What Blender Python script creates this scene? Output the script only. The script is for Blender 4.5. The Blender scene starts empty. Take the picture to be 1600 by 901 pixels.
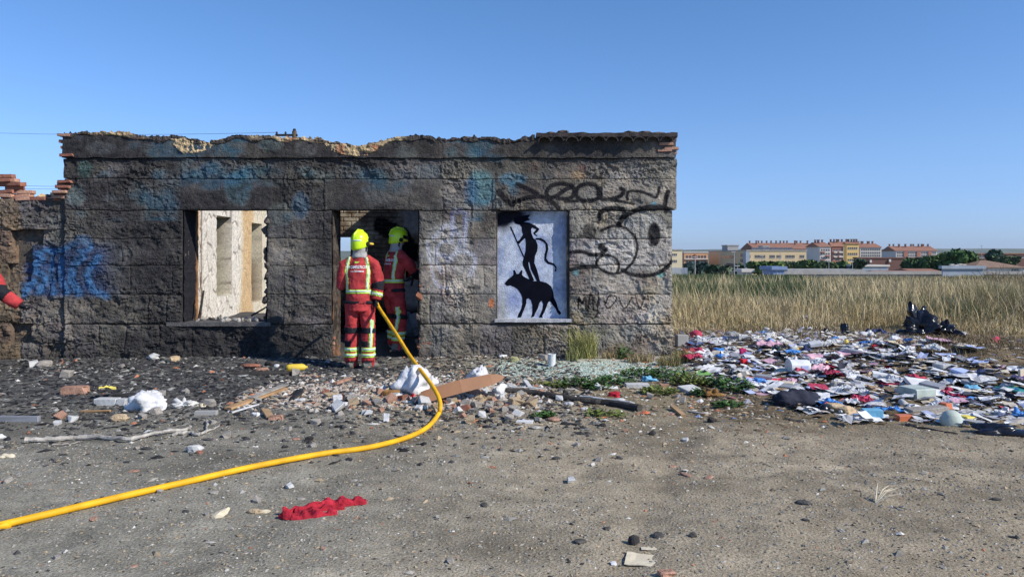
import bpy, bmesh, math, random
import numpy as np
from mathutils import Vector, Matrix, Quaternion
from mathutils.bvhtree import BVHTree
from mathutils.geometry import tessellate_polygon
R = math.radians
random.seed(7); rng = np.random.default_rng(7)
SC = bpy.context.scene
COL = SC.collection
# ---------------------------------------------------------------- camera, world, sun
FPX, HOR, EYE = 1180.0, 402.0, 1.5
cam_d = bpy.data.cameras.new('camera'); cam = bpy.data.objects.new('camera', cam_d); COL.objects.link(cam)
cam.location = (0, 0, EYE); cam.rotation_euler = (R(90), 0, 0)
cam_d.sensor_width = 36; cam_d.lens = 36*FPX/1600; cam_d.shift_y = -(450.5-HOR)/1600
cam_d.clip_start = .1; cam_d.clip_end = 30000
SC.camera = cam
SUN_EL, SUN_AZ = R(36), R(28)          # azimuth: from +X towards -Y (behind the viewer)
W = bpy.data.worlds.new('World'); SC.world = W; W.use_nodes = True
nt = W.node_tree; sky = nt.nodes.new('ShaderNodeTexSky'); sky.sky_type = 'NISHITA'; sky.sun_disc = False
sky.sun_elevation = SUN_EL; sky.sun_rotation = R(90)+SUN_AZ
sky.air_density = 1.25; sky.dust_density = .25; sky.ozone_density = 2.2; sky.altitude = 800
bg = nt.nodes['Background']; bg.inputs[1].default_value = .115
# colour balance of the phone picture: cooler sky, no yellow band at the horizon
tcw = nt.nodes.new('ShaderNodeTexCoord'); sx = nt.nodes.new('ShaderNodeSeparateXYZ'); nt.links.new(tcw.outputs['Generated'], sx.inputs[0])
rmp = nt.nodes.new('ShaderNodeValToRGB'); nt.links.new(sx.outputs['Z'], rmp.inputs[0])
rmp.color_ramp.elements[0].position = 0; rmp.color_ramp.elements[0].color = (.54, .79, 1.66, 1)
rmp.color_ramp.elements[1].position = .34; rmp.color_ramp.elements[1].color = (.60, .90, 1.27, 1)
e_ = rmp.color_ramp.elements.new(.13); e_.color = (.66, .88, 1.36, 1)
mx = nt.nodes.new('ShaderNodeVectorMath'); mx.operation = 'MULTIPLY'
nt.links.new(sky.outputs[0], mx.inputs[0]); nt.links.new(rmp.outputs[0], mx.inputs[1]); nt.links.new(mx.outputs[0], bg.inputs[0])
sd = bpy.data.lights.new('sun', 'SUN'); sd.energy = 4.9; sd.angle = R(.53); sd.color = (1, .93, .83)
so = bpy.data.objects.new('sun', sd); COL.objects.link(so)
to_sun = Vector((math.cos(SUN_EL)*math.cos(SUN_AZ), -math.cos(SUN_EL)*math.sin(SUN_AZ), math.sin(SUN_EL)))
so.rotation_euler = to_sun.to_track_quat('Z', 'Y').to_euler(); so.location = (8, -4, 8)
SC.view_settings.view_transform = 'Standard'; SC.view_settings.look = 'None'
SC.view_settings.exposure = 0; SC.view_settings.gamma = 1
# ---------------------------------------------------------------- helpers
def smooth(a, b, x):
    t = np.clip((x-a)/(b-a), 0, 1); return t*t*(3-2*t)
def _h(ix, iy, iz, s):
    h = (ix.astype(np.int64)*374761393 + iy.astype(np.int64)*668265263 + iz.astype(np.int64)*2147483647 + s*974634777) & 0xffffffff
    h = ((h ^ (h >> 13))*1274126177) & 0xffffffff
    h = ((h ^ (h >> 16))*2246822519) & 0xffffffff
    return ((h ^ (h >> 15)) & 0xffffff)/float(0xffffff)
def vn(x, y, z=0.0, s=0):
    x, y, z = np.broadcast_arrays(np.asarray(x, float), np.asarray(y, float), np.asarray(z, float))
    ix, iy, iz = np.floor(x), np.floor(y), np.floor(z); fx, fy, fz = x-ix, y-iy, z-iz
    fx, fy, fz = [f*f*(3-2*f) for f in (fx, fy, fz)]
    r = 0
    for dx in (0, 1):
        for dy in (0, 1):
            for dz in (0, 1):
                r = r + _h(ix+dx, iy+dy, iz+dz, s)*(fx if dx else 1-fx)*(fy if dy else 1-fy)*(fz if dz else 1-fz)
    return r
def fbm(x, y, z=0.0, s=0, o=4):
    r = 0; a = .5; t = 0
    x, y, z = np.asarray(x, float), np.asarray(y, float), np.asarray(z, float)
    for k in range(o):
        r = r + a*vn(x, y, z, s+k*17); t += a; a *= .55; x, y, z = x*2.03+1.7, y*2.03+5.1, z*2.03+3.3
    return r/t
def ridged(x, y, z=0.0, s=0, o=4):
    r = 0; a = .5; t = 0
    x, y, z = np.asarray(x, float), np.asarray(y, float), np.asarray(z, float)
    for k in range(o):
        r = r + a*(1-abs(2*vn(x, y, z, s+k*17)-1)); t += a; a *= .6; x, y, z = x*2.1+1.3, y*2.1+4.1, z*2.1+2.3
    return r/t
def tag(o, label=None, cat=None, group=None, kind=None):
    if label: o['label'] = label
    if cat: o['category'] = cat
    if group: o['group'] = group
    if kind: o['kind'] = kind
    return o
def mk(name, v, f, mat=None, parent=None, loc=(0, 0, 0), rot=None, sm=False, col=None, kind=None):
    me = bpy.data.meshes.new(name)
    me.from_pydata([tuple(p) for p in v] if not isinstance(v, np.ndarray) else v.tolist(), [], f if not isinstance(f, np.ndarray) else f.tolist())
    if col is not None:
        a = me.color_attributes.new('Col', 'FLOAT_COLOR', 'POINT')
        c = np.ones((len(v), 4), np.float32); c[:, :3] = col; a.data.foreach_set('color', c.ravel())
    if sm: me.polygons.foreach_set('use_smooth', [True]*len(me.polygons))
    me.update()
    if mat: me.materials.append(mat)
    o = bpy.data.objects.new(name, me); COL.objects.link(o)
    o.location = loc
    if rot is not None: o.rotation_euler = rot
    if parent: o.parent = parent
    if kind: o['kind'] = kind
    return o
def inst(name, me, parent=None, loc=(0, 0, 0), rot=(0, 0, 0), sc=(1, 1, 1)):
    o = bpy.data.objects.new(name, me); COL.objects.link(o); o.location = loc; o.rotation_euler = rot; o.scale = sc
    if parent: o.parent = parent
    return o
def empty(name, loc=(0, 0, 0), rz=0, label=None, cat=None, group=None):
    o = bpy.data.objects.new(name, None); COL.objects.link(o); o.location = loc; o.rotation_euler = (0, 0, rz); o.empty_display_size = .2
    return tag(o, label, cat, group)
class MB:
    def __init__(s): s.v = []; s.f = []; s.c = []
    def add(s, v, f, c=None):
        n = len(s.v); s.v += [tuple(p) for p in v]; s.f += [tuple(i+n for i in q) for q in f]
        if c is not None: s.c += [c]*len(v)
    def box(s, x0, x1, y0, y1, z0, z1, c=None, j=0, M=None):
        v = [Vector((x, y, z)) + Vector([random.uniform(-j, j) for _ in range(3)]) for z in (z0, z1) for y in (y0, y1) for x in (x0, x1)]
        if M: v = [M @ p for p in v]
        s.add(v, [(0, 2, 3, 1), (4, 5, 7, 6), (0, 1, 5, 4), (2, 6, 7, 3), (0, 4, 6, 2), (1, 3, 7, 5)], c)
    def tube(s, pts, rad, n=8, cap=True, ry=None, up=Vector((0, 0, 1)), c=None):
        pts = [Vector(p) for p in pts]; m = len(pts)
        if ry is not None and not hasattr(ry, '__len__'): ry = [ry]*m
        rad = rad if hasattr(rad, '__len__') else [rad]*m
        v = []; prev = None
        for i, p in enumerate(pts):
            d = (pts[min(i+1, m-1)]-pts[max(i-1, 0)]).normalized()
            if prev is None:
                a = up if abs(d.dot(up)) < .95 else Vector((1, 0, 0)); u = d.cross(a).normalized()
            else: u = (prev - d*prev.dot(d)).normalized()
            prev = u; w = d.cross(u)
            for k in range(n):
                t = 2*math.pi*k/n; v.append(p + u*(math.cos(t)*rad[i]) + w*(math.sin(t)*(rad[i] if ry is None else ry[i])))
        f = [(i*n+k, i*n+(k+1) % n, (i+1)*n+(k+1) % n, (i+1)*n+k) for i in range(m-1) for k in range(n)]
        if cap: f += [tuple(range(n-1, -1, -1)), tuple(range((m-1)*n, m*n))]
        s.add(v, f, c)
    def lathe(s, prof, n=14, M=None, c=None):
        v = []; m = len(prof)
        for r, z in prof:
            for k in range(n):
                t = 2*math.pi*k/n; v.append(Vector((r*math.cos(t), r*math.sin(t), z)))
        if M: v = [M @ p for p in v]
        f = [(i*n+k, i*n+(k+1) % n, (i+1)*n+(k+1) % n, (i+1)*n+k) for i in range(m-1) for k in range(n)]
        f += [tuple(range(n-1, -1, -1)), tuple(range((m-1)*n, m*n))]
        s.add(v, f, c)
    def build(s, name, mat=None, parent=None, **k):
        return mk(name, s.v, s.f, mat, parent, col=(np.array(s.c) if s.c else None), **k)
# ---------------------------------------------------------------- materials
MATS = {}
def M(name, base=(.5, .5, .5), rough=.85, var=.3, scale=8, bump=.3, bs=40, metal=0, vcol=False, speck=0, spec=.3, trans=0, alpha=1, sss=0, dist=.02):
    if name in MATS: return MATS[name]
    m = bpy.data.materials.new(name); MATS[name] = m; m.use_nodes = True; t = m.node_tree; N = t.nodes; L = t.links
    b = N['Principled BSDF']; b.inputs['Roughness'].default_value = rough; b.inputs['Metallic'].default_value = metal
    b.inputs['Specular IOR Level'].default_value = spec
    if trans: b.inputs['Transmission Weight'].default_value = trans
    if alpha < 1: b.inputs['Alpha'].default_value = alpha
    tc = N.new('ShaderNodeTexCoord')
    n1 = N.new('ShaderNodeTexNoise'); n1.inputs['Scale'].default_value = scale; n1.inputs['Detail'].default_value = 6; L.new(tc.outputs['Object'], n1.inputs['Vector'])
    mr = N.new('ShaderNodeMapRange'); mr.inputs[1].default_value = .3; mr.inputs[2].default_value = .7
    mr.inputs[3].default_value = 1-var; mr.inputs[4].default_value = 1+var; L.new(n1.outputs['Fac'], mr.inputs[0])
    mul = N.new('ShaderNodeVectorMath'); mul.operation = 'SCALE'
    if vcol:
        at = N.new('ShaderNodeAttribute'); at.attribute_name = 'Col'; L.new(at.outputs['Color'], mul.inputs[0])
    else: mul.inputs[0].default_value = base
    L.new(mr.outputs[0], mul.inputs['Scale']); out = mul
    if speck:
        n3 = N.new('ShaderNodeTexNoise'); n3.inputs['Scale'].default_value = bs*1.3; n3.inputs['Detail'].default_value = 3; L.new(tc.outputs['Object'], n3.inputs['Vector'])
        m3 = N.new('ShaderNodeMapRange'); m3.inputs[1].default_value = .3; m3.inputs[2].default_value = .7; m3.inputs[3].default_value = 1-speck; m3.inputs[4].default_value = 1+speck; L.new(n3.outputs['Fac'], m3.inputs[0])
        mu2 = N.new('ShaderNodeVectorMath'); mu2.operation = 'SCALE'; L.new(mul.outputs[0], mu2.inputs[0]); L.new(m3.outputs[0], mu2.inputs['Scale']); out = mu2
    L.new(out.outputs[0], b.inputs['Base Color'])
    if bump:
        n2 = N.new('ShaderNodeTexNoise'); n2.inputs['Scale'].default_value = bs; n2.inputs['Detail'].default_value = 5; L.new(tc.outputs['Object'], n2.inputs['Vector'])
        bp = N.new('ShaderNodeBump'); bp.inputs['Strength'].default_value = bump; bp.inputs['Distance'].default_value = dist
        L.new(n2.outputs['Fac'], bp.inputs['Height']); L.new(bp.outputs[0], b.inputs['Normal'])
    return m
M('masonry', vcol=True, rough=.92, var=.22, scale=14, bump=.55, bs=70, speck=.2, spec=.15)
M('mortar', (.10, .085, .07), rough=.95, var=.4, scale=20, bump=.6, bs=60)
M('sand_rubble', vcol=True, rough=.95, var=.25, scale=25, bump=.5, bs=90, spec=.1)
M('earth', vcol=True, rough=.95, var=.2, scale=5, bump=.75, bs=62, speck=.38, spec=.1, dist=.014)
M('scatter', vcol=True, rough=.85, var=.15, scale=30, bump=.3, bs=90, spec=.2)
M('litter_paint', vcol=True, rough=.6, var=.08, scale=12, bump=.15, bs=50, spec=.3)
M('plants', vcol=True, rough=.75, var=.15, scale=3, bump=0, spec=.2)
M('brick', (.28, .12, .08), var=.35, scale=12, bump=.5, bs=60, speck=.2)
M('brick_pale', (.4, .23, .16), var=.35, scale=12, bump=.5, bs=60, speck=.2)
M('tile', (.055, .045, .042), var=.5, scale=9, bump=.5, bs=50)
M('charcoal', (.04, .038, .038), rough=.9, var=.5, scale=10, bump=.5, bs=50)
M('soot_wood_shade', (.05, .045, .04), var=.4, scale=10, bump=.5, bs=50)  # sooty wood, and the shadow strip painted beside the panel
M('wood', (.42, .26, .13), var=.25, scale=6, bump=.2, bs=30)
M('grey_wood', (.34, .31, .27), var=.3, scale=8, bump=.4, bs=50)
M('bark_pale', (.42, .39, .34), var=.4, scale=14, bump=.4, bs=60)
M('board_brown', (.33, .17, .09), rough=.5, var=.12, scale=4, bump=.08, bs=30)
M('white_bag', (.66, .66, .66), rough=.6, var=.22, scale=9, bump=.6, bs=22, speck=.08)
M('dark_stone', (.085, .08, .072), rough=.95, var=.35, scale=14, bump=.5, bs=60, speck=.2)
M('grey_white', (.55, .55, .53), rough=.6, var=.15, scale=10, bump=.3, bs=30)
M('paper', (.7, .7, .69), rough=.8, var=.16, scale=8, bump=.1, bs=30)
M('paper_blue', (.42, .5, .74), rough=.7, var=.12, scale=8, bump=.1, bs=30)
M('paper_cream', (.66, .58, .42), rough=.8, var=.12, scale=8, bump=.1, bs=30)
M('cardboard', (.36, .24, .13), rough=.85, var=.15, scale=8, bump=.15, bs=40)
M('grey_plastic', (.3, .31, .33), rough=.5, var=.15, scale=8, bump=.1, bs=30)
M('mint_plastic', (.46, .52, .46), rough=.6, var=.25, scale=6, bump=.1)
M('white_plastic', (.68, .7, .7), rough=.5, var=.2, scale=6, bump=.03)
M('blue_plastic', (.07, .25, .6), rough=.5, var=.2, scale=8, bump=.15)
M('cyan_plastic', (.16, .42, .6), rough=.5, var=.2, scale=8, bump=.15)
M('teal_plastic', (.06, .3, .27), rough=.5, var=.15, scale=8, bump=.15)
M('green_plastic', (.2, .42, .1), rough=.5, var=.15, scale=8, bump=.15)
M('yellow_plastic', (.72, .52, .06), rough=.5, var=.12, scale=8, bump=.1)
M('red_plastic', (.68, .03, .04), rough=.45, var=.12, scale=8, bump=.1)
M('orange_plastic', (.6, .18, .08), rough=.5, var=.15, scale=8, bump=.1)
M('red_cloth', (.42, .028, .045), rough=.95, var=.3, scale=14, bump=.5, bs=60, spec=.1)
M('pink_cloth', (.48, .06, .11), rough=.85, var=.15, scale=15, bump=.3, bs=60, spec=.1)
M('pink_film', (.62, .38, .45), rough=.45, var=.15, scale=12, bump=.2)
M('magenta_cloth', (.42, .025, .12), rough=.85, var=.15, scale=15, bump=.3, bs=60)
M('black_plastic', (.008, .008, .012), rough=.22, var=.3, scale=10, bump=.15, bs=20, spec=.5)
M('dark_cloth', (.025, .028, .045), rough=.85, var=.3, scale=15, bump=.35, bs=60)
M('navy_cloth', (.03, .045, .12), rough=.85, var=.25, scale=15, bump=.3, bs=60)
M('olive_cloth', (.42, .4, .2), rough=.85, var=.25, scale=15, bump=.3, bs=60)
M('rust_foam', (.28, .15, .05), rough=.9, var=.4, scale=15, bump=.6, bs=60)
M('lemon', (.8, .66, .14), rough=.7, var=.2, scale=15, bump=.3, bs=60)
M('foam_beige', (.5, .38, .24), rough=.9, var=.25, scale=15, bump=.6, bs=60)
M('hose_yellow', (.8, .42, .01), rough=.6, var=.22, scale=7, bump=.12, bs=150, spec=.35)
M('ff_red', (.43, .05, .052), rough=.9, var=.32, scale=9, bump=.35, bs=160, spec=.15, dist=.006)
M('ff_black', (.018, .019, .024), rough=.8, var=.2, scale=12, bump=.3, bs=120, spec=.2)
M('ff_lime', (.5, .8, .1), rough=.5, var=.06, scale=10, bump=.1, spec=.3)
M('ff_silver', (.62, .72, .66), rough=.35, var=.06, scale=10, bump=.05, spec=.5)
M('helmet_lime', (.62, .9, .02), rough=.28, var=.06, scale=5, bump=0, spec=.5)
M('hood_grey', (.38, .37, .36), rough=.9, var=.12, scale=20, bump=.4, bs=60)
M('white_print', (.8, .8, .78), rough=.7, var=.1, scale=40, bump=0)
M('skin', (.5, .27, .18), rough=.5, var=.05, scale=10, bump=0)
M('boot', (.15, .15, .13), rough=.7, var=.3, scale=20, bump=.3)
M('black_paint', (.007, .008, .014), rough=1, var=.2, scale=10, bump=0, spec=0)
M('metal_grey', (.3, .31, .33), rough=.55, var=.15, metal=.3, scale=5, bump=.05)
M('wire', (.03, .03, .035), rough=.6, bump=0)
M('wet_stone', (.12, .1, .09), rough=.9)
M('cream_wall', (.62, .49, .3), rough=.9, var=.05, scale=.3, bump=0)
M('cream_light', (.7, .6, .4), rough=.9, var=.05, scale=.3, bump=0)
M('orange_wall', (.68, .37, .2), rough=.9, var=.05, scale=.3, bump=0)
M('tan_wall', (.34, .26, .17), rough=.9, var=.08, scale=.3, bump=0)
M('yellow_wall', (.72, .5, .2), rough=.9, var=.05, scale=.3, bump=0)
M('brown_wall', (.16, .085, .07), rough=.9, var=.1, scale=.3, bump=0)
M('white_wall', (.66, .62, .57), rough=.9, var=.05, scale=.3, bump=0)
M('red_wall', (.38, .17, .12), rough=.9, var=.1, scale=.3, bump=0)
M('red_roof', (.30, .15, .10), rough=.9, var=.15, scale=.4, bump=0)
M('brown_roof', (.26, .17, .12), rough=.9, var=.15, scale=.6, bump=0)
M('orange_roof', (.42, .2, .1), rough=.9, var=.2, scale=.8, bump=0)
M('far_glass', (.1, .1, .11), rough=.2, var=.1, bump=0, spec=.6)
M('shutter', (.3, .28, .24), rough=.7, bump=0)
M('concrete', (.36, .35, .33), rough=.9, var=.15, scale=1, bump=0)
M('blue_metal', (.2, .28, .46), rough=.6, var=.1, scale=1, bump=0)
M('blue_grey', (.3, .35, .42), rough=.7, var=.12, scale=.5, bump=0)
M('lamp_metal', (.4, .4, .4), rough=.5, bump=0)
M('bark', (.12, .09, .06), rough=.95, var=.3, scale=3, bump=.3, bs=10)
M('foliage', vcol=True, rough=.8, var=.2, scale=.4, bump=0, spec=.15)
M('hill', (.15, .17, .12), rough=1, var=.3, scale=.004, bump=0, spec=0)
# ---------------------------------------------------------------- positions
def P(px, py, Y): return Vector(((px-800)*Y/FPX, Y, EYE+(HOR-py)*Y/FPX))
def wx(px): return (px-800)*11/FPX
def wz(py): return EYE+(HOR-py)*11/FPX
def mound(x, y, cx, cy, rx, ry, h): return h*np.exp(-((x-cx)/rx)**2-((y-cy)/ry)**2)
def gh(x, y):
    x = np.asarray(x, float); y = np.asarray(y, float)
    near = np.clip(1-(np.hypot(x, y-8)-14)/10, 0, 1)
    z = near*(.05*(fbm(x*.5, y*.5, s=3)-.5) + .035*(fbm(x*2.2, y*2.2, s=4)-.5) + .016*(fbm(x*9, y*9, s=9, o=3)-.5))
    z = z - .018*np.exp(-((x-1.0-.35*(y-5))/.16)**2)*near - .014*np.exp(-((x+1.2-.3*(y-5))/.2)**2)*near + mound(x, y, -1.35, 8.2, 1.1, .55, .06) + mound(x, y, -.6, 8.1, .9, .5, .05)
    z = z + mound(x, y, -4.6, 9.4, 2.2, .8, .05) + mound(x, y, 6.2, 10.2, 1.4, 1.6, .32) + mound(x, y, 4.2, 12.0, 2.2, 1.8, .12)
    z = z + mound(x, y, -4, 10.75, 4, .35, .06) + mound(x, y, .6, 10.8, 2.2, .3, .05)
    inside = smooth(11.45, 11.8, y)*smooth(-6.6, -6.3, x)*(1-smooth(2.0, 2.3, x))*(1-smooth(17, 18, y))
    z = z + inside*(.12+.22*fbm(x*2, y*2, s=31))
    z = z + .25*smooth(14, 24, y)*(fbm(x*.15, y*.15, s=12)-.3)
    z = z - 4*smooth(42, 130, y) - 4*smooth(180, 320, y)
    return z
def G(px, py, dz=0.0):
    Y = FPX*EYE/max(py-HOR, 2)
    for _ in range(12):
        X = (px-800)*Y/FPX; h = float(gh(X, Y)); Y = FPX*(EYE-h)/max(py-HOR, 2)
    X = (px-800)*Y/FPX
    return Vector((X, Y, float(gh(X, Y))+dz))
# ================================================================ THE SETTING
def axis(a, b, st, far_lo, far_hi, g=1.13):
    x = list(np.arange(a, b+1e-6, st)); s = st; lo = []
    p = a
    while p > far_lo: s *= g; p -= s; lo.append(p)
    s = st; hi = []; p = x[-1]
    while p < far_hi: s *= g; p += s; hi.append(p)
    return np.array(lo[::-1]+x+hi)
def lerp3(a, b, t): return a+(b-a)*t[..., None]
def ground_col(x, y):
    px = 800+x*FPX/np.maximum(y, .5); py = HOR+FPX*EYE/np.maximum(y, .5)
    n1 = fbm(x*.7, y*.9, s=21); n2 = fbm(x*3, y*4, s=22); n3 = fbm(x*14, y*14, s=23, o=3)
    grey = np.array([.24, .224, .178]); warm = np.array([.34, .285, .2]); dark = np.array([.055, .055, .06]); brown = np.array([.15, .115, .07])
    t = smooth(-2.2, 1.6, x+1.8*(n1-.5)); c = lerp3(grey, warm, t)
    ash = (.35*smooth(5.0, 6.8, y+2.0*(n1-.5))+.65*smooth(6.6, 8.6, y+2.0*(n1-.5)))*(1-smooth(-2.3, -.6, x+1.5*(n2-.5)))
    c = lerp3(c, dark*1.0, np.clip(ash*(.55+.6*n2), 0, 1)*.95)
    mid = smooth(5.9, 7.8, y+1.2*(n2-.5))*smooth(.2, 1.2, x)*(1-smooth(9, 10, y)); c = lerp3(c, np.array([.2, .165, .1]), mid*.8)
    tr = smooth(6.3, 8.0, y+n1*.8)*smooth(1.5, 2.4, x); c = lerp3(c, brown*(.6+.8*n2[..., None]), tr)
    gl = np.exp(-(((x-1.0)/1.35)**4))*np.exp(-(((y-9.9)/.75)**4)); c = lerp3(c, np.array([.46, .53, .47]), np.clip(gl*(.35+1.1*n2)*.9, 0, .95))
    gr = smooth(13, 15, y); c = lerp3(c, lerp3(np.array([.3, .23, .12]), np.array([.14, .15, .07]), smooth(.4, .65, n1)), gr*smooth(1.8, 2.4, x)+gr*(1-smooth(-9, -7, x)))
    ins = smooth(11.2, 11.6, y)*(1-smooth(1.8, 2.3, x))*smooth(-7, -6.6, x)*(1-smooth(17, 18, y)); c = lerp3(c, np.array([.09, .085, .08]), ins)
    # oil and soot stains, damp patches, pale dust
    c = c*(1-.3*smooth(.55, .72, fbm(x*.9+7, y*1.8, s=25)))[..., None]
    c = c*(1+.25*smooth(.55, .75, fbm(x*1.3+3, y*3.1, s=26)))[..., None]
    st = smooth(.6, .8, fbm(x*1.2, y*5, s=27))*np.exp(-((y-6.0)/.8)**2)*smooth(1.5, 4, x); c = c*(1-.4*st)[..., None]
    rut = np.exp(-((x-1.0-.35*(y-5))/.14)**2)+np.exp(-((x+1.2-.3*(y-5))/.18)**2); c = c*(1-.14*rut*(y < 8))[..., None]; c = c*(.82+.36*fbm(x*.45+20, y*1.1, s=28))[..., None]
    return c*(.75+.36*n3+.16*n2)[..., None]
xs = axis(-7.6, 8.4, .04, -9000, 9000); ys = axis(3.0, 15.0, .04, -60, 9000)
GX, GY = np.meshgrid(xs, ys)
GZ = gh(GX, GY)
# real fine relief of the trodden gravel near the camera
nearm = np.clip(1-(GY-12)/3, 0, 1)*np.clip((GY-2)/1, 0, 1)
rough_m = .35+.65*smooth(7.2, 9, GY)
GZ = GZ + nearm*rough_m*.018*(ridged(GX*7, GY*7, s=41, o=3)-.45)
nx_, ny_ = len(xs), len(ys)
idx = np.arange(nx_*ny_).reshape(ny_, nx_)
Q = np.stack([idx[:-1, :-1], idx[:-1, 1:], idx[1:, 1:], idx[1:, :-1]], -1).reshape(-1, 4)
gv = np.stack([GX, GY, GZ], -1).reshape(-1, 3)
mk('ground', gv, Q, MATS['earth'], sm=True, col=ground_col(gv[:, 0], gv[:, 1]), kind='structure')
# distant blue hills
hx = np.linspace(-9000, 9000, 160); hy = np.linspace(4300, 8500, 16)
HX, HY = np.meshgrid(hx, hy)
HZ = -8+(62+30*fbm(HX*.0006, HY*.0006, s=51)+10*fbm(HX*.003, HY*.003, s=52))*smooth(4300, 5600, HY)*(.75+.25*smooth(0, 5000, HX))
hv = np.stack([HX, HY, HZ], -1).reshape(-1, 3); ix = np.arange(160*16).reshape(16, 160)
mk('hills', hv, np.stack([ix[:-1, :-1], ix[:-1, 1:], ix[1:, 1:], ix[1:, :-1]], -1).reshape(-1, 4), MATS['hill'], sm=True, kind='structure')
# ================================================================ THE BURNT WALL
SU = [0, 100, 200, 300, 400, 500, 600, 700, 800, 900, 1060]; SV = [205, 245, 265, 290, 330, 380, 430, 480, 530, 565]
ST = np.array([[.5, .9, .95, .9, .85, .85, .8, .75, .85, .95, .8], [.5, .97, 1, .92, .85, .9, .85, .75, .8, .8, .6], [.5, .75, .8, .9, .72, .82, .7, .55, .6, .35, .3],
 [.4, .7, .82, .85, .8, .8, .75, .5, .6, .18, .2], [.35, .7, .85, .97, .85, .85, .85, .4, .5, .12, .12], [.3, .5, .82, .97, .65, .72, .8, .2, .3, .1, .12],
 [.35, .45, .85, .97, .6, .75, .8, .15, .2, .12, .15], [.4, .35, .62, .95, .7, .7, .8, .2, .25, .15, .12], [.5, .5, .6, .92, .88, .72, .85, .3, .5, .25, .15], [.6, .8, .85, .95, .9, .8, .9, .4, .5, .35, .25]])
def bil(U, V):
    iu = np.clip(np.searchsorted(SU, U)-1, 0, len(SU)-2); iv = np.clip(np.searchsorted(SV, V)-1, 0, len(SV)-2)
    su, sv = np.array(SU, float), np.array(SV, float)
    a = np.clip((U-su[iu])/(su[iu+1]-su[iu]), 0, 1); b = np.clip((V-sv[iv])/(sv[iv+1]-sv[iv]), 0, 1)
    return (ST[iv, iu]*(1-a)+ST[iv, iu+1]*a)*(1-b)+(ST[iv+1, iu]*(1-a)+ST[iv+1, iu+1]*a)*b
def dpoly(U, V, pts, closed=False):
    d = np.full(U.shape, 1e9); p = list(pts)+([pts[0]] if closed else [])
    for (x0, y0), (x1, y1) in zip(p[:-1], p[1:]):
        dx, dy = x1-x0, y1-y0; t = np.clip(((U-x0)*dx+(V-y0)*dy)/(dx*dx+dy*dy+1e-9), 0, 1)
        d = np.minimum(d, np.hypot(U-x0-t*dx, V-y0-t*dy))
    return d
def zp(pts, ox, oy, s): return [(ox+x/s, oy+y/s) for x, y in pts]
def spline(p, n=6):
    out = []
    for i in range(len(p)-1):
        p0 = p[max(i-1, 0)]; p1 = p[i]; p2 = p[i+1]; p3 = p[min(i+2, len(p)-1)]
        for k in range(n):
            t = k/n; out.append(tuple(.5*((2*p1[j])+(-p0[j]+p2[j])*t+(2*p0[j]-5*p1[j]+4*p2[j]-p3[j])*t*t+(-p0[j]+3*p1[j]-3*p2[j]+p3[j])*t**3) for j in range(len(p1))))
    out.append(tuple(p[-1])); return out
BLK = []   # black spray strokes (points, half width)
z1 = lambda *p: zp(p, 820, 180, 5.3)
for s_, w_ in [(z1((395, 585), (300, 568), (215, 590), (178, 640), (205, 682), (265, 668), (330, 620), (395, 600), (408, 645), (370, 688), (270, 690)), 2.7),
               (z1((335, 716), (430, 712)), 2.0), (z1((605, 618), (580, 580), (500, 572), (440, 600), (425, 660), (470, 705), (560, 706), (615, 680), (628, 605), (630, 690), (700, 698), (790, 670), (815, 625), (790, 608)), 2.7),
               (z1((612, 600), (600, 700)), 1.6), (z1((850, 700), (848, 640), (940, 632), (1020, 655), (1085, 680), (1112, 600)), 1.9),
               (z1((640, 700), (760, 712), (900, 735)), 1.8)]: BLK.append((spline(s_), w_))
z2 = lambda *p: zp(p, 880, 320, 3.465)
for s_, w_ in [(z2((300, 112), (330, 65), (400, 28), (480, 12), (560, 22), (600, 45)), 3.2), (z2((318, 352), (360, 374), (430, 384), (510, 370), (570, 330), (600, 280)), 2.4),
               (z2((205, 140), (270, 115), (340, 128), (392, 185), (398, 250), (375, 310), (322, 360), (262, 372), (208, 352), (180, 318), (195, 285), (240, 272), (285, 292), (302, 335), (288, 368)), 1.7),
               (z2((40, 350), (110, 337), (182, 336)), 2.4), (z2((40, 258), (100, 252), (150, 268), (205, 266), (232, 240)), 2.6), (z2((200, 45), (230, 25), (300, 20), (330, 42), (300, 110)), 3.0),
               (z2((195, 80), (200, 40), (250, 28)), 2.4), ([(800, 318), (825, 309), (852, 309), (872, 325)], 3), ([(808, 288), (830, 298), (840, 304)], 3), ([(780, 300), (790, 312), (800, 320)], 4), ([(1043, 300), (1038, 322), (1040, 330)], 3),
               (z2((80, 562), (84, 500), (101, 535), (118, 498), (124, 560)), 1.0), (z2((132, 572), (148, 478), (164, 568)), 1.0), (z2((136, 535), (164, 532)), .9),
               (z2((150, 478), (186, 552), (190, 475)), 1.0), (z2((186, 520), (182, 590), (160, 612), (120, 590)), .8),
               (z2((215, 500), (240, 560), (290, 505), (250, 490), (230, 530)), .9), (z2((300, 500), (330, 560), (370, 500)), .8), (z2((390, 490), (410, 560), (440, 500)), .8)]: BLK.append((spline(s_), w_))
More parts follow.
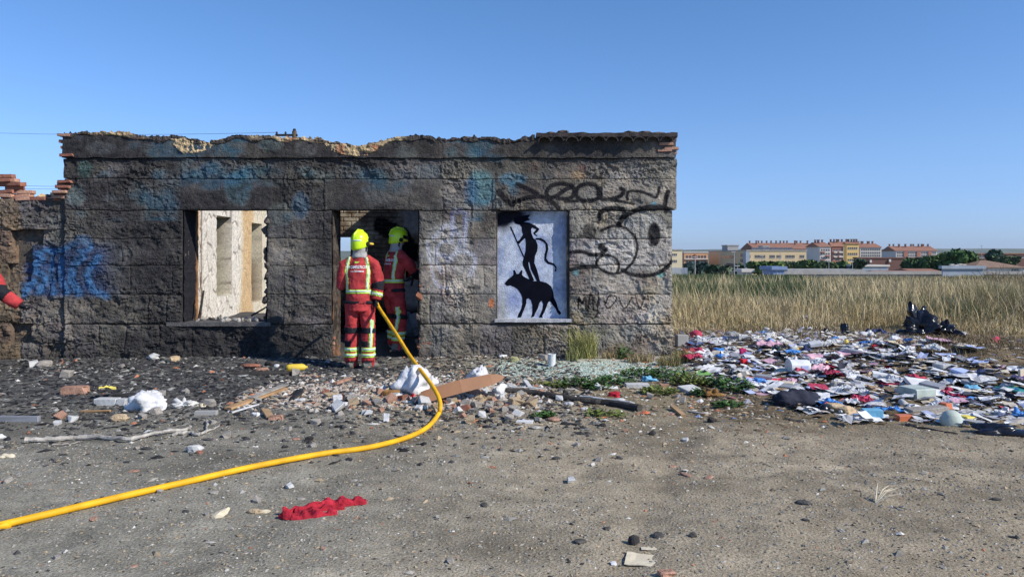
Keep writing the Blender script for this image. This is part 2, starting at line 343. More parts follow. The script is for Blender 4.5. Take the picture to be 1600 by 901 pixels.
def black_mask(U, V):
    m = np.zeros(U.shape)
    wob = 1.2*(fbm(U*.15, V*.15, s=61)-.5)
    sel = (U > 690)
    u, v = U[sel], V[sel]; r = np.zeros(u.shape)
    for pts, w in BLK:
        a = np.array(pts); q = (u > a[:, 0].min()-8) & (u < a[:, 0].max()+8) & (v > a[:, 1].min()-8) & (v < a[:, 1].max()+8)
        if q.any():
            d = dpoly(u[q]+wob[sel][q], v[q], pts); r[q] = np.maximum(r[q], 1-smooth(w*.95, w*1.6, d))
    for cx, cy, rx, ry, k in [(1022, 366, 10.5, 20, 1), (940, 386, 6.5, 7.5, .95), (921, 361, 11, 13, .75), (1022, 366, 3, 3, 0)]:
        e = np.hypot((u-cx)/rx, (v-cy)/ry); r = np.maximum(r, k*(1-smooth(.8, 1.1, e)))
    m[sel] = r; return m
BLOBS = [  # paint patches: cu, cv, ru, rv, colour, strength
 (134, 264, 13, 17, (.05, .19, .17), .85), (121, 305, 16, 20, (.10, .20, .2), .8), (128, 333, 10, 9, (.06, .15, .2), .6),
 (160, 232, 26, 12, (.03, .12, .15), .5), (215, 300, 18, 20, (.03, .09, .12), .5), (260, 285, 18, 14, (.04, .10, .12), .45), (545, 268, 26, 14, (.03, .11, .14), .5), (668, 268, 22, 14, (.04, .13, .15), .5), (300, 275, 20, 12, (.03, .1, .16), .5), (85, 345, 20, 12, (.1, .16, .2), .4), (373, 292, 24, 34, (.02, .15, .2), .8), (396, 268, 26, 16, (.04, .13, .13), .55), (330, 262, 20, 14, (.04, .09, .13), .5),
 (470, 320, 16, 24, (.02, .12, .22), .85), (440, 335, 22, 22, (.03, .11, .12), .6), (365, 228, 22, 14, (.03, .1, .14), .6), (425, 226, 20, 14, (.04, .14, .15), .7), (480, 232, 20, 14, (.04, .08, .12), .6),
 (500, 276, 30, 10, (.03, .13, .15), .6), (480, 268, 14, 10, (.03, .13, .17), .7), (635, 238, 20, 12, (.04, .12, .13), .6), (740, 240, 14, 10, (.06, .22, .26), .7), (705, 238, 12, 10, (.05, .18, .22), .7),
 (630, 285, 18, 22, (.04, .08, .13), .6), (590, 300, 40, 20, (.05, .08, .09), .5), (752, 294, 24, 32, (.08, .26, .29), .9), (736, 298, 14, 24, (.02, .07, .17), .75), (800, 280, 26, 12, (.03, .19, .3), .85), (803, 296, 9, 12, (.05, .22, .32), .8), (812, 300, 18, 14, (.06, .05, .05), .7),
 (707, 350, 5, 26, (.18, .24, .55), .55), (727, 350, 5, 24, (.2, .26, .55), .55), (717, 330, 12, 6, (.15, .2, .45), .5),
 (900, 424, 5, 8, (.12, .38, .42), .8), (1032, 428, 7, 6, (.10, .38, .36), .75), (1021, 318, 5, 3, (.12, .4, .5), .9), (768, 473, 5, 9, (.7, .2, .06), .95),
 (910, 262, 8, 6, (.16, .04, .03), .7), (835, 262, 10, 10, (.14, .04, .05), .6), (905, 274, 14, 8, (.4, .24, .1), .6)]
WHT = [(spline([(678, 372), (700, 352), (720, 372), (706, 400), (682, 396)]), 4), (spline([(690, 425), (680, 400), (690, 378), (710, 380)]), 3), (spline([(700, 410), (720, 392), (742, 404), (735, 430)]), 4), (spline([(708, 340), (706, 380)]), 3), (spline([(730, 335), (726, 385)]), 3.5), (spline([(668, 380), (680, 440), (700, 450)]), 3)]
BLUE_L = [(spline([(52, 398), (66, 392), (92, 392), (122, 378), (140, 380)]), 5), (spline([(120, 372), (138, 372), (142, 388), (124, 392)]), 4), (spline([(50, 440), (38, 452), (36, 462)]), 6), (spline([(62, 402), (48, 420), (66, 434), (58, 456)]), 6), (spline([(78, 402), (76, 430), (84, 458)]), 4),
          (spline([(96, 404), (94, 430), (104, 456)]), 6), (spline([(128, 402), (114, 418), (114, 440), (124, 458)]), 7), (spline([(156, 402), (138, 424), (146, 452), (170, 464)]), 6)]
def wall_col(U, V, tint=None):
    n = fbm(U*.05, V*.05, s=71); n2 = fbm(U*.2, V*.2, s=72, o=5); n3 = fbm(U*.018, V*.03, s=73)
    c = lerp3(np.array([.52, .465, .385]), np.array([.45, .425, .39]), smooth(.35, .65, n))
    c = lerp3(c, np.array([.42, .32, .2]), smooth(.5, .7, n3)*(.3+.7*smooth(430, 500, V))*smooth(760, 850, U)*.8)
    c = lerp3(c, np.array([.30, .21, .18]), smooth(.55, .75, fbm(U*.03+9, V*.03, s=74))*.5)
    if tint is not None: c = c*tint
    c = c*(.6+.8*n2)[..., None]
    s = np.clip(bil(U, V)+.5*(fbm(U*.03, V*.03, s=75)-.5)+.5*(n2-.5), 0, 1)
    # soot tongues, the broken bright patches
    for cu, cv, ru, rv, k in [(305, 232, 36, 18, -.0), (180, 262, 26, 9, -.3), (200, 395, 30, 14, -.25), (445, 400, 25, 30, -.35), (430, 390, 18, 40, -.2), (470, 430, 20, 30, -.2), (100, 500, 40, 22, -.15), (690, 440, 40, 90, -.2), (530, 310, 60, 16, -.1), (330, 535, 90, 26, .3), (205, 530, 120, 12, .1), (810, 340, 34, 8, .7), (800, 530, 30, 30, .2)]:
        s = np.clip(s+k*np.exp(-((U-cu)/ru)**2-((V-cv)/rv)**2), 0, 1)
    for cu, cv, ru, rv, k, a in [(u, v, r1, r2, k, a) for u, v, r1, r2, k, a in BLOBS]:
        e = np.hypot((U-cu)/ru, (V-cv)/rv)+.35*(fbm(U*.1, V*.1, s=76)-.5); m = a*(1-smooth(.7, 1.1, e))*(.6+.5*n2); c = lerp3(c, np.array(k)*1.25, np.clip(m, 0, 1)); s = s*(1-.85*m)
    # big blue lettering on the left
    box = smooth(22, 34, U+8*(n-.5))*(1-smooth(150, 215, U+30*(n-.5)))*smooth(364, 392, V+10*(n-.5)-.12*(U-30)*0)*(1-smooth(458, 470, V+6*(n-.5)))
    m = np.clip(box*(.75+.6*(n2-.3)), 0, 1)
    c = lerp3(c, np.array([.02, .075, .22]), m); s = s*(1-.8*m)
    d = np.full(U.shape, 99.)
    for pts, w in BLUE_L: d = np.minimum(d, dpoly(U, V, pts)/w)
    mm = (1-smooth(.75, 1.15, d))*.9; c = lerp3(c, np.array([.06, .2, .42]), mm*(.5+.7*n2)); s = s*(1-.8*mm)
    rim = np.exp(-((box-.45)/.22)**2); c = lerp3(c, np.array([.35, .42, .42]), rim*.35*(1-m)*(U < 230))
    soot = lerp3(np.array([.012, .013, .018]), np.array([.06, .055, .05]), n2**1.6*1.3)
    pl = smooth(.56, .7, fbm(U*.022+3, V*.03, s=78))*(U > 380)*(U < 520)*(V > 330); s = s*(1-.5*pl); c = lerp3(c, np.array([.3, .27, .3]), pl*.6)
    washes = smooth(.5, .68, fbm(U*.012+5, V*.025, s=79))*(V < 345)*(U > 100)*(U < 860); c = lerp3(c, lerp3(np.array([.03, .13, .16]), np.array([.05, .14, .24]), n)*1.2, np.clip(washes*.95*(.4+n2), 0, 1)); s = s*(1-.62*washes)
    blot = smooth(.55, .72, fbm(U*.05+11, V*.06, s=77)); c = c*(1-.45*blot)[..., None]
    c = lerp3(c, soot, np.clip(s**.45*1.04, 0, .98))
    for cu, cv, ru, rv, a in [(1008, 378, 44, 48, .4), (962, 392, 34, 36, .35), (935, 398, 30, 24, .4), (700, 385, 38, 42, .25)]:
        e = np.hypot((U-cu)/ru, (V-cv)/rv); c = lerp3(c, np.array([.56, .54, .5]), a*(1-smooth(.85, 1.05, e))*(.5+.8*n2))
    d = np.full(U.shape, 99.)
    for pts, w in WHT: d = np.minimum(d, dpoly(U, V, pts)/w)
    c = lerp3(c, np.array([.5, .52, .6]), np.clip((1-smooth(.4, 1.4, d))*.55*(.4+n2), 0, 1))
    b = black_mask(U, V); c = lerp3(c, np.array([.012, .012, .015]), np.clip(b*(.8+.3*n2), 0, 1))
    return c
# broken top outline (photo column -> row)
TOP = [(98, 209), (112, 207), (150, 205), (205, 208), (225, 214), (264, 214), (275, 212), (330, 222), (350, 216), (372, 212), (432, 214), (500, 216), (520, 222), (560, 228), (582, 224), (620, 215), (650, 212), (700, 217), (742, 213), (776, 215), (802, 219), (826, 214), (842, 210), (1062, 210)]
def topv(U): return np.interp(U, [a for a, b in TOP], [b for a, b in TOP])
WB = 11.5           # back face of the wall
def openings(): return [(285, 418, 328, 502), (518, 655, 328, 566), (775, 890, 330, 498)]
def rough_amt(U, V):
    a = np.full(U.shape, .9)
    sm_ = np.maximum.reduce([((V < 247)*.8), ((V > 280) & (V < 328) & (U > 283) & (U < 425))*.8, ((V > 280) & (V < 328) & (U > 510) & (U < 692))*.8, ((V > 284) & (U > 815) & (V < 328))*.35, ((U > 740) & (U < 775))*.5, ((U > 655) & (U < 690))*.5, ((U > 418) & (U < 445))*.5])
    return a*(1-sm_)+.05
def inner(X):
    U = 800+X*FPX/11; d = np.full(U.shape, 99.)
    for e in (285, 418, 518, 655, 775, 890, 1052): d = np.minimum(d, np.abs(U-e))
    return smooth(2, 12, d)
def stone(parent, u0, u1, v0, v1, step, Y=11.0, depth=.2, proud=None, tintv=None, name='stone', mat='masonry', jw=.012, colf=wall_col, seed=0, skew=None):
    x0, x1, zt, zb = wx(u0)+.0008, wx(u1)-.0008, wz(v0)-.0008, wz(v1)+.0008
    nx = max(3, int((x1-x0)/step)); nz = max(3, int((zt-zb)/step))
    X, Z = np.meshgrid(np.linspace(x0, x1, nx+1), np.linspace(zb, zt, nz+1))
    # uneven outline of every block
    ex = np.minimum(X-x0, x1-X); ez = np.minimum(Z-zb, zt-Z)
    Xw = X + .05*(fbm(X*5, Z*5, s=81)-.5)*inner(X); Zw = Z + .045*(fbm(X*4, Z*5, s=82)-.5)*inner(X)
    U = 800+X*FPX/11; V = HOR-(Z-EYE)*FPX/11
    V2 = np.maximum(V, 0)
    tz = wz(topv(U)+3+4*fbm(U*.09, U*0+3, s=83))
    Zw = np.minimum(Zw, tz)
    ra = rough_amt(U, V)
    ra = ra*(1-.42*smooth(.5, .62, fbm(X*1.3+9, Z*1.5+2, s=70)))
    hz = smooth(.35, .6, fbm(X*1.1+4, Z*1.4, s=80))
    d = .056*ra*(ridged(X*6+Z*4, Z*11-X*3, s=84, o=5)-.42) + (.02+.022*hz)*ra*(ridged(X*20+Z*14, Z*34-X*16, s=85, o=3)-.45) + .07*(fbm(X*2.2, Z*2.6, s=86, o=3)-.5)*(.35+.65*ra) + .007*(ridged(X*40, Z*46, s=90, o=2)-.45)
    hole = smooth(.62, .7, fbm(X*5, Z*6, s=87)); d = d-.03*hole*ra
    e = np.minimum(ex, ez); cov = smooth(.4, .58, fbm(X*1.6, Z*2.2, s=88)); jd = .001+(.03*cov*(.4+.6*ra))*np.interp(V, [240, 330, 400, 560], [.15, .28, .5, .95])*(.3+fbm(X*7, Z*7, s=89))
    d = d - jd*np.exp(-(e/jw)**2)
    d = d + (random.uniform(-.006, .012) if proud is None else proud)
    Yf = Y - d
    v = np.stack([Xw, Yf, Zw], -1).reshape(-1, 3)
    ii = np.arange((nx+1)*(nz+1)).reshape(nz+1, nx+1)
    f = np.stack([ii[:-1, :-1], ii[:-1, 1:], ii[1:, 1:], ii[1:, :-1]], -1).reshape(-1, 4).tolist()
    loop = list(ii[0, :])+list(ii[1:, -1])+list(ii[-1, -2::-1])+list(ii[-2:0:-1, 0])
    b = v[loop].copy(); b[:, 1] = Y+depth; n = len(v); m = len(loop)
    f += [(loop[(k+1) % m], loop[k], n+k, n+(k+1) % m) for k in range(m)]
    f.append(tuple(n+k for k in range(m)))
    tint = np.array(tintv if tintv is not None else [random.uniform(.82, 1.15)]*3)*np.array([1, random.uniform(.96, 1.02), random.uniform(.9, 1.04)])
    allv = np.vstack([v, b]); aU = 800+allv[:, 0]*FPX/11; aV = HOR-(allv[:, 2]-EYE)*FPX/11
    c = colf(aU, aV, tint)
    o_ = np.array([(x0+x1)/2, Y, zb]); return mk(name, allv-o_, f, MATS[mat], parent, loc=tuple(o_), sm=False, col=c)
ruin = empty('ruined_wall', (0, 11.25, 0), 0, 'long soot-blackened roofless stone wall with three openings and graffiti', 'ruined building')
ruin_inv = Vector((0, -11.25, 0))
def rp(o): o.location = Vector(o.location)+ruin_inv; return o
# mortar core, kept behind the stone faces and clear of the openings
mb = MB()
cy0, cy1 = 11.045, WB
def core(u0, u1, v0, v1): mb.box(wx(u0), wx(u1), cy0, cy1, wz(v1) if v1 < 560 else -.3, wz(v0))
us = [102, 287, 416, 520, 653, 777, 888, 1048]
for a, b in zip(us[:-1], us[1:]):
    if (a, b) == (287, 416): core(a, b, 232, 326); core(a, b, 504, 600)
    elif (a, b) == (520, 653): core(a, b, 232, 326)
    elif (a, b) == (777, 888): core(a, b, 225, 328); core(a, b, 500, 600)
    else: core(a, b, 232, 600)
rp(mb.build('mortar', MATS['mortar'], ruin))
rows = [(212, 247, 0), (248, 279, 1), (280, 327.5, 2), (329, 372, 3), (373, 414, 4), (415, 459, 5), (460, 505, 6), (507, 566, 7)]
fixed = {0: [100, 150, 225, 340, 440, 520, 600, 690, 775, 850, 940, 1012, 1055], 1: [100, 165, 240, 310, 380, 450, 530, 610, 690, 770, 850, 930, 1000, 1057],
 2: [102, 170, 240, 283, 425, 508, 692, 770, 940, 1057],
 3: [102, 160, 225, 285, 418, 470, 505, 518, 655, 690, 735, 775, 890, 950, 1000, 1050], 4: [102, 190, 245, 285, 418, 450, 518, 655, 680, 740, 775, 890, 930, 990, 1050],
 5: [102, 150, 205, 270, 285, 418, 480, 518, 655, 695, 755, 775, 890, 925, 1005, 1050], 6: [102, 150, 232, 262, 285, 418, 455, 518, 655, 672, 720, 775, 890, 935, 1012, 1050],
 7: [102, 157, 198, 250, 300, 360, 420, 490, 520, 655, 700, 750, 800, 850, 888, 940, 1000, 1051]}
for v0, v1, k in rows:
    e = fixed[k]
    for a, b in zip(e[:-1], e[1:]):
        mid = (a+b)/2
        if any(o[0] <= mid <= o[1] and o[2]-3 < (v0+v1)/2 < o[3] for o in openings()): continue
        if k == 7 and 518 < mid < 655: continue
        big = k in (0, 2)
        rp(stone(ruin, a, b, v0, v1, .0125 if a > 650 else .017, proud=(.012 if k == 2 and a in (283, 508, 770, 940) else .045 if k == 0 else random.uniform(-.003, .004)) + (.015 if k == 7 and a < 260 else 0), jw=.014, seed=a, name='lintel' if (k == 2 and a in (283, 508, 770)) else 'cornice_block' if k == 0 else 'stone'))
# window sills
def sill(u0, u1, v0, v1, out, col, nm='sill'):
    X = np.linspace(wx(u0), wx(u1), int((u1-u0)/1.6)); m = len(X)
    zt = wz(v0)+.006*(fbm(X*8, X*0, s=91)-.5); zb = wz(v1)+.014*(fbm(X*9, X*0+4, s=92)-.5); yf = 11-out+.012*(fbm(X*12, X*0+8, s=93)-.5)
    v = np.concatenate([np.stack([X, X*0+11.48, zt], 1), np.stack([X, yf, zt], 1), np.stack([X, yf, zb], 1), np.stack([X, X*0+11.02, zb], 1)])
    f = [(j*m+i, (j+1)*m+i, (j+1)*m+i+1, j*m+i+1) for j in range(3) for i in range(m-1)]+[(0, 3*m, 2*m, m), (m-1, 2*m-1, 3*m-1, 4*m-1)]
    U = 800+v[:, 0]*FPX/11; c = np.array(col)*(.7+.6*fbm(v[:, 0]*10, v[:, 1]*10, s=94))[:, None]
    return rp(mk(nm, v, f, MATS['masonry'], ruin, col=c))
sill(262, 424, 503, 509, .05, (.12, .115, .11)); sill(773, 893, 498, 503, .04, (.46, .46, .48))
# reveals of window and doorway (rough jamb faces)
def reveal(U0, v0, v1, y0, y1, colf, nm='jamb', amp=.03, step=.02, sgn=1, seed=0):
    Y, Z = np.meshgrid(np.linspace(y0, y1, int((y1-y0)/step)+2), np.linspace(wz(v1), wz(v0), int((wz(v0)-wz(v1))/step)+2))
    X = wx(U0)+sgn*(amp*(ridged(Y*6+seed, Z*9, s=95)-.4)+.5*amp*(fbm(Y*2, Z*3+seed, s=96)-.5))
    v = np.stack([X, Y, Z], -1).reshape(-1, 3); ii = np.arange(X.size).reshape(X.shape)
    f = np.stack([ii[:-1, :-1], ii[:-1, 1:], ii[1:, 1:], ii[1:, :-1]], -1).reshape(-1, 4)
    if sgn < 0: f = f[:, ::-1]
    return rp(mk(nm, v, f, MATS['masonry'], ruin, col=colf(Y, Z).reshape(-1, 3)))
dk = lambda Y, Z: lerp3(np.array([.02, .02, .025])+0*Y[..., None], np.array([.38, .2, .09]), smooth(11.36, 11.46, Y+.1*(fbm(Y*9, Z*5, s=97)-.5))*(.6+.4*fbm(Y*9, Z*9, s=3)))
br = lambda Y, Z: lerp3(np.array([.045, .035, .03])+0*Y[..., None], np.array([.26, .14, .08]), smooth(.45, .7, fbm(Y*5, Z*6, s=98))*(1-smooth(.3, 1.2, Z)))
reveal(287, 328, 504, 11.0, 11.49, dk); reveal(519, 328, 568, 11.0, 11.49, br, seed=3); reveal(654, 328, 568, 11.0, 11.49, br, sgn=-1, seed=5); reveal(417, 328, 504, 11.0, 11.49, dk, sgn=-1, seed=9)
# exposed bricks in the door jambs
def brick_mesh(nm, w=.24, d=.115, h=.05, j=.006, chop=0):
    b = bmesh.new(); bmesh.ops.create_cube(b, size=1)
    for v in b.verts: v.co = Vector((v.co.x*w, v.co.y*d, v.co.z*h))
    bmesh.ops.bevel(b, geom=b.edges[:], offset=.004, segments=1, affect='EDGES')
    for v in b.verts:
        v.co += Vector([random.uniform(-j, j) for _ in range(3)])
        if chop and v.co.x > w*.1: v.co.x -= random.uniform(0, chop)*w*(.5+v.co.z/h)
    me = bpy.data.meshes.new(nm); b.to_mesh(me); b.free(); return me
BR = []
for i in range(4):
    me = brick_mesh('brick', chop=.25 if i > 1 else 0); me.materials.append(MATS['brick' if i % 2 else 'brick_pale']); BR.append(me)
def wall_brick(u, v, Y=11.0, sc=1, rz=0):
    o = inst('brick', random.choice(BR), ruin, (wx(u), Y-11.25, wz(v)), (random.uniform(-.05, .05), random.uniform(-.06, .06), rz+random.uniform(-.1, .1)), (sc, sc, sc)); return o
for v in list(range(396, 430, 8))+list(range(452, 500, 8))+list(range(520, 556, 8)): wall_brick(664+random.uniform(-2, 3), v, 11.05+random.uniform(-.01, .015), .75)
for v in range(512, 560, 8): wall_brick(511+random.uniform(-4, 2), v, 11.045, .75)
for u, v in [(104, 212), (107, 230), (104, 221), (108, 243), (100, 292), (96, 300), (92, 308), (104, 284), (1046, 240), (1048, 233), (1040, 226), (1046, 219), (1038, 236)]: wall_brick(u, v, 11.0+random.uniform(-.03, .03), .85)
# broken render dips with sandy rubble, rubble along the wall head
def rock(seed, sub=1, sq=(1, 1, .7), amp=.35):
    b = bmesh.new(); bmesh.ops.create_icosphere(b, subdivisions=sub, radius=.5)
    v = np.array([p.co[:] for p in b.verts]); f = [tuple(q.index for q in p.verts) for p in b.faces]; b.free()
    r = 1+amp*(vn(v[:, 0]*2.3+seed*7.1, v[:, 1]*2.3, v[:, 2]*2.3+seed, s=5)-.5)*2+.25*amp*(vn(v[:, 0]*6+seed, v[:, 1]*6, v[:, 2]*6, s=6)-.5)*2
    return v*r[:, None]*np.array(sq), f
ROCKS = {}
def rock_me(cname, col, sub=1):
    if cname not in ROCKS:
        L_ = []
        for i in range(5):
            v, f = rock(i*3+len(cname), sub, amp=.6); me = bpy.data.meshes.new('stone'); me.from_pydata(v.tolist(), [], f); me.materials.append(M('rock_'+cname, col, rough=.95, var=.35, scale=3, bump=.5, bs=14, speck=.2, spec=.1)); L_.append(me)
        ROCKS[cname] = L_
    return random.choice(ROCKS[cname])
U_b = random.uniform
def rubble(u, v, Y, s, c='sandy', cc=(.46, .34, .19)):
    return inst('rubble_stone', rock_me(c, cc), ruin, (wx(u), Y-11.25, wz(v)), [random.uniform(-.5, .5), random.uniform(-.5, .5), random.uniform(0, 6)], (s*random.uniform(.8, 1.5), s, s*random.uniform(.45, .8)))
u = 110
while u < 842:
    tv = float(topv(u)); sandy = (262 < u < 345) or (495 < u < 590) or random.random() < .5
    s = random.uniform(.04, .13); rubble(u, tv+4, 11.0+random.uniform(.0, .14), s, *(('sandy', (.46, .34, .19)) if sandy else ('smoked', (.13, .11, .10)) if random.random() < .8 else ('reddish', (.3, .13, .08))))
    if random.random() < .4: rubble(u+3, tv+2+random.uniform(0, 3), 11.2+random.uniform(0, .2), s*1.1)
    u += random.uniform(3.4, 6.4)
for u, v, s in [(125, 211, .25), (150, 208, .22), (175, 211, .28), (196, 209, .22), (212, 213, .2), (480, 216, .2), (445, 214, .22), (735, 213, .26), (765, 215, .28), (700, 217, .2), (640, 214, .2)]:
    inst('rubble_stone', rock_me('smoked', (.13, .11, .10)), ruin, (wx(u), 11.12-11.25, wz(v+2)), (random.uniform(-.3, .3), random.uniform(-.25, .25), random.uniform(0, 3)), (s*1.3, s, s*.5))
def scar(pts, seed, amp=2.5, smoky=0):   # a bite out of the render that shows the sandy wall core
    mbv = []; f = []
    u0, u1 = min(p[0] for p in pts), max(p[0] for p in pts); v0, v1 = 205, 255
    U, V = np.meshgrid(np.arange(u0, u1, 1.1), np.arange(v0, v1, 1.1))
    low = np.interp(U, [p[0] for p in pts], [p[1] for p in pts])+3*(fbm(U*.12, V*.12, s=seed)-.5)
    X = (U-800)*11/FPX; tv = topv(U)-1+2.5-amp*.5+amp*(1-ridged(U*.11, U*0, s=seed+1, o=4))*(1 if amp > 3 else 1); Vc = np.clip(V, tv, low); Z = EYE+(HOR-Vc)*11/FPX
    edge = np.minimum(low-V, V-tv)
    Y = 10.93+.05*(1-ridged(X*12, Z*12, s=seed+2))+.09*smooth(8, -2, edge)*0-.0+.25*np.clip((230-V)/30, 0, 1)*0
    Y = Y-.03*(ridged(X*5, Z*6, s=seed+3)-.4)+.09*smooth(3, -1.5, low-V)
    v = np.stack([X, Y, Z], -1).reshape(-1, 3); ii = np.arange(X.size).reshape(X.shape)
    f = np.stack([ii[:-1, :-1], ii[1:, :-1], ii[1:, 1:], ii[:-1, 1:]], -1).reshape(-1, 4)
    n = fbm(X*20, Z*20, s=seed+4); c = lerp3(np.array([.50, .38, .22])*(.6+.8*n[..., None]), np.array([.38, .18, .1]), smooth(.6, .75, fbm(X*6, Z*9, s=seed+5)))
    if smoky: c = lerp3(c, np.array([.07, .06, .055]), smooth(.38, .6, fbm(X*2.2, Z*4, s=seed+6)+.1*smoky))
    rp(mk('broken_core', v, f, MATS['sand_rubble'], ruin, col=c.reshape(-1, 3)))
scar([(u, float(topv(u))+(9 if u > 104 else 3)+3*math.sin(u*.13)) for u in range(104, 848, 12)], 21, 9, 1)
scar([(264, 214), (275, 232), (290, 243), (310, 243), (325, 238), (345, 226), (356, 216)], 3)
scar([(492, 216), (505, 222), (514, 236), (530, 243), (555, 247), (575, 246), (590, 236), (600, 222)], 8)
# roof tiles at the right end
def tile_mesh():
    m_ = MB(); n = 10; L_ = .42; v = []
    for y, r in ((0, .085), (L_, .07)):
        for rr in (r, r-.014):
            for k in range(n+1): t = math.pi*k/n; v.append((rr*math.cos(t), y, rr*math.sin(t)*.8))
    a = n+1; f = []
    for k in range(n):
        f += [(k, k+1, 2*a+k+1, 2*a+k), (a+k+1, a+k, 3*a+k, 3*a+k+1), (k+1, k, a+k, a+k+1), (2*a+k, 2*a+k+1, 3*a+k+1, 3*a+k)]
    m_.add(v, f); me = bpy.data.meshes.new('roof_tile'); me.from_pydata(m_.v, [], m_.f); me.materials.append(MATS['tile']); return me
TM = tile_mesh()
for i in range(10):
    inst('roof_tile', TM, ruin, (wx(850+i*21)+random.uniform(-.01, .01), 10.84-11.25+random.uniform(-.02, .02), wz(223)+random.uniform(-.01, .01)), (R(6), 0, random.uniform(-.06, .06)), (1.12, 1, 1.1))
m_ = MB(); X = np.linspace(wx(838), wx(1057), 90)
for i in range(89):
    xa, xb = X[i], X[i+1]; zt = wz(209)+.03*(float(fbm(X[i]*6, 1.0, s=33))-.5); zb = wz(215); m_.box(xa-.002, xb, 10.9+.03*float(vn(X[i]*9, 0.0, s=3)), 11.45, zb, zt)
rp(m_.build('tile_bed', MATS['tile'], ruin))
for u, v, w in [(990, 207, .3), (1010, 206, .26), (1030, 209, .3), (860, 208, .22), (880, 206, .22), (1044, 212, .24), (1052, 216, .16)]:
    inst('rubble_stone', rock_me('smoked', (.13, .11, .10)), ruin, (wx(u), 11.05-11.25, wz(v)), (0, random.uniform(-.1, .1), random.random()), (w, .2, .09))
for i in range(14): rubble(1035+random.uniform(0, 24), 208+random.uniform(0, 12), 10.95+random.uniform(0, .3), random.uniform(.05, .1), 'warm', (.4, .28, .17))
for k in range(16):
    v = U_b(332, 500); inst('edge_stone', rock_me('smoked', (.13, .11, .10)), ruin, (wx(random.uniform(413, 420)), random.uniform(11.02, 11.25)-11.25, wz(v)), [random.uniform(0, 6) for _ in range(3)], (.12, .2, .14*random.uniform(.6, 1.5)))
    v = U_b(400, 560); inst('edge_stone', rock_me('smoked', (.13, .11, .10)) if k % 2 else rock_me('reddish', (.3, .13, .08)), ruin, (wx(random.uniform(653, 659)), random.uniform(11.0, 11.2)-11.25, wz(v)), [random.uniform(0, 6) for _ in range(3)], (.1, .16, .12*random.uniform(.6, 1.5)))
# painted panel in the third opening
px0, px1, pv0, pv1 = 775, 890, 330, 498
def panel_col():
    U, V = np.meshgrid(np.linspace(px0-1, px1+1, 110), np.linspace(pv1+1, pv0-1, 150)); X = (U-800)*11.12/FPX; Z = EYE+(HOR-V)*11.12/FPX
    n = fbm(U*.05, V*.04, s=101); n2 = fbm(U*.3, V*.3, s=102)
    c = lerp3(np.array([.52, .57, .66])*(1+0*U[..., None]), np.array([.33, .39, .55]), smooth(.4, .7, n)); c = lerp3(c, np.array([.22, .28, .5]), np.exp(-((U-803)/16)**2-((V-467)/18)**2)*.8)
    c = lerp3(c, np.array([.4, .4, .36]), np.exp(-((U-784)/9)**2)*smooth(440, 480, V)*.8); c = c*(.85+.3*n2)[..., None]
    sm_ = np.exp(-((U-803)/25)**2-((V-334)/10)**2)+np.exp(-((U-785)/16)**2-((V-345)/14)**2); c = lerp3(c, np.array([.012, .012, .02]), np.clip(sm_*1.25+.2*(n2-.5), 0, 1))
    Y = 11.12+0*U
    v = np.stack([(U-800)*11/FPX, Y, EYE+(HOR-V)*11/FPX], -1).reshape(-1, 3); ii = np.arange(U.size).reshape(U.shape)
    return v, np.stack([ii[:-1, :-1], ii[:-1, 1:], ii[1:, 1:], ii[1:, :-1]], -1).reshape(-1, 4), c.reshape(-1, 3)
v, f, c = panel_col(); panel = rp(mk('painted_panel', v, f, MATS['masonry'], ruin, col=c))
def flat(name, polys, Y, mat, parent):
    b = bmesh.new()
    for pts in polys:
        vs = [b.verts.new((wx(x+.35*math.sin(i*5.3)), Y, wz(y+.35*math.cos(i*3.7)))) for i, (x, y) in enumerate(pts)]
        for tr_ in tessellate_polygon([[Vector((x, y, 0)) for x, y in pts]]):
            try: b.faces.new([vs[i] for i in tr_])
            except ValueError: pass
    bmesh.ops.recalc_face_normals(b, faces=b.faces[:])
    r = bmesh.ops.extrude_face_region(b, geom=b.faces[:])
    for q in r['geom']:
        if isinstance(q, bmesh.types.BMVert): q.co.y += .003
    me = bpy.data.meshes.new(name); b.to_mesh(me); b.free(); me.materials.append(mat); o = bpy.data.objects.new(name, me); COL.objects.link(o); o.parent = parent; return o
z3 = lambda *p: zp(p, 700, 310, 4.29)
wolf = z3((378, 570), (402, 545), (430, 522), (440, 510), (437, 482), (446, 478), (460, 508), (476, 505), (492, 482), (501, 484), (497, 512), (505, 524), (540, 540), (575, 556), (625, 556), (665, 566), (695, 592), (708, 630), (712, 668), (730, 700), (745, 745), (764, 772), (752, 784), (735, 770), (722, 740), (700, 712), (686, 690), (674, 700), (664, 732), (648, 765), (634, 790), (636, 802), (612, 800), (622, 780), (636, 745), (640, 712), (628, 686), (612, 706), (604, 740), (588, 770), (580, 796), (560, 800), (566, 770), (566, 720), (556, 682), (540, 672), (528, 678), (528, 705), (512, 745), (498, 775), (490, 800), (466, 801), (474, 780), (494, 740), (500, 705), (498, 672), (490, 645), (468, 612), (446, 594), (420, 584), (396, 588))
woman = z3((452, 165), (440, 148), (452, 128), (500, 112), (552, 106), (535, 128), (555, 140), (520, 150), (512, 156), (545, 160), (585, 178), (614, 204), (600, 222), (586, 235), (600, 245), (602, 252), (585, 245), (572, 228), (592, 206), (566, 192), (560, 205), (562, 232), (575, 262), (590, 280), (602, 310), (600, 350), (586, 385), (582, 430), (600, 480), (616, 545), (618, 556), (598, 556), (585, 530), (560, 480), (548, 425), (540, 428), (546, 470), (565, 520), (580, 552), (552, 552), (530, 500), (505, 450), (500, 425), (508, 395), (520, 350), (524, 300), (520, 262), (492, 290), (480, 302), (462, 298), (462, 288), (480, 276), (505, 240), (498, 215), (495, 190), (482, 175))
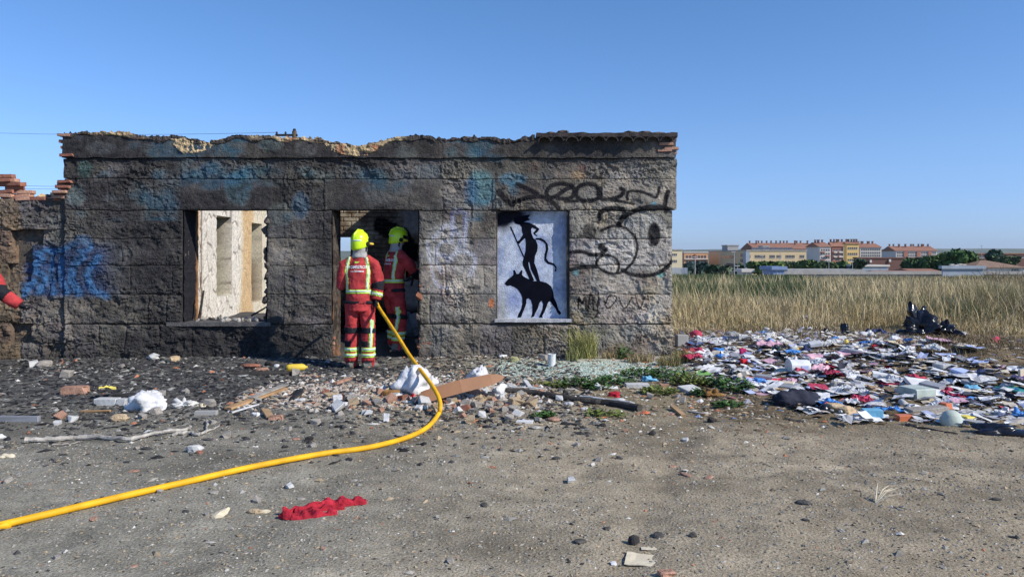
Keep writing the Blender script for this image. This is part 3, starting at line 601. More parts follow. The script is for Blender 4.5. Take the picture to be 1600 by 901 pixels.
tail = z3((590, 262), (625, 264), (655, 280), (672, 305), (674, 340), (664, 375), (662, 405), (680, 424), (715, 436), (732, 460), (728, 490), (716, 490), (722, 465), (708, 448), (672, 438), (650, 415), (650, 375), (658, 340), (655, 305), (640, 288), (615, 276), (590, 275))
staff = z3((416, 188), (424, 186), (513, 388), (507, 396))
for nm, pl in (('painted_wolf', wolf), ('painted_woman', woman), ('painted_tail', tail), ('painted_staff', staff)):
    o = flat(nm, [pl], 11.1165, MATS['black_paint'], ruin); rp(o)
o = flat('edge_shadow_strip', [[(885.5, 330), (890, 330), (890, 498), (886, 498), (884.5, 420)]], 11.02, MATS['soot_wood_shade'], ruin); rp(o)  # right jamb's shadow on the panel, put in as a dark strip
m_ = MB(); m_.box(wx(768), wx(774), 11.04, 11.5, wz(500), wz(328)); m_.box(wx(774), wx(891), 11.16, 11.5, wz(500), wz(328)); rp(m_.build('blocking', MATS['mortar'], ruin))
# debris on the window sill, charred sticks
for i in range(30):
    c_ = random.choice([('smoked', (.13, .11, .10)), ('paleash', (.38, .36, .33)), ('paleash', (.38, .36, .33))]); u = random.uniform(298, 415)
    inst('rubble_stone', rock_me(*c_), ruin, (wx(u), random.uniform(11.05, 11.42)-11.25, wz(501)), [random.uniform(0, 6) for _ in range(3)], [random.uniform(.04, .12)*(1 if u < 400 else 1.3) for _ in range(3)])
for a, b, w in [((409, 500), (413, 440), .022), ((385, 495), (412, 478), .016), ((302, 500), (306, 455), .02)]:
    m_ = MB(); m_.tube([(wx(a[0]), 11.2, wz(a[1])), (wx((a[0]+b[0])/2+1), 11.22, wz((a[1]+b[1])/2)), (wx(b[0]), 11.28, wz(b[1]))], [w, w*.9, w*.7], 6); rp(m_.build('charred_stick', MATS['charcoal'], ruin))
# ---------------------------------------------------------------- low wall on the left
low = empty('rubble_wall', (-7.2, 11.3, 0), 0, 'lower ruined rubble stone wall with red bricks on top, left of the blackened wall', 'wall')
li = Vector((7.2, -11.3, 0))
m_ = MB(); m_.box(wx(-90), wx(101), 11.14, 11.55, -.3, wz(316)); o = m_.build('mortar', MATS['mortar'], low); o.location = li
vv = 309
while vv < 560:
    h = random.uniform(22, 44); h = min(h, 566-vv); u = -92+random.uniform(0, 10)
    while u < 98:
        w = random.uniform(24, 52); w = min(w, 102-u)
        if w > 8:
            t = (1.25, .98, .72) if u < 25 else None
            dp = .1 if (26 < u+w/2 < 44) else 0
            if not (24 < u+w*.5 < 40 and w < 20):
                o = stone(low, u, u+w, vv, vv+h, .018, Y=11.06+dp, tintv=t, jw=.03, seed=u, proud=random.uniform(-.02, .03)); o.location = Vector(o.location)+li
        u += w
    vv += h
for v, us_ in [(305, [4, 28, 96]), (299, [6, 30, 92, 99]), (293, [14, 97, 103]), (287, [-2, 20, 97]), (281, [2, 8]), (275, [-6, 3]), (310, [10, 34, 56, 78, 92])]:
    for u in us_:
        inst('brick', BR[random.choice([0, 1, 1])], low, Vector((wx(u), 11.1+random.uniform(-.03, .05), wz(v)))+li, (0, random.uniform(-.05, .05), random.uniform(-.2, .2)), (.95, 1, 1.1))
for i in range(34):
    u = random.uniform(-60, 92); inst('rubble_stone', rock_me('sandy', (.46, .34, .19)) if random.random() < .5 else rock_me('smoked', (.13, .11, .10)), low, Vector((wx(u), 11.15+random.uniform(0, .3), wz(306+random.uniform(-1, 4))))+li, [random.uniform(0, 6) for _ in range(3)], [random.uniform(.08, .2), .12, random.uniform(.06, .1)])
# ---------------------------------------------------------------- rooms behind the wall
def vgrid(X, Y, Z, c, name, mat, parent, flip=False):
    v = np.stack([X, Y, Z], -1).reshape(-1, 3); ii = np.arange(X.size).reshape(X.shape)
    f = np.stack([ii[:-1, :-1], ii[:-1, 1:], ii[1:, 1:], ii[1:, :-1]], -1).reshape(-1, 4)
    return mk(name, v, f[:, ::-1] if flip else f, MATS[mat], parent, col=c.reshape(-1, 3))
iw = empty('inner_wall', (-5.5, 15, 0), 0, 'sunlit cracked white plaster wall with two tall niches seen through the left window', 'wall')
XI = -6.1; KI = 6.1/5.5; yy = np.arange(13.0, 17.5, .016); zz = np.arange(0, 3.0, .016); YY, ZZ = np.meshgrid(yy, zz)
pxx = 800+XI*FPX/YY; pyy = HOR-(ZZ-EYE)*FPX/YY
n = fbm(YY*1.5, ZZ*1.5, s=111); n2 = fbm(YY*9, ZZ*9, s=112)
white = lerp3(np.array([.66, .61, .52])*(1+0*YY[..., None]), np.array([.62, .54, .38]), smooth(15.1, 15.5, YY+.5*(n-.5))*.8)
ochre = np.array([.55, .36, .17]); c = lerp3(white, ochre, smooth(15.3, 15.5, YY+.35*(n-.5))*(1-smooth(15.9, 16.1, YY+.25*(n-.5)))*.85)
c = lerp3(c, np.array([.72, .66, .52]), smooth(16.8, 16.95, YY+.3*(n-.5)))
c = lerp3(c, np.array([.5, .27, .1]), (1-smooth(13.22, 13.3, YY+.2*(n-.5))))
def cells(a, b, s):   # distance to the nearest crack of a stretched cell pattern
    best = np.full(a.shape, 9.); sec = np.full(a.shape, 9.); ia, ib = np.floor(a), np.floor(b)
    for i in (-1, 0, 1):
        for j in (-1, 0, 1):
            qx = ia+i+_h(ia+i, ib+j, ia*0, s); qy = ib+j+_h(ia+i, ib+j, ia*0+1, s); d = np.hypot(a-qx, b-qy)
            sec = np.where(d < best, best, np.minimum(sec, d)); best = np.minimum(best, d)
    return sec-best
wa = YY+.12*(fbm(YY*4, ZZ*4, s=113)-.5); e1 = cells(wa*4.6, ZZ*2.0+.3*n, 5); e2 = cells(wa*8, ZZ*3.6, 9)
cr = np.maximum(1-smooth(.03, .13, e1), .55*(1-smooth(.0, .12, e2))*smooth(.45, .6, n))*np.where(YY < 15.3, 1, .35)
c = lerp3(c, np.array([.24, .21, .19]), cr*.8); c = c*(.86+.28*n2)[..., None]
c = lerp3(c, np.array([.12, .07, .04]), np.exp(-((YY-13.37-.05*(n2-.5))/.035)**2)*.9)
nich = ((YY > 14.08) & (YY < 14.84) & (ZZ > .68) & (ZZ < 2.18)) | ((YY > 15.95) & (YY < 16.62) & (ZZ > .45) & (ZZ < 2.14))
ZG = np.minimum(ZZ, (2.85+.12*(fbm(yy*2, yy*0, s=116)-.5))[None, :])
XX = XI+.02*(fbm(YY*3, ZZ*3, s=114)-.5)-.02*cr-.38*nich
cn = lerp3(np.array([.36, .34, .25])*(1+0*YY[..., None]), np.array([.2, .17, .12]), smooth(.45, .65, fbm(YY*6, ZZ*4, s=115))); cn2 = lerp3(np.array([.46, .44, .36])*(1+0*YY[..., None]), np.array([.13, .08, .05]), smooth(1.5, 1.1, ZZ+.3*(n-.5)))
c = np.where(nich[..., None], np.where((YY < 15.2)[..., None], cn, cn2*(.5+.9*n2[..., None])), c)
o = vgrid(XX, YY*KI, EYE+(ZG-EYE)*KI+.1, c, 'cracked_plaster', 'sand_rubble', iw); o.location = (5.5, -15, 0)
m_ = MB(); m_.box(-6.55, -6.5, 14.42, 19.4, 0, 2.8); m_.box(-6.5, -6.12, 14.38, 14.44, 0, 2.8); m_.box(-6.5, -6.12, 19.36, 19.4, 0, 2.8); o = m_.build('masonry_back', MATS['mortar'], iw); o.location = (5.5, -15, 0)
bw = empty('back_wall', (-2.2, 12.9, 0), 0, 'smoke-stained brick back wall of the room seen through the doorway', 'wall')
U, V = np.meshgrid(np.arange(470, 668, 1.3), np.arange(562, 285, -1.3)); Yb = 12.8
nb = fbm(U*.04, V*.04, s=121); nb2 = fbm(U*.2, V*.2, s=122)
c = lerp3(np.array([.2, .15, .105])*(1+0*U[..., None]), np.array([.42, .37, .28]), smooth(.5, .7, nb))
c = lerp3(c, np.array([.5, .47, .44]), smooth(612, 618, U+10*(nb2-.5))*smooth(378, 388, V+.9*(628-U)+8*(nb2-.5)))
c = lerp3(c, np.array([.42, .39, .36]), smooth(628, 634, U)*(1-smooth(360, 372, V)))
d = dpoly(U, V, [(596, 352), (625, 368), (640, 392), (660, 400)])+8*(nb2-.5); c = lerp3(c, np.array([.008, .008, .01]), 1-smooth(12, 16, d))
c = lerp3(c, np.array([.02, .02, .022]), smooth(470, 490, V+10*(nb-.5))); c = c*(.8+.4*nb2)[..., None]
Xg = (U-800)*Yb/FPX; Zg = EYE+(HOR-V)*Yb/FPX
hole = (U > 524) & (U < 547) & (V > 370) & (V < 452)
crs = (np.minimum(np.abs((Zg/.075) % 1-.5), 1)*0+1)
row = np.floor(Zg/.075); jz = np.abs((Zg/.075) % 1-.5)*2; jx = np.abs(((Xg+.13*(row % 2))/.26) % 1-.5)*2
bk = np.maximum(smooth(.75, .95, jz), smooth(.9, .98, jx))*(U < 625)
Yg = Yb-.02*(fbm(Xg*6, Zg*6, s=123)-.5)+.022*bk; c = lerp3(c, c*.0+np.array([.2, .17, .14]), bk*.5*(V < 470))
ii = np.arange(U.size).reshape(U.shape); keep = ~(hole[:-1, :-1])
q = np.stack([ii[:-1, :-1], ii[:-1, 1:], ii[1:, 1:], ii[1:, :-1]], -1)[keep]
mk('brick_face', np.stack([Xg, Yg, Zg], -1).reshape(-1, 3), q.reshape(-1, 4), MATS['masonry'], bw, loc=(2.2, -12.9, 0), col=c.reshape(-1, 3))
xh0, xh1, zh0, zh1 = (524-800)*Yb/FPX, (547-800)*Yb/FPX, EYE+(HOR-452)*Yb/FPX, EYE+(HOR-370)*Yb/FPX
m_ = MB(); x0, x1 = (470-800)*Yb/FPX, (668-800)*Yb/FPX
m_.box(x0, xh0, 12.84, 13.1, -.2, 2.75); m_.box(xh1, x1, 12.84, 13.1, -.2, 2.75); m_.box(xh0, xh1, 12.84, 13.1, -.2, zh0); m_.box(xh0, xh1, 12.84, 13.1, zh1, 2.75); m_.build('masonry_back', MATS['mortar'], bw, loc=(2.2, -12.9, 0))
rs = empty('unseen_room_shell', (-1.2, 12.2, 0), 0, 'unseen charred side walls behind the doorway, right one added to shade the room', 'ruined room')
m_ = MB(); m_.box(-1.3, -1.05, 11.52, 13.1, -.2, 3.2, j=.03); m_.build('unseen_side_wall', MATS['mortar'], rs, loc=(1.2, -12.2, 0))  # unseen right wall, added and raised to keep the back wall in shade
m_ = MB(); m_.box(-3.5, -3.3, 11.52, 13.1, -.2, 2.72, j=.03); m_.build('unseen_side_wall', MATS['mortar'], rs, loc=(1.2, -12.2, 0))

# ================================================================ PEOPLE
def fuse(mb_, vox, sm=4, fold=0, seed=0, fs=9):
    me = bpy.data.meshes.new('tmp'); me.from_pydata([tuple(p) for p in mb_.v], [], mb_.f); o = bpy.data.objects.new('tmp', me); COL.objects.link(o)
    m = o.modifiers.new('r', 'REMESH'); m.mode = 'VOXEL'; m.voxel_size = vox
    s_ = o.modifiers.new('s', 'SMOOTH'); s_.iterations = sm; s_.factor = .5
    dg = bpy.context.evaluated_depsgraph_get(); ev = o.evaluated_get(dg); r = bpy.data.meshes.new_from_object(ev)
    bpy.data.objects.remove(o); bpy.data.meshes.remove(me)
    n = len(r.vertices); v = np.empty(n*3); r.vertices.foreach_get('co', v); v = v.reshape(-1, 3)
    if fold:
        nn = np.empty(n*3); r.vertices.foreach_get('normal', nn); nn = nn.reshape(-1, 3)
        d = fold*(ridged(v[:, 0]*fs+3*v[:, 2], v[:, 1]*fs, v[:, 2]*fs*1.4-2*v[:, 0], s=seed, o=3)-.5)*2; v = v+nn*d[:, None]
        r.vertices.foreach_set('co', v.ravel()); r.update()
    return r, v
def put(name, me, mat, parent, sm=True):
    me.name = name; me.materials.clear(); me.materials.append(mat); me.polygons.foreach_set('use_smooth', [sm]*len(me.polygons))
    o = bpy.data.objects.new(name, me); COL.objects.link(o); o.parent = parent; return o
def peel(me, test, off, name, mat, parent):
    n = len(me.vertices); v = np.empty(n*3); me.vertices.foreach_get('co', v); v = v.reshape(-1, 3); nn = np.empty(n*3); me.vertices.foreach_get('normal', nn); nn = nn.reshape(-1, 3)
    ps = [tuple(p.vertices) for p in me.polygons]; cen = np.array([v[list(p)].mean(0) for p in ps]); cn = np.array([nn[list(p)].mean(0) for p in ps]); k = test(cen, cn)
    sel = [p for p, q in zip(ps, k) if q]
    if not sel: return None
    used = sorted({i for p in sel for i in p}); mp = {i: j for j, i in enumerate(used)}
    vv = v[used]+nn[used]*off; f = [tuple(mp[i] for i in p) for p in sel]
    # rim so that the tape has thickness
    ed = {}
    for p in f:
        for i in range(len(p)): ed[(p[i], p[(i+1) % len(p)])] = 1
    m = len(vv); vv = np.vstack([vv, v[used]-nn[used]*.002]); f += [(b, a, a+m, b+m) for (a, b) in ed if (b, a) not in ed]
    return mk(name, vv, f, mat, parent, sm=True)
def seg_t(c, pts):
    best = np.full(len(c), 9.); t = np.zeros(len(c)); tot = sum((Vector(b)-Vector(a)).length for a, b in zip(pts[:-1], pts[1:])); acc = 0
    for a, b in zip(pts[:-1], pts[1:]):
        a, b = np.array(a), np.array(b); L_ = np.linalg.norm(b-a); u = np.clip(((c-a)@(b-a))/L_**2, 0, 1); d = np.linalg.norm(c-a-u[:, None]*(b-a), axis=1)
        k = d < best; best[k] = d[k]; t[k] = (acc+u[k]*L_)/tot; acc += L_
    return best, t
def glove(parent, pos, axis_, fwd, side=1, mat='ff_black', curl=1.0):
    x = Vector(axis_).normalized(); y = (Vector(fwd)-x*Vector(fwd).dot(x)).normalized(); z = x.cross(y)
    T = Matrix((x, y, z)).transposed().to_4x4(); T.translation = Vector(pos)
    m = MB(); m.tube([T @ Vector(p) for p in [(0, -.075, 0), (0, -.04, 0), (0, 0, .0), (0, .035, 0)]], [.034, .036, .044, .04], 10, ry=[.03, .026, .021, .016])
    for i in range(4):
        ln = (.9, 1.06, 1, .8)[i]; p = Vector((-.033+.022*i, .035, 0)); a = -.25-.06*i; pts = [p.copy()]
        for L_, da in ((.036, -.75*curl), (.026, -.85*curl), (.02, -.6*curl)):
            a += da*.9; p = p+Vector((0, math.cos(a), math.sin(a)))*L_*ln; pts.append(p.copy())
        m.tube([T @ q for q in pts], [.0125, .012, .011, .009], 8)
    p = Vector((side*.04, -.03, -.005)); m.tube([T @ p, T @ (p+Vector((side*.02, .025, -.02))), T @ (p+Vector((side*.012, .05, -.045))), T @ (p+Vector((0, .06, -.062)))], [.015, .014, .013, .01], 8)
    r, v = fuse(m, .0055, 2); put('glove', r, MATS[mat], parent)
def boot(parent, ank, yaw):
    T = Matrix.Translation(Vector(ank)) @ Matrix.Rotation(yaw, 4, 'Z'); m = MB()
    m.tube([T @ Vector(p) for p in [(0, -.01, .25), (0, -.01, .12), (0, 0, .07)]], [.06, .058, .055], 12)
    m.tube([T @ Vector(p) for p in [(0, -.085, .045), (0, -.03, .055), (0, .06, .05), (0, .14, .04), (0, .185, .032)]], [.035, .046, .05, .05, .028], 12, ry=[.04, .052, .046, .036, .022])
    r, v = fuse(m, .008, 3); b = put('boot', r, MATS['boot'], parent)
    m = MB(); pr = [(-.045, -.11), (-.05, 0), (-.055, .1), (-.035, .18), (0, .205), (.035, .18), (.055, .1), (.05, 0), (.045, -.11), (0, -.125)]
    m.add([T @ Vector((a, c, z)) for z in (0, .025) for a, c in pr], [tuple(range(9, -1, -1)), tuple(range(10, 20))]+[(i, (i+1) % 10, 10+(i+1) % 10, 10+i) for i in range(10)])
    m.build('sole', MATS['charcoal'], b)
def firefighter(label, loc, yaw, J, head_yaw=0, hand_axis=None, lettering=True, tilt=0):
    root = empty('person', loc, yaw, label, 'person', 'firefighters at the ruin')
    RA = [J['rs'], J['re'], J['rw']]; LA = [J['ls'], J['le'], J['lw']]; RL = [J['rh'], J['rk'], J['ra']]; LL = [J['lh'], J['lk'], J['la']]
    hd = Vector(J['head']); nk = Vector(J['neck'])
    # the body: one continuous figure under the clothes, with a face
    m = MB(); pel = Vector(J['pel'])
    m.tube([pel+Vector((0, 0, -.1)), pel, pel+(nk-pel)*.35, pel+(nk-pel)*.75, nk+Vector((0, 0, -.06)), nk+Vector((0, 0, 0)), hd+Vector((0, 0, -.07))], [.13, .15, .13, .165, .12, .055, .055], 16, ry=[.1, .11, .1, .115, .08, .055, .058], up=Vector((0, 1, 0)))
    for A in (RA, LA): m.tube([nk+Vector((0, 0, -.07))]+A, [.06, .06, .045, .03], 10)
    for A in (RL, LL): m.tube([pel+Vector((0, 0, -.02))]+A, [.09, .085, .06, .045], 10)
    Hm = Matrix.Translation(hd) @ Matrix.Rotation(head_yaw, 4, 'Z') @ Matrix.Rotation(tilt, 4, 'X')
    m.tube([Hm @ Vector((0, .01, z)) for z in (-.11, -.08, -.03, .03, .08, .115)], [.035, .055, .07, .077, .066, .03], 16, ry=[.04, .07, .088, .096, .082, .035], up=Vector((0, 1, 0)))
    m.tube([Hm @ Vector((0, .095, .03)), Hm @ Vector((0, .118, -.012)), Hm @ Vector((0, .1, -.022))], [.01, .015, .012], 8)
    m.tube([Hm @ Vector((-.03, .09, -.052)), Hm @ Vector((0, .098, -.05)), Hm @ Vector((.03, .09, -.052))], [.006, .01, .006], 8)
    for s in (-1, 1):
        m.tube([Hm @ Vector((s*.075, 0, .02)), Hm @ Vector((s*.087, -.012, .01)), Hm @ Vector((s*.08, -.005, -.03))], [.014, .018, .01], 8)
        m.tube([Hm @ Vector((s*.032, .088, .035)), Hm @ Vector((s*.032, .097, .03))], [.012, .009], 8)
    r, v = fuse(m, .009, 3); put('body', r, MATS['skin'], root)
    # jacket
    m = MB(); hem = J['hem']; t = lambda z: pel+(nk-pel)*((z-pel.z)/(nk.z-pel.z))
    zs = [hem, hem+.1, pel.z+.1, pel.z+.22, pel.z+.34, nk.z-.09, nk.z-.035, nk.z+.02]
    m.tube([t(z) for z in zs], [.205, .2, .195, .205, .215, .165, .115, .075], 20, ry=[.15, .15, .148, .152, .15, .125, .098, .07], up=Vector((0, 1, 0)))
    for A, sg in ((RA, 1), (LA, -1)):
        sh = Vector(A[0]); c0 = sh+(t(sh.z)-sh)*.5
        sh.z -= .035; c0 = sh+(t(sh.z+.05)-sh)*.6+Vector((0, 0, .055)); m.tube([c0, sh, Vector(A[0])*.5+Vector(A[1])*.5, Vector(A[1]), Vector(A[1])*.4+Vector(A[2])*.6, Vector(A[2])], [.075, .088, .09, .083, .073, .066], 14)
    jk, v = fuse(m, .011, 4, .013, 3, 7); jo = put('jacket', jk, MATS['ff_red'], root)
    xc = pel.x
    def sides(c): return seg_t(c, RA), seg_t(c, LA)
    def band(z0, z1): return lambda c, n: (c[:, 2] > z0) & (c[:, 2] < z1) & (np.minimum(seg_t(c, RA)[0], seg_t(c, LA)[0]) > .088)
    w0 = J['belt']
    peel(jk, band(w0, w0+.055), .004, 'reflective_band', MATS['ff_lime'], root); peel(jk, band(w0+.016, w0+.04), .007, 'reflective_strip', MATS['ff_silver'], root)
    for s in (-1, 1):
        def brace(c, n, s=s, hw=.024):
            (dr, tr), (dl, tl) = sides(c); h = (c[:, 2]-w0)/(nk.z-w0); tt = pel.x+(nk.x-pel.x)*np.clip((c[:, 2]-pel.z)/(nk.z-pel.z), 0, 1); off = (.165 if s < 0 else .135)+.02*np.clip(.45-h, 0, 1)-.08*np.clip(h-.75, 0, 1)+.02*np.exp(-((h-.55)/.2)**2)
            return (np.abs(c[:, 0]-tt-s*off) < hw) & (c[:, 2] > w0+.05) & (c[:, 2] < nk.z-.01) & (np.minimum(dr, dl) > .02)
        peel(jk, brace, .004, 'reflective_brace', MATS['ff_lime'], root); peel(jk, lambda c, n, s=s: brace(c, n, s, .011), .007, 'reflective_strip', MATS['ff_silver'], root)
    for A in (RA, LA):
        def lim(a, b): return lambda c, n: (seg_t(c, A)[0] < .12) & (seg_t(c, A)[1] > a) & (seg_t(c, A)[1] < b) & ((np.abs(c[:, 0]-pel.x) > .16) | (c[:, 1] > .17))
        peel(jk, lim(.52, .73), .004, 'elbow_patch', MATS['ff_black'], root); 
        if not J.get('plain'): peel(jk, lim(.8, .92), .004, 'cuff_band', MATS['ff_lime'], root); peel(jk, lim(.835, .885), .007, 'reflective_strip', MATS['ff_silver'], root)
    # hood cloth hanging from the helmet over the neck
    m = MB(); m.tube([nk+Vector((0, -.01, -.03)), nk+Vector((0, 0, .04)), hd+Vector((0, -.01, -.05)), hd+Vector((0, -.01, .04))], [.13, .105, .112, .1], 16, ry=[.1, .095, .12, .11], up=Vector((0, 1, 0)))
    r, v = fuse(m, .01, 3, .006, 8, 14); nnf = peel(r, lambda c, n: ((Hm.inverted().to_3x3() @ Vector((0, 0, 0))).x+np.array([(Hm.inverted() @ Vector(p)).y for p in c]) < .06), .0, 'neck_hood', MATS['hood_grey'], root)
    # helmet
    m = MB(); prof = [(.02, .172), (.068, .162), (.103, .132), (.123, .083), (.128, .03), (.125, -.025), (.118, -.05)]
    v = []; n = 28
    for rr, z in prof:
        for k in range(n):
            a = 2*math.pi*k/n; cx, cy = math.cos(a), math.sin(a); L_ = 1.22 if cy < 0 else 1.12
            zz_ = z - (.035*max(0, -cy) if z < 0 else 0) + (.075*max(0, cy)**2 if z < .02 else 0)
            v.append(Hm @ Vector((rr*cx, rr*cy*L_, zz_+.012*(max(0, 1-abs(cx)*5) if z > .05 else 0))))
    f = [(i*n+k, (i+1)*n+k, (i+1)*n+(k+1) % n, i*n+(k+1) % n) for i in range(len(prof)-1) for k in range(n)]+[tuple(range(n))]
    he = mk('helmet', v, f, MATS['helmet_lime'], root, sm=True); sol = he.modifiers.new('t', 'SOLIDIFY'); sol.thickness = .006; sol.offset = -1
    m = MB()
    m.tube([Hm @ Vector((0, -.16, .05)), Hm @ Vector((0, -.13, .13)), Hm @ Vector((0, -.05, .182)), Hm @ Vector((0, .05, .178)), Hm @ Vector((0, .125, .13))], [.012, .018, .02, .018, .01], 8); m.build('crest', MATS['helmet_lime'], he, sm=True)
    m = MB(); pts = [Hm @ Vector((.128*math.sin(a), .128*1.13*math.cos(a), .052)) for a in np.linspace(-1.25, 1.25, 12)]; m.tube(pts, .007, 6, ry=.03*1); m.build('visor', MATS['helmet_lime'] if False else MATS['black_plastic'], he, sm=True)
    pts = [Hm @ Vector((.127*math.sin(a), -.127*1.22*math.cos(a), .045)) for a in np.linspace(-.95, .95, 12)]; m = MB(); m.tube(pts, .003, 6, ry=[.011]*12); m.build('reflective_strip', MATS['ff_silver'], he, sm=True)
    for s in (-1, 1):
        m = MB(); m.tube([Hm @ Vector((s*.128, .02, -.0)), Hm @ Vector((s*.15, .02, -.0))], [.034, .026], 12); m.tube([Hm @ Vector((s*.128, .0, -.04)), Hm @ Vector((s*.12, -.005, -.09)), Hm @ Vector((s*.06, .05, -.13))], [.014, .012, .012], 8)
        m.build('ear_guard', MATS['ff_black'], he, sm=True)
    m = MB(); m.tube([Hm @ Vector((.135, .06, .005)), Hm @ Vector((.15, .13, .0))], [.017, .015], 10); m.build('helmet_torch', MATS['yellow_plastic'], he, sm=True)
    # trousers
    m = MB(); m.tube([pel+Vector((0, 0, .12)), pel+Vector((0, 0, -.05)), pel+Vector((0, 0, -.17))], [.17, .185, .15], 18, ry=[.12, .14, .125], up=Vector((0, 1, 0)))
    for A, sg in ((RL, 1), (LL, -1)):
        h_, k_, a_ = [Vector(q) for q in A]; m.tube([h_+Vector((0, 0, .06)), h_, h_*.5+k_*.5, k_, k_*.55+a_*.45, k_*.2+a_*.8, a_+Vector((0, 0, .1))], [.11, .115, .108, .1, .1, .096, .1], 16)
    tr, v = fuse(m, .011, 4, .016, 13, 5.5); put('trousers', tr, MATS['ff_red'], root)
    gz = min(J['ra'][2], J['la'][2])
    for z0 in (.165, .24):
        for A in (RL, LL):
            oth = LL if A is RL else RL
            for a, b, mt, of in ((0, .055, 'ff_lime', .004), (.018, .038, 'ff_silver', .007)):
                peel(tr, lambda c, n: (c[:, 2] > gz+z0+a) & (c[:, 2] < gz+z0+b) & (seg_t(c, A)[0] < seg_t(c, oth)[0]), of, 'reflective_band' if a == 0 else 'reflective_strip', MATS[mt], root)
    for A in (RL, LL):
        oth = LL if A is RL else RL; kz = A[1][2]
        peel(tr, lambda c, n: (c[:, 2] > kz-.02) & (c[:, 2] < kz+.05) & (seg_t(c, A)[0] < seg_t(c, oth)[0]), .004, 'knee_patch', MATS['ff_black'], root)
        peel(tr, lambda c, n: (c[:, 2] > gz+.3) & (c[:, 2] < gz+.38) & (seg_t(c, A)[0] < seg_t(c, oth)[0]) & (c[:, 0] < A[1][0]+.01), .004, 'shin_patch', MATS['ff_black'], root)
    def lstripe(hw): return lambda c, n: (c[:, 2] > gz+.29) & (c[:, 2] < gz+.66) & (c[:, 1] < RL[1][1]+.0) & (np.abs(c[:, 0]-RL[1][0]-.05-.05*(c[:, 2]-gz-.3)) < hw)
    peel(tr, lstripe(.026), .004, 'leg_stripe', MATS['ff_lime'], root); peel(tr, lstripe(.012), .007, 'reflective_strip', MATS['ff_silver'], root)
    peel(tr, lambda c, n: (c[:, 2] > pel.z-.06) & (c[:, 2] < pel.z-.025), .012, 'belt', MATS['ff_black'], root)
    boot(root, (J['ra'][0], J['ra'][1], gz), J.get('rfy', -.5)); boot(root, (J['la'][0], J['la'][1], gz), J.get('lfy', .1))
    for nm, A, sd in (('r', RA, -1), ('l', LA, 1)):
        d = (Vector(A[2])-Vector(A[1])).normalized(); ax = Vector(J.get(nm+'ax', (0, .8, .2)))
        glove(root, Vector(A[2])+d*.06, ax, d, sd)
    if lettering:
        bv = BVHTree.FromPolygons([tuple(p.co) for p in jk.vertices], [tuple(p.vertices) for p in jk.polygons])
        for txt, sz, z in (('BOMBEROS', .056, nk.z-.16), ('a.o. Salamanca', .034, nk.z-.205)):
            cu = bpy.data.curves.new('lettering', 'FONT'); cu.body = txt; cu.size = sz; cu.align_x = 'CENTER'; cu.resolution_u = 2; cu.offset = .0012; cu.extrude = .0
            to = bpy.data.objects.new('lettering', cu); COL.objects.link(to); me = bpy.data.meshes.new_from_object(to.evaluated_get(bpy.context.evaluated_depsgraph_get())); bpy.data.objects.remove(to)
            b = bmesh.new(); b.from_mesh(me); bmesh.ops.subdivide_edges(b, edges=[e for e in b.edges if e.calc_length() > .02], cuts=1)
            for q in b.verts:
                x, z_ = q.co.x+nk.x-.008, q.co.y+z; h = bv.ray_cast(Vector((x, -1, z_)), Vector((0, 1, 0))); q.co = Vector((x, (h[0].y if h[0] else -.15)-.005, z_))
            b.to_mesh(me); b.free(); put('lettering', me, MATS['white_print'], root, False)
        m = MB(); h = bv.ray_cast(Vector((nk.x-.02, -1, nk.z-.075)), Vector((0, 1, 0))); yb = h[0].y if h[0] else -.15
        m.box(nk.x-.05, nk.x+.02, yb-.008, yb-.001, nk.z-.09, nk.z-.068); m.build('name_tab', MATS['ff_lime'], root)
    return root
L1 = P(562, 578, 10.1); L1.z = float(gh(L1.x, L1.y))+.0
J1 = dict(pel=(0, 0, .93), neck=(0, .01, 1.50), head=(0, .03, 1.665), hem=.77, belt=1.01,
          rs=(.235, 0, 1.40), re=(.30, -.02, 1.13), rw=(.265, -.05, .93), ls=(-.235, 0, 1.40), le=(-.285, .03, 1.12), lw=(-.17, .26, 1.03),
          rh=(.11, 0, .85), rk=(.135, 0, .50), ra=(.135, -.03, .0), lh=(-.11, 0, .85), lk=(-.125, .02, .50), la=(-.13, 0, .0), rax=(.1, 1, -.35), lax=(1, .3, 0), rfy=-.9, lfy=-.35)
firefighter('firefighter in dusty red suit standing outside the doorway with back turned, holding the yellow hose', L1, 0, J1, head_yaw=R(-28)).scale = (.87, .95, 1)
L2 = P(615, 560, 11.4); L2.z = max(.1, float(gh(L2.x, L2.y)))
yw = R(-48)
J2 = dict(pel=(0, 0, .95), neck=(0, .05, 1.50), head=(0, .09, 1.665), hem=.80, belt=1.02,
          rs=(.235, .05, 1.40), re=(.27, .22, 1.19), rw=(.19, .44, 1.2), ls=(-.235, .05, 1.40), le=(-.24, .25, 1.17), lw=(-.02, .5, 1.12),
          rh=(.11, 0, .86), rk=(.13, .05, .50), ra=(.14, -.03, .0), lh=(-.11, 0, .86), lk=(-.12, .08, .50), la=(-.15, .1, .0), rax=(.2, 1, .0), lax=(.2, 1, 0))
firefighter('firefighter inside the doorway leaning towards the right jamb and aiming the nozzle', L2, yw, J2, head_yaw=R(-22), tilt=R(-8)).scale = (.9, .95, 1)
L3 = Vector((-7.0, 9.75, float(gh(-7.0, 9.75))-.03))
J3 = dict(pel=(0, 0, .93), neck=(0, .01, 1.50), head=(0, .03, 1.665), hem=.77, belt=1.01,
          rs=(.235, 0, 1.40), plain=1, re=(.44, -.14, 1.07), rw=(.64, -.1, .91), ls=(-.235, 0, 1.40), le=(-.285, .03, 1.12), lw=(-.17, .26, 1.03),
          rh=(.11, 0, .85), rk=(.12, 0, .50), ra=(.11, -.03, .0), lh=(-.11, 0, .85), lk=(-.125, .02, .50), la=(-.13, 0, .0), rax=(0, 1, 0), lax=(1, .3, 0))
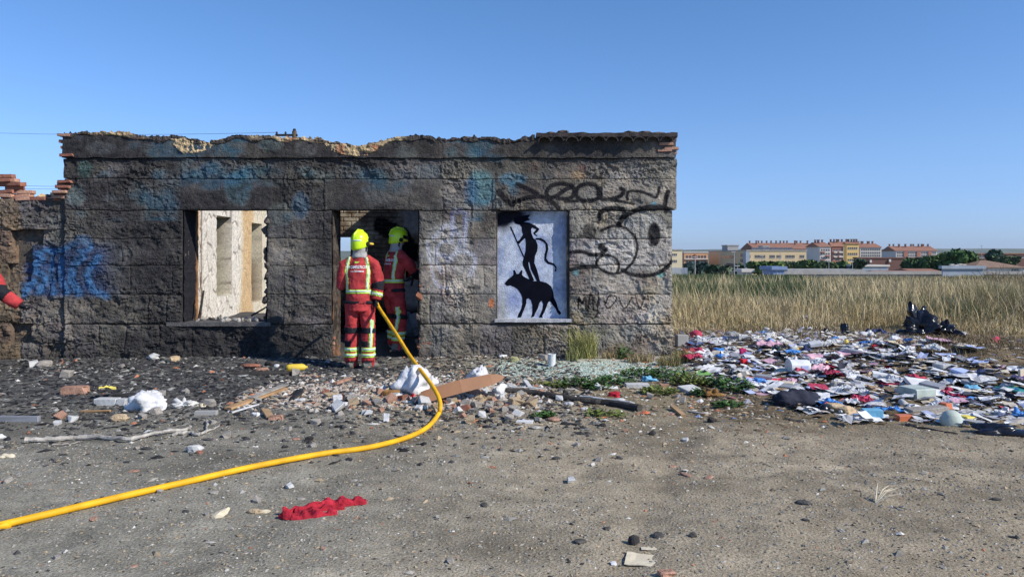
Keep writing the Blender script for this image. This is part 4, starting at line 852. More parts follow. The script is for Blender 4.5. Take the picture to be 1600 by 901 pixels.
firefighter('third firefighter mostly outside the frame, red sleeve and hand reaching in at left edge', L3, R(8), J3, lettering=False)
# ---------------------------------------------------------------- hose
hp = [(-60, 842), (0, 827), (100, 803), (200, 779), (300, 756), (400, 733), (500, 714), (560, 706), (600, 698), (640, 686), (668, 671), (684, 652)]
pts = [G(a, b, .024) for a, b in hp]; e0 = pts[0]-(pts[1]-pts[0])*14; e0.z = float(gh(e0.x, e0.y))+.024; pts = [e0]+pts
for a, b, Y in [(688, 637, 7.13), (686, 622, 7.25), (677, 605, 7.42), (660, 582, 7.85), (640, 555, 8.4), (620, 523, 9.0), (603, 497, 9.6), (592, 480, 9.98), (585, 466, 10.16), (574, 458, 10.4), (566, 468, 10.62)]: pts.append(P(a, b, Y))
sp = spline([tuple(p) for p in pts], 8)
m = MB(); m.tube(sp, .021, 12); ho = m.build('fire_hose', MATS['hose_yellow'], None, sm=True); tag(ho, 'long yellow fire hose curving over the ground up to the firefighters hands', 'hose')
# nozzle in the second firefighter's hands
noz = empty('hose_nozzle', tuple(P(637, 435, 11.2)), 0, 'black fire hose nozzle held by the firefighter in the doorway', 'nozzle'); m = MB()
a, b = P(632, 437, 11.12)-noz.location, P(659, 431, 11.42)-noz.location
m.tube([a, a+(b-a)*.25, a+(b-a)*.4, a+(b-a)*.8, b], [.028, .03, .02, .024, .04], 12); m.build('barrel', MATS['ff_black'], noz, sm=True)
m = MB(); c_ = a+(b-a)*.45; m.tube([c_, c_+Vector((0, 0, -.05)), c_+Vector((-.02, 0, -.12))], [.016, .018, .016], 8); m.tube([c_+Vector((0, -.03, .0)), c_+Vector((.0, -.03, .06)), c_+Vector((.0, .03, .06)), c_+Vector((0, .03, 0))], .008, 6); m.build('handle', MATS['ff_black'], noz, sm=True)
# ================================================================ DEBRIS AND LITTER
def ghf(x, y):
    x = np.asarray(x, float); y = np.asarray(y, float)
    return gh(x, y)+np.clip(1-(y-12)/3, 0, 1)*np.clip((y-2), 0, 1)*(.35+.65*smooth(7.2, 9, y))*.018*(ridged(x*7, y*7, s=41, o=3)-.45)
OCT = np.array([(1, 0, 0), (0, 1, 0), (-1, 0, 0), (0, -1, 0), (0, 0, 1), (0, 0, -1)], float)
OF = np.array([(0, 1, 4), (1, 2, 4), (2, 3, 4), (3, 0, 4), (1, 0, 5), (2, 1, 5), (3, 2, 5), (0, 3, 5)])
def chips(name, n, xy, size, cols, w, label, cat, flat_=(.35, .8), mat='scatter', stretch=1.0):
    x, y = xy; n = len(x); s = size; ang = rng.random(n)*6.283
    v = OCT[None]*(1+.5*(rng.random((n, 6, 3))-.5)) + .35*(rng.random((n, 6, 3))-.5)
    v = v*np.stack([s*(1+rng.random(n)*stretch), s, s*rng.uniform(*flat_, n)], -1)[:, None, :]
    tl = (rng.random(n)-.5)*.5; v[..., 2] += v[..., 0]*tl[:, None]
    ca, sa = np.cos(ang)[:, None], np.sin(ang)[:, None]
    X = v[..., 0]*ca-v[..., 1]*sa+x[:, None]; Y = v[..., 0]*sa+v[..., 1]*ca+y[:, None]; Z = v[..., 2]+(ghf(x, y)+s*.15)[:, None]
    V = np.stack([X, Y, Z], -1).reshape(-1, 3); F = (OF[None]+6*np.arange(n)[:, None, None]).reshape(-1, 3)
    pick = rng.choice(len(cols), n, p=np.array(w)/sum(w)); C_ = np.array(cols)[pick]*(.7+.6*rng.random(n))[:, None]
    o = mk(name, V, F, MATS[mat], col=np.repeat(C_, 6, 0)); return tag(o, label, cat, kind='stuff')
def region(n, x0, x1, y0, y1, dens):
    x = rng.uniform(x0, x1, n*3); y = rng.uniform(y0, y1, n*3); k = rng.random(n*3) < dens(x, y); k &= ~((y > 10.93) & (x < 2.33)); return x[k][:n], y[k][:n]
G1, G2, DK, WT, BRK, TN = (.24, .23, .2), (.33, .31, .27), (.05, .05, .05), (.6, .58, .52), (.42, .17, .09), (.34, .27, .18)
xy = region(26000, -4.2, 4.6, 3.3, 7.2, lambda x, y: (np.abs(x) < .72*y+.3)*(.25+.9*fbm(x*1.2, y*1.8, s=201)**2*2.2))
chips('gravel', 0, xy, .0026+.006*rng.random(len(xy[0]))**3+.003*rng.random(len(xy[0])), [G1, G2, DK, WT, BRK, TN], [38, 22, 6, 3, 1, 30], 'fine grey gravel strewn over the trodden dirt in the foreground', 'gravel')
xy = region(700, -4.2, 4.8, 3.3, 7.6, lambda x, y: (np.abs(x) < .72*y+.3)*(.2+.9*smooth(.45, .7, fbm(x*1.5, y*1.5, s=203))))
chips('gravel', 0, xy, .007+.016*rng.random(len(xy[0]))**2.5, [G1, G2, DK, WT, BRK, TN], [30, 24, 14, 8, 2, 22], 'scattered small dark and pale stones on the open dirt', 'stones')
xy = region(17000, -7.2, .9, 5.4, 10.95, lambda x, y: np.clip(1.3*(.12*smooth(5.3, 6.6, y+fbm(x, y, s=205))+.88*smooth(6.7, 8.5, y+1.0*fbm(x, y, s=205)))*(.35+fbm(x*2, y*2, s=206)), 0, 1))
chips('ash_debris', 0, xy, .007+.024*rng.random(len(xy[0]))**2.5, [DK, (.022, .022, .025), (.13, .13, .12), (.3, .29, .26), WT, BRK], [36, 26, 26, 8, 1.2, .8], 'blackened ash, charcoal and grit covering the ground before the burnt wall', 'ash debris', (.3, .8), stretch=1.6)
xy = region(6500, -2.9, .4, 7.3, 9.6, lambda x, y: np.clip(np.exp(-((x+1.2)/1.15)**2-((y-8.15)/.55)**2)*1.2+.06, 0, 1))
chips('rubble_grit', 0, xy, .009+.026*rng.random(len(xy[0]))**2, [(.36, .3, .23), (.42, .37, .31), (.34, .17, .11), (.33, .24, .18), (.1, .1, .1), (.5, .48, .44)], [28, 24, 3, 16, 18, 11], 'crumbled mortar and brick grit heaped around the brown board', 'rubble', (.4, .9))
xy = region(7500, -1.4, 2.9, 5.6, 10.9, lambda x, y: (.05+.95*smooth(5.8, 8, y))*(.15+.7*fbm(x*2, y*2, s=208)**1.5))
chips('dirt_debris', 0, xy, .006+.02*rng.random(len(xy[0]))**3, [TN, (.26, .2, .13), (.12, .1, .07), G2, BRK, WT], [30, 26, 16, 12, 6, 10], 'chips of stone, wood and tile on the dirt before the right half of the wall', 'debris', stretch=1.6)
xy = region(6000, -.2, 2.5, 9.25, 10.75, lambda x, y: np.clip(np.exp(-(((x-1.0)/1.3)**4)-(((y-9.95)/.62)**4))*1.1, 0, 1))
chips('broken_glass', 0, xy, .005+.009*rng.random(len(xy[0])), [(.5, .62, .53), (.62, .7, .64), (.35, .5, .42)], [4, 3, 3], 'pale green crushed glass spread along the foot of the wall', 'broken glass', (.3, .6))
xy = region(9000, 1.7, 9.5, 6.6, 15.5, lambda x, y: (x < .70*y+.2)*np.clip(smooth(6.8, 7.9, y+.5*fbm(x*.8, y, s=209)), 0, 1)*.8)
chips('trampled_litter', 0, xy, .009+.03*rng.random(len(xy[0]))**2.2, [(.12, .09, .05), (.2, .15, .09), (.05, .045, .04), (.55, .55, .55), (.3, .3, .32), (.45, .36, .24), (.5, .2, .25), (.2, .28, .45)], [26, 22, 18, 12, 10, 6, 2, 3], 'small trampled scraps and dead plant bits between the dumped rubbish', 'litter scraps', (.12, .4), stretch=2)
def scraps(name, n, xy, size, cols, w, label):
    x, y = xy; n = len(x); a = rng.random(n)*6.283; g = np.array([(i, j) for j in (-.5, 0, .5) for i in (-.5, 0, .5)])
    gx = g[None, :, 0]*size[:, None]*rng.uniform(.8, 1.5, n)[:, None]+size[:, None]*.1*(rng.random((n, 9))-.5); gy = g[None, :, 1]*size[:, None]*rng.uniform(.6, 1, n)[:, None]+size[:, None]*.1*(rng.random((n, 9))-.5)
    gz = size[:, None]*(.2*rng.random((n, 9))**2+.04)+gx*rng.uniform(-.35, .35, n)[:, None]; gz = gz-gz.min(1)[:, None]+.004
    X = gx*np.cos(a)[:, None]-gy*np.sin(a)[:, None]+x[:, None]; Y = gx*np.sin(a)[:, None]+gy*np.cos(a)[:, None]+y[:, None]; Z = gz+ghf(x, y)[:, None]+(rng.random(n)*.03)[:, None]
    q = np.array([(0, 1, 4, 3), (1, 2, 5, 4), (3, 4, 7, 6), (4, 5, 8, 7)]); F = (q[None]+9*np.arange(n)[:, None, None]).reshape(-1, 4)
    C_ = np.array(cols)[rng.choice(len(cols), n, p=np.array(w)/sum(w))]*(.75+.4*rng.random(n))[:, None]
    o = mk(name, np.stack([X, Y, Z], -1).reshape(-1, 3), F, MATS['litter_paint'], col=np.repeat(C_, 9, 0)); return tag(o, label, 'litter scraps', kind='stuff')
def tdens(x, y):
    px = 800+x*FPX/y; py = HOR+FPX*EYE/y
    lo = np.interp(py, [500, 515, 540, 570, 600, 630, 665], [1100, 1075, 1060, 1075, 1120, 1200, 1320]); hi = np.interp(py, [500, 525, 545, 560, 585, 600, 665], [1380, 1500, 1480, 1420, 1440, 1600, 1620])
    return smooth(-12, 12, px-lo)*(1-smooth(-12, 25, px-hi))*(py < 668)*(py > 508)*(.12+1.5*smooth(.3, .62, fbm(x*1.5, y*1.3, s=311)))
# ---- item builders: every one returns a mesh in local coordinates with its base at z = 0
def me_of(name, v, f, mat, sm=False):
    me = bpy.data.meshes.new(name); me.from_pydata([tuple(p) for p in v], [], [tuple(q) for q in f]); me.materials.append(MATS[mat]); me.update()
    if sm: me.polygons.foreach_set('use_smooth', [True]*len(me.polygons))
    return me
def grid_sheet(w, h, nx, ny, fz, edge=0, thick=.0, seed=0):
    X, Y = np.meshgrid(np.linspace(-.5, .5, nx+1), np.linspace(-.5, .5, ny+1))
    if edge:
        a = np.arctan2(Y, X); rr = 1-edge*fbm(np.cos(a)*2+seed, np.sin(a)*2, s=seed, o=3)*np.maximum(np.abs(X), np.abs(Y))*2; X, Y = X*rr, Y*rr
    X, Y = X*w, Y*h; Z = fz(X, Y); v = np.stack([X, Y, Z], -1).reshape(-1, 3); ii = np.arange(X.size).reshape(X.shape)
    f = np.stack([ii[:-1, :-1], ii[:-1, 1:], ii[1:, 1:], ii[1:, :-1]], -1).reshape(-1, 4).tolist()
    loop = list(ii[0, :])+list(ii[1:, -1])+list(ii[-1, -2::-1])+list(ii[-2:0:-1, 0]); n = len(v); v2 = v.copy(); v2[:, 2] -= thick
    f += [tuple(q+n for q in p[::-1]) for p in f]; f += [(loop[(k+1) % len(loop)], loop[k], loop[k]+n, loop[(k+1) % len(loop)]+n) for k in range(len(loop))]
    return np.vstack([v, v2]), f
def sheet(w, h, seed, lift=.25, thick=.0015):
    k = lift*w; fz = lambda X, Y: .004+thick+k*np.clip(fbm(X/w*2.2+seed*3.3, Y/h*2.2, s=seed)-.42, 0, 1)+.03*k*ridged(X/w*6, Y/h*6, s=seed+1)+k*.25*np.clip(X/w*math.cos(seed)+Y/h*math.sin(seed)-.2, 0, 1)
    return grid_sheet(w, h, 7, 6, fz, 0, thick)
def cloth(w, h, seed, amp=.05, thick=.006, edge=.7):
    fz = lambda X, Y: .006+amp*(ridged(X/w*3+seed, Y/h*2.4+X/w*1.2, s=seed, o=3)**2)*(1-.5*np.hypot(X/w, Y/h)**2*2)
    return grid_sheet(w, h, 30, 20, fz, edge, thick, seed)
def crumple(w, d, h, seed, sub=3, k=.6):
    b = bmesh.new(); bmesh.ops.create_icosphere(b, subdivisions=sub, radius=1); v = np.array([p.co[:] for p in b.verts]); f = [tuple(q.index for q in p.verts) for p in b.faces]; b.free()
    fq = 1.3 if k < .2 else 2.1
    r = 1-k*(ridged(v[:, 0]*fq+seed*2.7, v[:, 1]*fq, v[:, 2]*fq, s=seed, o=4)-.42)*1.5+(.9 if k >= .3 else .2)*(vn(v[:, 0]*1.3+seed, v[:, 1]*1.3, v[:, 2]*1.3, s=seed+3)-.5)
    if k >= .3: r = r*(1+.22*np.sin(np.arctan2(v[:, 1], v[:, 0])*(2+seed % 3)+seed))*(1-.12*ridged(v[:, 0]*5+seed, v[:, 1]*5, v[:, 2]*5, s=seed+9, o=2))
    v = v*r[:, None]*np.array([w/2, d/2, h/1.7]); v[:, 2] = np.maximum(v[:, 2], -h*.22+.05*h*v[:, 0]/w)+h*.22; return v, f
def boxy(w, d, h, j=.004, ins=0):
    m = MB(); m.box(-w/2, w/2, -d/2, d/2, 0, h, j=j); b = bmesh.new(); vs = [b.verts.new(p) for p in m.v]
    for q in m.f: b.faces.new([vs[i] for i in q])
    bmesh.ops.bevel(b, geom=b.edges[:], offset=min(w, d, h)*.08, segments=1, affect='EDGES'); v = [tuple(p.co) for p in b.verts]; b.verts.index_update(); f = [tuple(q.index for q in p.verts) for p in b.faces]; b.free(); return v, f
def lathe_me(prof, n=18, lying=True, sq=1):
    m = MB(); T = (Matrix.Translation((0, 0, max(r for r, z in prof)*sq)) @ Matrix.Diagonal((1, 1, sq, 1)) @ Matrix.Rotation(R(90), 4, 'Y')) if lying else None
    m.lathe(prof, n, T); return m.v, m.f
ANCH = []; USED = set()
def item(name, label, cat, vf, mat, px, py, rz=0, tilt=(0, 0), dz=0.0, anchor=None, sm=False, group=None, sink=.004, sc=1, Z=None):
    me = vf if isinstance(vf, bpy.types.Mesh) else me_of(name, vf[0], vf[1], mat, sm)
    p = G(px, py); p.z = float(ghf(p.x, p.y)) if Z is None else Z
    o = bpy.data.objects.new(name, me); COL.objects.link(o); o.location = (p.x, p.y, p.z-sink+dz); o.rotation_euler = (tilt[0], tilt[1], rz); o.scale = (sc,)*3
    tag(o, label, cat, group); USED.add(label)
    if anchor: ANCH.append((anchor, px, py))
    return o
def W_(px, py): return G(px, py).y/FPX       # metres per photo pixel at that ground point
U_ = random.uniform
def I(kind, label, cat, mat, px, py, w, h=0, d=None, rz=0, anchor=None, seed=None, tilt=(0, 0), dz=0, name=None, **k):
    s = W_(px, py); w = w*s; h = h*s; seed = seed if seed is not None else int(px*7+py) % 97; d = (d*s if d else None)
    if kind == 'sheet': vf = sheet(w, d or w*.72, seed, k.get('lift', .25), k.get('thick', .0015))
    elif kind == 'cloth': vf = cloth(w, d or w*.6, seed, h or .05, .008, k.get('edge', .7))
    elif kind == 'bag': big = w/s > 27 and k.get('k', .55) > .2; vf = crumple(w, d or w*.7, h, seed, 4 if big else k.get('sub', 3), k.get('k', .55)); k['sm'] = k.get('sm', True)
    elif kind == 'box': vf = boxy(w, d or w*.5, h, k.get('j', .004))
    elif kind == 'rock': v, f = rock(seed, 2, (1, .8, .75), .4); vf = (np.round(np.array(v)*3.2)/3.2*.35*np.array([w, d or w, h])+np.array(v)*.65*np.array([w, d or w, h])+np.array([0, 0, h*.3]), f)
    o = item(name or cat.replace(' ', '_'), label, cat, vf, mat, px, py, rz, tilt, dz, anchor, sm=k.get('sm', False)); return o
# ---- in front of the wall, left
def brick_item(label, px, py, rz, mats='brick', sc=1, anchor=None, tilt=(0, 0)):
    me = brick_mesh('brick', w=.24*sc, d=.12*sc, h=.075*sc, j=.006, chop=.15); me.materials.append(MATS[mats]); o = item('brick', label, 'brick', me, mats, px, py, rz, tilt, .035*sc, anchor)
brick_item('whole orange brick lying on the ash left of the foam block', 118, 615, .08, 'brick_pale', 1.1, 'the whole orange brick')
I('box', 'pale grey foam block under a yellow card, left of the white bag', 'foam block', 'grey_white', 168, 632, 36, 11, 16, -.1, 'the pale foam block')
I('sheet', 'yellow torn card resting on the pale grey foam block', 'card', 'lemon', 168, 624, 24, d=22, rz=.5, dz=.11, lift=.6, thick=.003)
I('rock', 'tan rough stone block beside the end of a yellow stick', 'stone block', 'foam_beige', 187, 658, 30, 20, 20, .1, 'the tan stone block')
I('box', 'thin yellow wooden stick pointing at the tan stone block', 'stick', 'wood', 150, 645, 46, 3, 4, -.05, dz=.01)
I('box', 'black charred bar lying just below the yellow stick', 'bar', 'charcoal', 138, 656, 60, 3, 5, .15)
I('bag', 'crumpled white plastic bag on the ash in front of the left window', 'bag', 'white_bag', 234, 640, 62, 38, 44, .3, 'the white bag', k=.35)
I('box', 'black flat charred plank behind the crumpled white bag', 'plank', 'charcoal', 205, 618, 75, 3, 22, .02)
I('box', 'grey metal bar with a white end at the left edge of the frame', 'metal bar', 'metal_grey', 28, 658, 66, 9, 9, .02, 'the grey metal bar')
I('bag', 'torn cream plastic packaging with dark gaps, right of the white bag', 'packaging', 'grey_white', 288, 636, 52, 22, 30, .1, 'the cream packaging', k=.95)
I('bag', 'low flat end of cream packaging touching the torn cream packaging', 'packaging', 'paper_cream', 318, 635, 34, 10, 22, .4, k=.9)
def branch(label, ptsx, r0, r1, mat='bark_pale', nm='branch', jit=.02, cat='branch', z0=.0, n=7):
    P3 = [G(a, b, 0) for a, b in ptsx]; P3 = [Vector((p.x, p.y, float(ghf(p.x, p.y))+r0*.8+z0)) for p in P3]; o0 = P3[0].copy(); sp = spline([tuple(p-o0) for p in P3], 5)
    sp = [(a+U_(-jit, jit)*.5, b+U_(-jit, jit)*.5, c+U_(0, jit)*.6) for a, b, c in sp]; k = len(sp)
    m = MB(); m.tube(sp, [(r0+(r1-r0)*i/k)*U_(.8, 1.2) for i in range(k)], n); o = m.build(nm, MATS[mat], loc=tuple(o0)); return tag(o, label, cat)
branch('long pale bare branch lying across the grey dirt at the left', [(40, 692), (85, 690), (130, 687), (170, 688), (205, 690), (240, 681), (285, 675), (298, 671)], .022, .012); ANCH.append(('the long pale branch', 165, 688))
branch('short forked pale branch at the right tip of the long branch', [(270, 682), (295, 678), (310, 682), (322, 674), (324, 660)], .016, .008); branch('thin pale twig beside the forked branch', [(318, 679), (332, 673), (344, 666)], .008, .004, cat='twig', nm='twig')
branch('flat grey splinter of wood just under the long branch', [(82, 697), (105, 696), (125, 692)], .008, .004, 'grey_wood', cat='twig', nm='twig')
I('rock', 'squarish cream white stone above the yellow hose at left', 'stone', 'grey_white', 303, 706, 26, 20, 20, .2, 'the cream white stone')
I('rock', 'small brick red stone touching the cream white stone', 'stone', 'brick', 312, 708, 12, 8)
I('bag', 'yellow and white crushed packet at the left edge', 'packet', 'paper_cream', 12, 714, 24, 9); I('bag', 'round white scrap cut by the left edge of the frame', 'scrap', 'white_bag', 2, 684, 14, 10)
def plank(label, a, b, wpx, mat, th=.02, lift=(0, 0), nm='plank', anchor=None, cat='plank'):
    A, B = G(*a), G(*b); A.z = float(ghf(A.x, A.y))+lift[0]; B.z = float(ghf(B.x, B.y))+lift[1]; d = B-A; L_ = d.length; w = wpx*W_(*a)
    m = MB(); m.box(0, L_, -w/2, w/2, 0, th, j=min(th, w)*.12); o = m.build(nm, MATS[mat], loc=tuple(A)); x = d.normalized(); z = Vector((0, 0, 1)); y = z.cross(x).normalized(); z = x.cross(y)
    o.rotation_euler = Matrix((x, y, z)).transposed().to_euler(); tag(o, label, cat)
    if anchor: ANCH.append((anchor, (a[0]+b[0])/2, (a[1]+b[1])/2))
    return o
plank('tan wooden plank lying diagonally, left of the rubble pile', (356, 641), (444, 611), 13, 'wood', .02, (.01, .02), anchor='the tan diagonal plank')
plank('weathered grey lath crossing the upper end of the tan plank', (392, 628), (446, 609), 12, 'grey_wood', .012, (.035, .05))
plank('thin white stick below the tan diagonal plank', (362, 645), (404, 637), 4, 'white_bag', .012, (.0, .03), 'stick', cat='stick')
I('box', 'brown cardboard strip leaning over a small orange brick piece', 'cardboard', 'cardboard', 418, 650, 12, 4, 44, .5, 'the brown cardboard strip', tilt=(.1, 0), dz=.02)
brick_item('small orange brick piece at the foot of the brown cardboard strip', 432, 655, .1, 'brick_pale', .55)
I('box', 'flat grey slab lying between the white rack and the tan plank', 'slab', 'concrete', 322, 648, 34, 7, 10, .03); I('bag', 'crumpled white scrap beside the brown cardboard strip', 'scrap', 'white_bag', 402, 649, 18, 9, 12)
I('box', 'black roof tile piece propped up left of the rubble pile', 'tile', 'charcoal', 458, 623, 30, 3, 26, .6, 'the black tile piece', tilt=(0, -.6), dz=.02)
I('rock', 'cream broken plaster lump leaning on the black tile piece', 'plaster lump', 'grey_white', 470, 627, 20, 10, 12, .2)
I('box', 'long charred board by the wall under broken tiles and a yellow canister', 'board', 'soot_wood_shade', 408, 586, 96, 6, 16, .02, 'the charred board by the wall')
I('rock', 'pink broken roof tile lying on the charred board', 'tile', 'brick_pale', 410, 582, 26, 7, 14, .2, dz=.03); I('rock', 'dark pink curved tile piece, left end of the charred board', 'tile', 'brick', 392, 577, 26, 9, 14, .1, dz=.03)
I('rock', 'small round white lump on the charred board', 'stone', 'white_bag', 432, 578, 8, 8, dz=.04)
item('canister', 'small yellow canister lying at the right end of the charred board', 'canister', lathe_me([(.01, -.13), (.038, -.125), (.045, -.09), (.045, .07), (.03, .1), (.014, .11), (.014, .13)], 14), 'yellow_plastic', 464, 582, .25, dz=.02, anchor='the yellow canister', sm=True)
I('sheet', 'grey white flat scrap left of the charred board', 'sheet', 'grey_white', 372, 586, 34, d=40, lift=.15)
for i, (a, b, w, h, ma, la) in enumerate([(240, 561, 18, 12, 'grey_white', 'pale rounded stone against the base of the wall, left of the other pale one'), (270, 563, 20, 15, 'foam_beige', 'pinkish bone-coloured lump at the wall base below the window'), (70, 574, 26, 17, 'grey_wood', 'grey jagged rock on the ash near the left wall'), (292, 560, 9, 7, 'white_bag', 'small white pebble right of the bone-coloured lump')]): I('rock', la, 'stone', ma, a, b, w, h, None, i)
# ---- foreground
def red_cloth():
    VV, FF = [], []
    for cxs, cys, wds, lift in [([-.2, -.1, .0, .1, .21], [-.06, .04, .1, .115, .15], [.03, .09, .08, .08, .06], .008), ([-.21, -.16, -.08, .0, .08], [-.11, -.1, -.09, -.085, -.07], [.02, .09, .12, .09, .02], .0), ([-.14, -.06, 0, .05, .1], [-.03, -.02, .0, .02, .03], [.04, .07, .05, .03, .01], .003)]:
        X, Y = np.meshgrid(np.linspace(0, 1, 60), np.linspace(-.5, .5, 26)); t = [0, .25, .5, .75, 1]
        cx = np.interp(X, t, cxs); cy_ = np.interp(X, t, cys); wd = np.interp(X, t, wds)*(1+.5*(fbm(X*8, Y*0, s=7)-.5))
        xx = cx+.02*np.sin(Y*5+X*3)+.012*(fbm(X*0, Y*9, s=19)-.5); yy_ = cy_+Y*wd
        zz_ = .004+lift+(.012+.026*(.5+.5*np.sin(xx*62+yy_*34+9*fbm(xx*9, yy_*9, s=14)))*fbm(xx*14, yy_*14, s=15)*1.6)*(1-np.abs(2*Y)**5)
        v = np.stack([xx, yy_, zz_], -1).reshape(-1, 3); ii = np.arange(X.size).reshape(X.shape)+sum(len(q) for q in VV); f = np.stack([ii[:-1, :-1], ii[:-1, 1:], ii[1:, 1:], ii[1:, :-1]], -1).reshape(-1, 4).tolist()
        v2 = v.copy(); v2[:, 2] = .0; n = len(v); loop = list(ii[0, :])+list(ii[1:, -1])+list(ii[-1, -2::-1])+list(ii[-2:0:-1, 0]); f += [(loop[(k+1) % len(loop)], loop[k], loop[k]+n, loop[(k+1) % len(loop)]+n) for k in range(len(loop))]
        VV.append(np.vstack([v, v2])); FF += f
    item('cloth', 'crumpled red cloth lying flat on the dirt below the yellow hose', 'cloth', (np.vstack(VV), FF), 'red_cloth', 505, 797, 0, anchor='the crumpled red cloth', sm=True)
red_cloth()
I('rock', 'upright tan and cream broken shell, left one of the pair near the red cloth', 'shell', 'paper_cream', 347, 806, 26, 17, 16, .5, 'the tan broken shells', tilt=(0, -.4)); I('rock', 'tan and cream shell pieces lying flat, right one of the pair near the red cloth', 'shell', 'foam_beige', 400, 801, 28, 12, 14, -.1)
I('rock', 'cream yellow end piece touching the right tan shell', 'shell', 'paper_cream', 414, 800, 18, 9, 10, .2)
I('rock', 'small flat grey stone right under the hose above the shells', 'stone', 'grey_wood', 336, 770, 14, 7); I('rock', 'small grey stone just above the red cloth', 'stone', 'grey_wood', 470, 780, 12, 6)
I('rock', 'black burnt cube casting a shadow above the torn grey card', 'burnt lump', 'charcoal', 990, 850, 17, 24, 14, .2, 'the black burnt cube')
I('sheet', 'torn light grey fibrous card near the bottom edge of the frame', 'card', 'paper_cream', 1004, 876, 52, d=48, rz=-.25, anchor='the torn grey card', lift=.12, thick=.004); I('sheet', 'small torn flap just above the torn grey card', 'card', 'paper_cream', 1014, 857, 24, d=12, rz=-.1, lift=.12, thick=.003)
I('rock', 'small white chip left of the torn grey card', 'stone', 'white_bag', 959, 882, 13, 9); brick_item('crumbled orange brick bit at the bottom edge of the frame', 1043, 898, .3, 'brick_pale', .33)
for a, b, w, h, la in [(1030, 838, 24, 9, 'mottled dark lump with white specks near the black cube'), (1084, 838, 16, 10, 'small black lump right of the mottled dark lump'), (948, 827, 14, 7, 'small pointed dark stone left of the black cube'), (905, 847, 22, 9, 'low dark lump farthest left of the black cube'), (757, 790, 18, 8, 'black stone with a white side in the open dirt'), (870, 717, 16, 7, 'charred wood bit right of the hose bend'), (1256, 786, 26, 7, 'flat blue black stone in the right foreground'), (1259, 813, 13, 6, 'small dark green stone below the flat black one'), (1556, 781, 16, 6, 'dark flat stone near the right edge of the frame')]: I('rock', la, 'stone', 'dark_stone', a, b, w*.9, h, None, U_(0, 3))
for i, (a, b, w, la) in enumerate([(1052, 729, 18, 'crushed orange brick smear, upper one of the two on the open dirt'), (1108, 746, 24, 'crushed orange brick smear, lower right one of the two on the open dirt'), (1072, 742, 26, 'thin orange brick streak between the two brick smears'), (462, 686, 13, 'lone orange brick bit above the hose'), (210, 736, 16, 'faint orange brick crumb in the left dirt'), (146, 810, 20, 'orange brick crumbs just under the hose at left'), (210, 884, 12, 'orange brick crumbs at the lower left corner'), (440, 722, 12, 'orange brick crumb touching the hose')]): I('rock', la, 'brick crumb', 'brick_pale', a, b, w, 4, 14, i)
m = MB()
for q in range(9):
    a_ = U_(-.3, 1.6); L_ = U_(.1, .22); m.tube([(0, 0, 0), (math.cos(a_)*L_*.5, math.sin(a_)*L_*.5, L_*.35), (math.cos(a_)*L_, math.sin(a_)*L_, L_*.4)], [.004, .003, .001], 4)
item('dry_twig', 'pale dry sprig of grass on the bare dirt at the right', 'dry sprig', (m.v, m.f), 'paper_cream', 1368, 786)
branch('thin dark stick on the dirt below the dumped rubbish', [(1415, 665), (1440, 670), (1494, 679)], .008, .006, 'charcoal', cat='stick', nm='stick')
# ---- rubble pile with the brown board
I('bag', 'large white rubble sack half torn, left of the brown board', 'sack', 'white_bag', 645, 612, 64, 40, 50, .1, 'the large white sack', k=.32); I('bag', 'second white rubble sack leaning behind the large sack', 'sack', 'white_bag', 672, 605, 34, 34, 34, .8, k=.32)
I('bag', 'white sack standing behind the raised end of the brown board', 'sack', 'white_bag', 751, 598, 42, 32, 34, .4, 'the white sack behind the board', k=.3); I('bag', 'white plastic sheet bunched under the right end of the brown board', 'plastic sheet', 'white_bag', 778, 620, 36, 26, 28, .9, k=.35)
A = P(650, 624, 7.6); B = P(788, 589, 7.8); d = B-A; m = MB(); n_ = 14
for i in range(n_):
    t0, t1 = i/n_, (i+1)/n_; m.box(0, 0, 0, 0, 0, 0) if False else None
prof = [(0, -.02, .0), (.1, -.07, .0), (.5, -.075, 0), (.85, -.065, 0), (.95, -.035, 0), (1, -.004, 0)]
v = []; L_ = d.length
for t, w, _ in prof: v += [(t*L_, w*.8, -.016+.05*math.sin(t*3.1)), (t*L_, -w*.9, -.016+.05*math.sin(t*3.1)), (t*L_, -w*.9, .016+.05*math.sin(t*3.1)), (t*L_, w, .016+.05*math.sin(t*3.1))]
f = [(4*i+k, 4*i+(k+1) % 4, 4*i+4+(k+1) % 4, 4*i+4+k) for i in range(5) for k in range(4)]+[(3, 2, 1, 0), (20, 21, 22, 23)]
o = mk('board', v, f, MATS['board_brown'], loc=tuple(A)); x = d.normalized(); z = Vector((0, -.86, .5)); z = (z-x*z.dot(x)).normalized(); y = z.cross(x); o.rotation_euler = Matrix((x, y, z)).transposed().to_euler(); tag(o, 'long smooth brown wooden board propped on white sacks over the rubble', 'board'); ANCH.append(('the brown board', 715, 606))
plank('grey strip of wood leaning on the large white sack', (632, 618), (650, 596), 10, 'grey_wood', .015, (.03, .16), 'strip', cat='strip')
I('rock', 'dark rusty brown tin with an orange mouth at the left foot of the large sack', 'tin', 'rust_foam', 611, 620, 26, 18, 18, .3, 'the rusty tin'); I('bag', 'small bright red plastic scrap by the lower end of the brown board', 'plastic scrap', 'red_plastic', 646, 622, 11, 9)
I('box', 'white tile fragment at the lower edge of the rubble pile', 'tile', 'white_bag', 603, 658, 9, 13, 6, .1, 'the white tile fragment', tilt=(-.2, .1)); I('box', 'white block beside a black scrap, left part of the rubble pile', 'block', 'white_bag', 527, 626, 14, 9, 10, .3, 'the white block'); I('bag', 'black scrap between two white blocks in the rubble', 'scrap', 'black_plastic', 541, 630, 16, 16, 14, 1); I('box', 'lower white block in front of the black scrap', 'block', 'white_bag', 536, 636, 13, 8, 9, -.3)
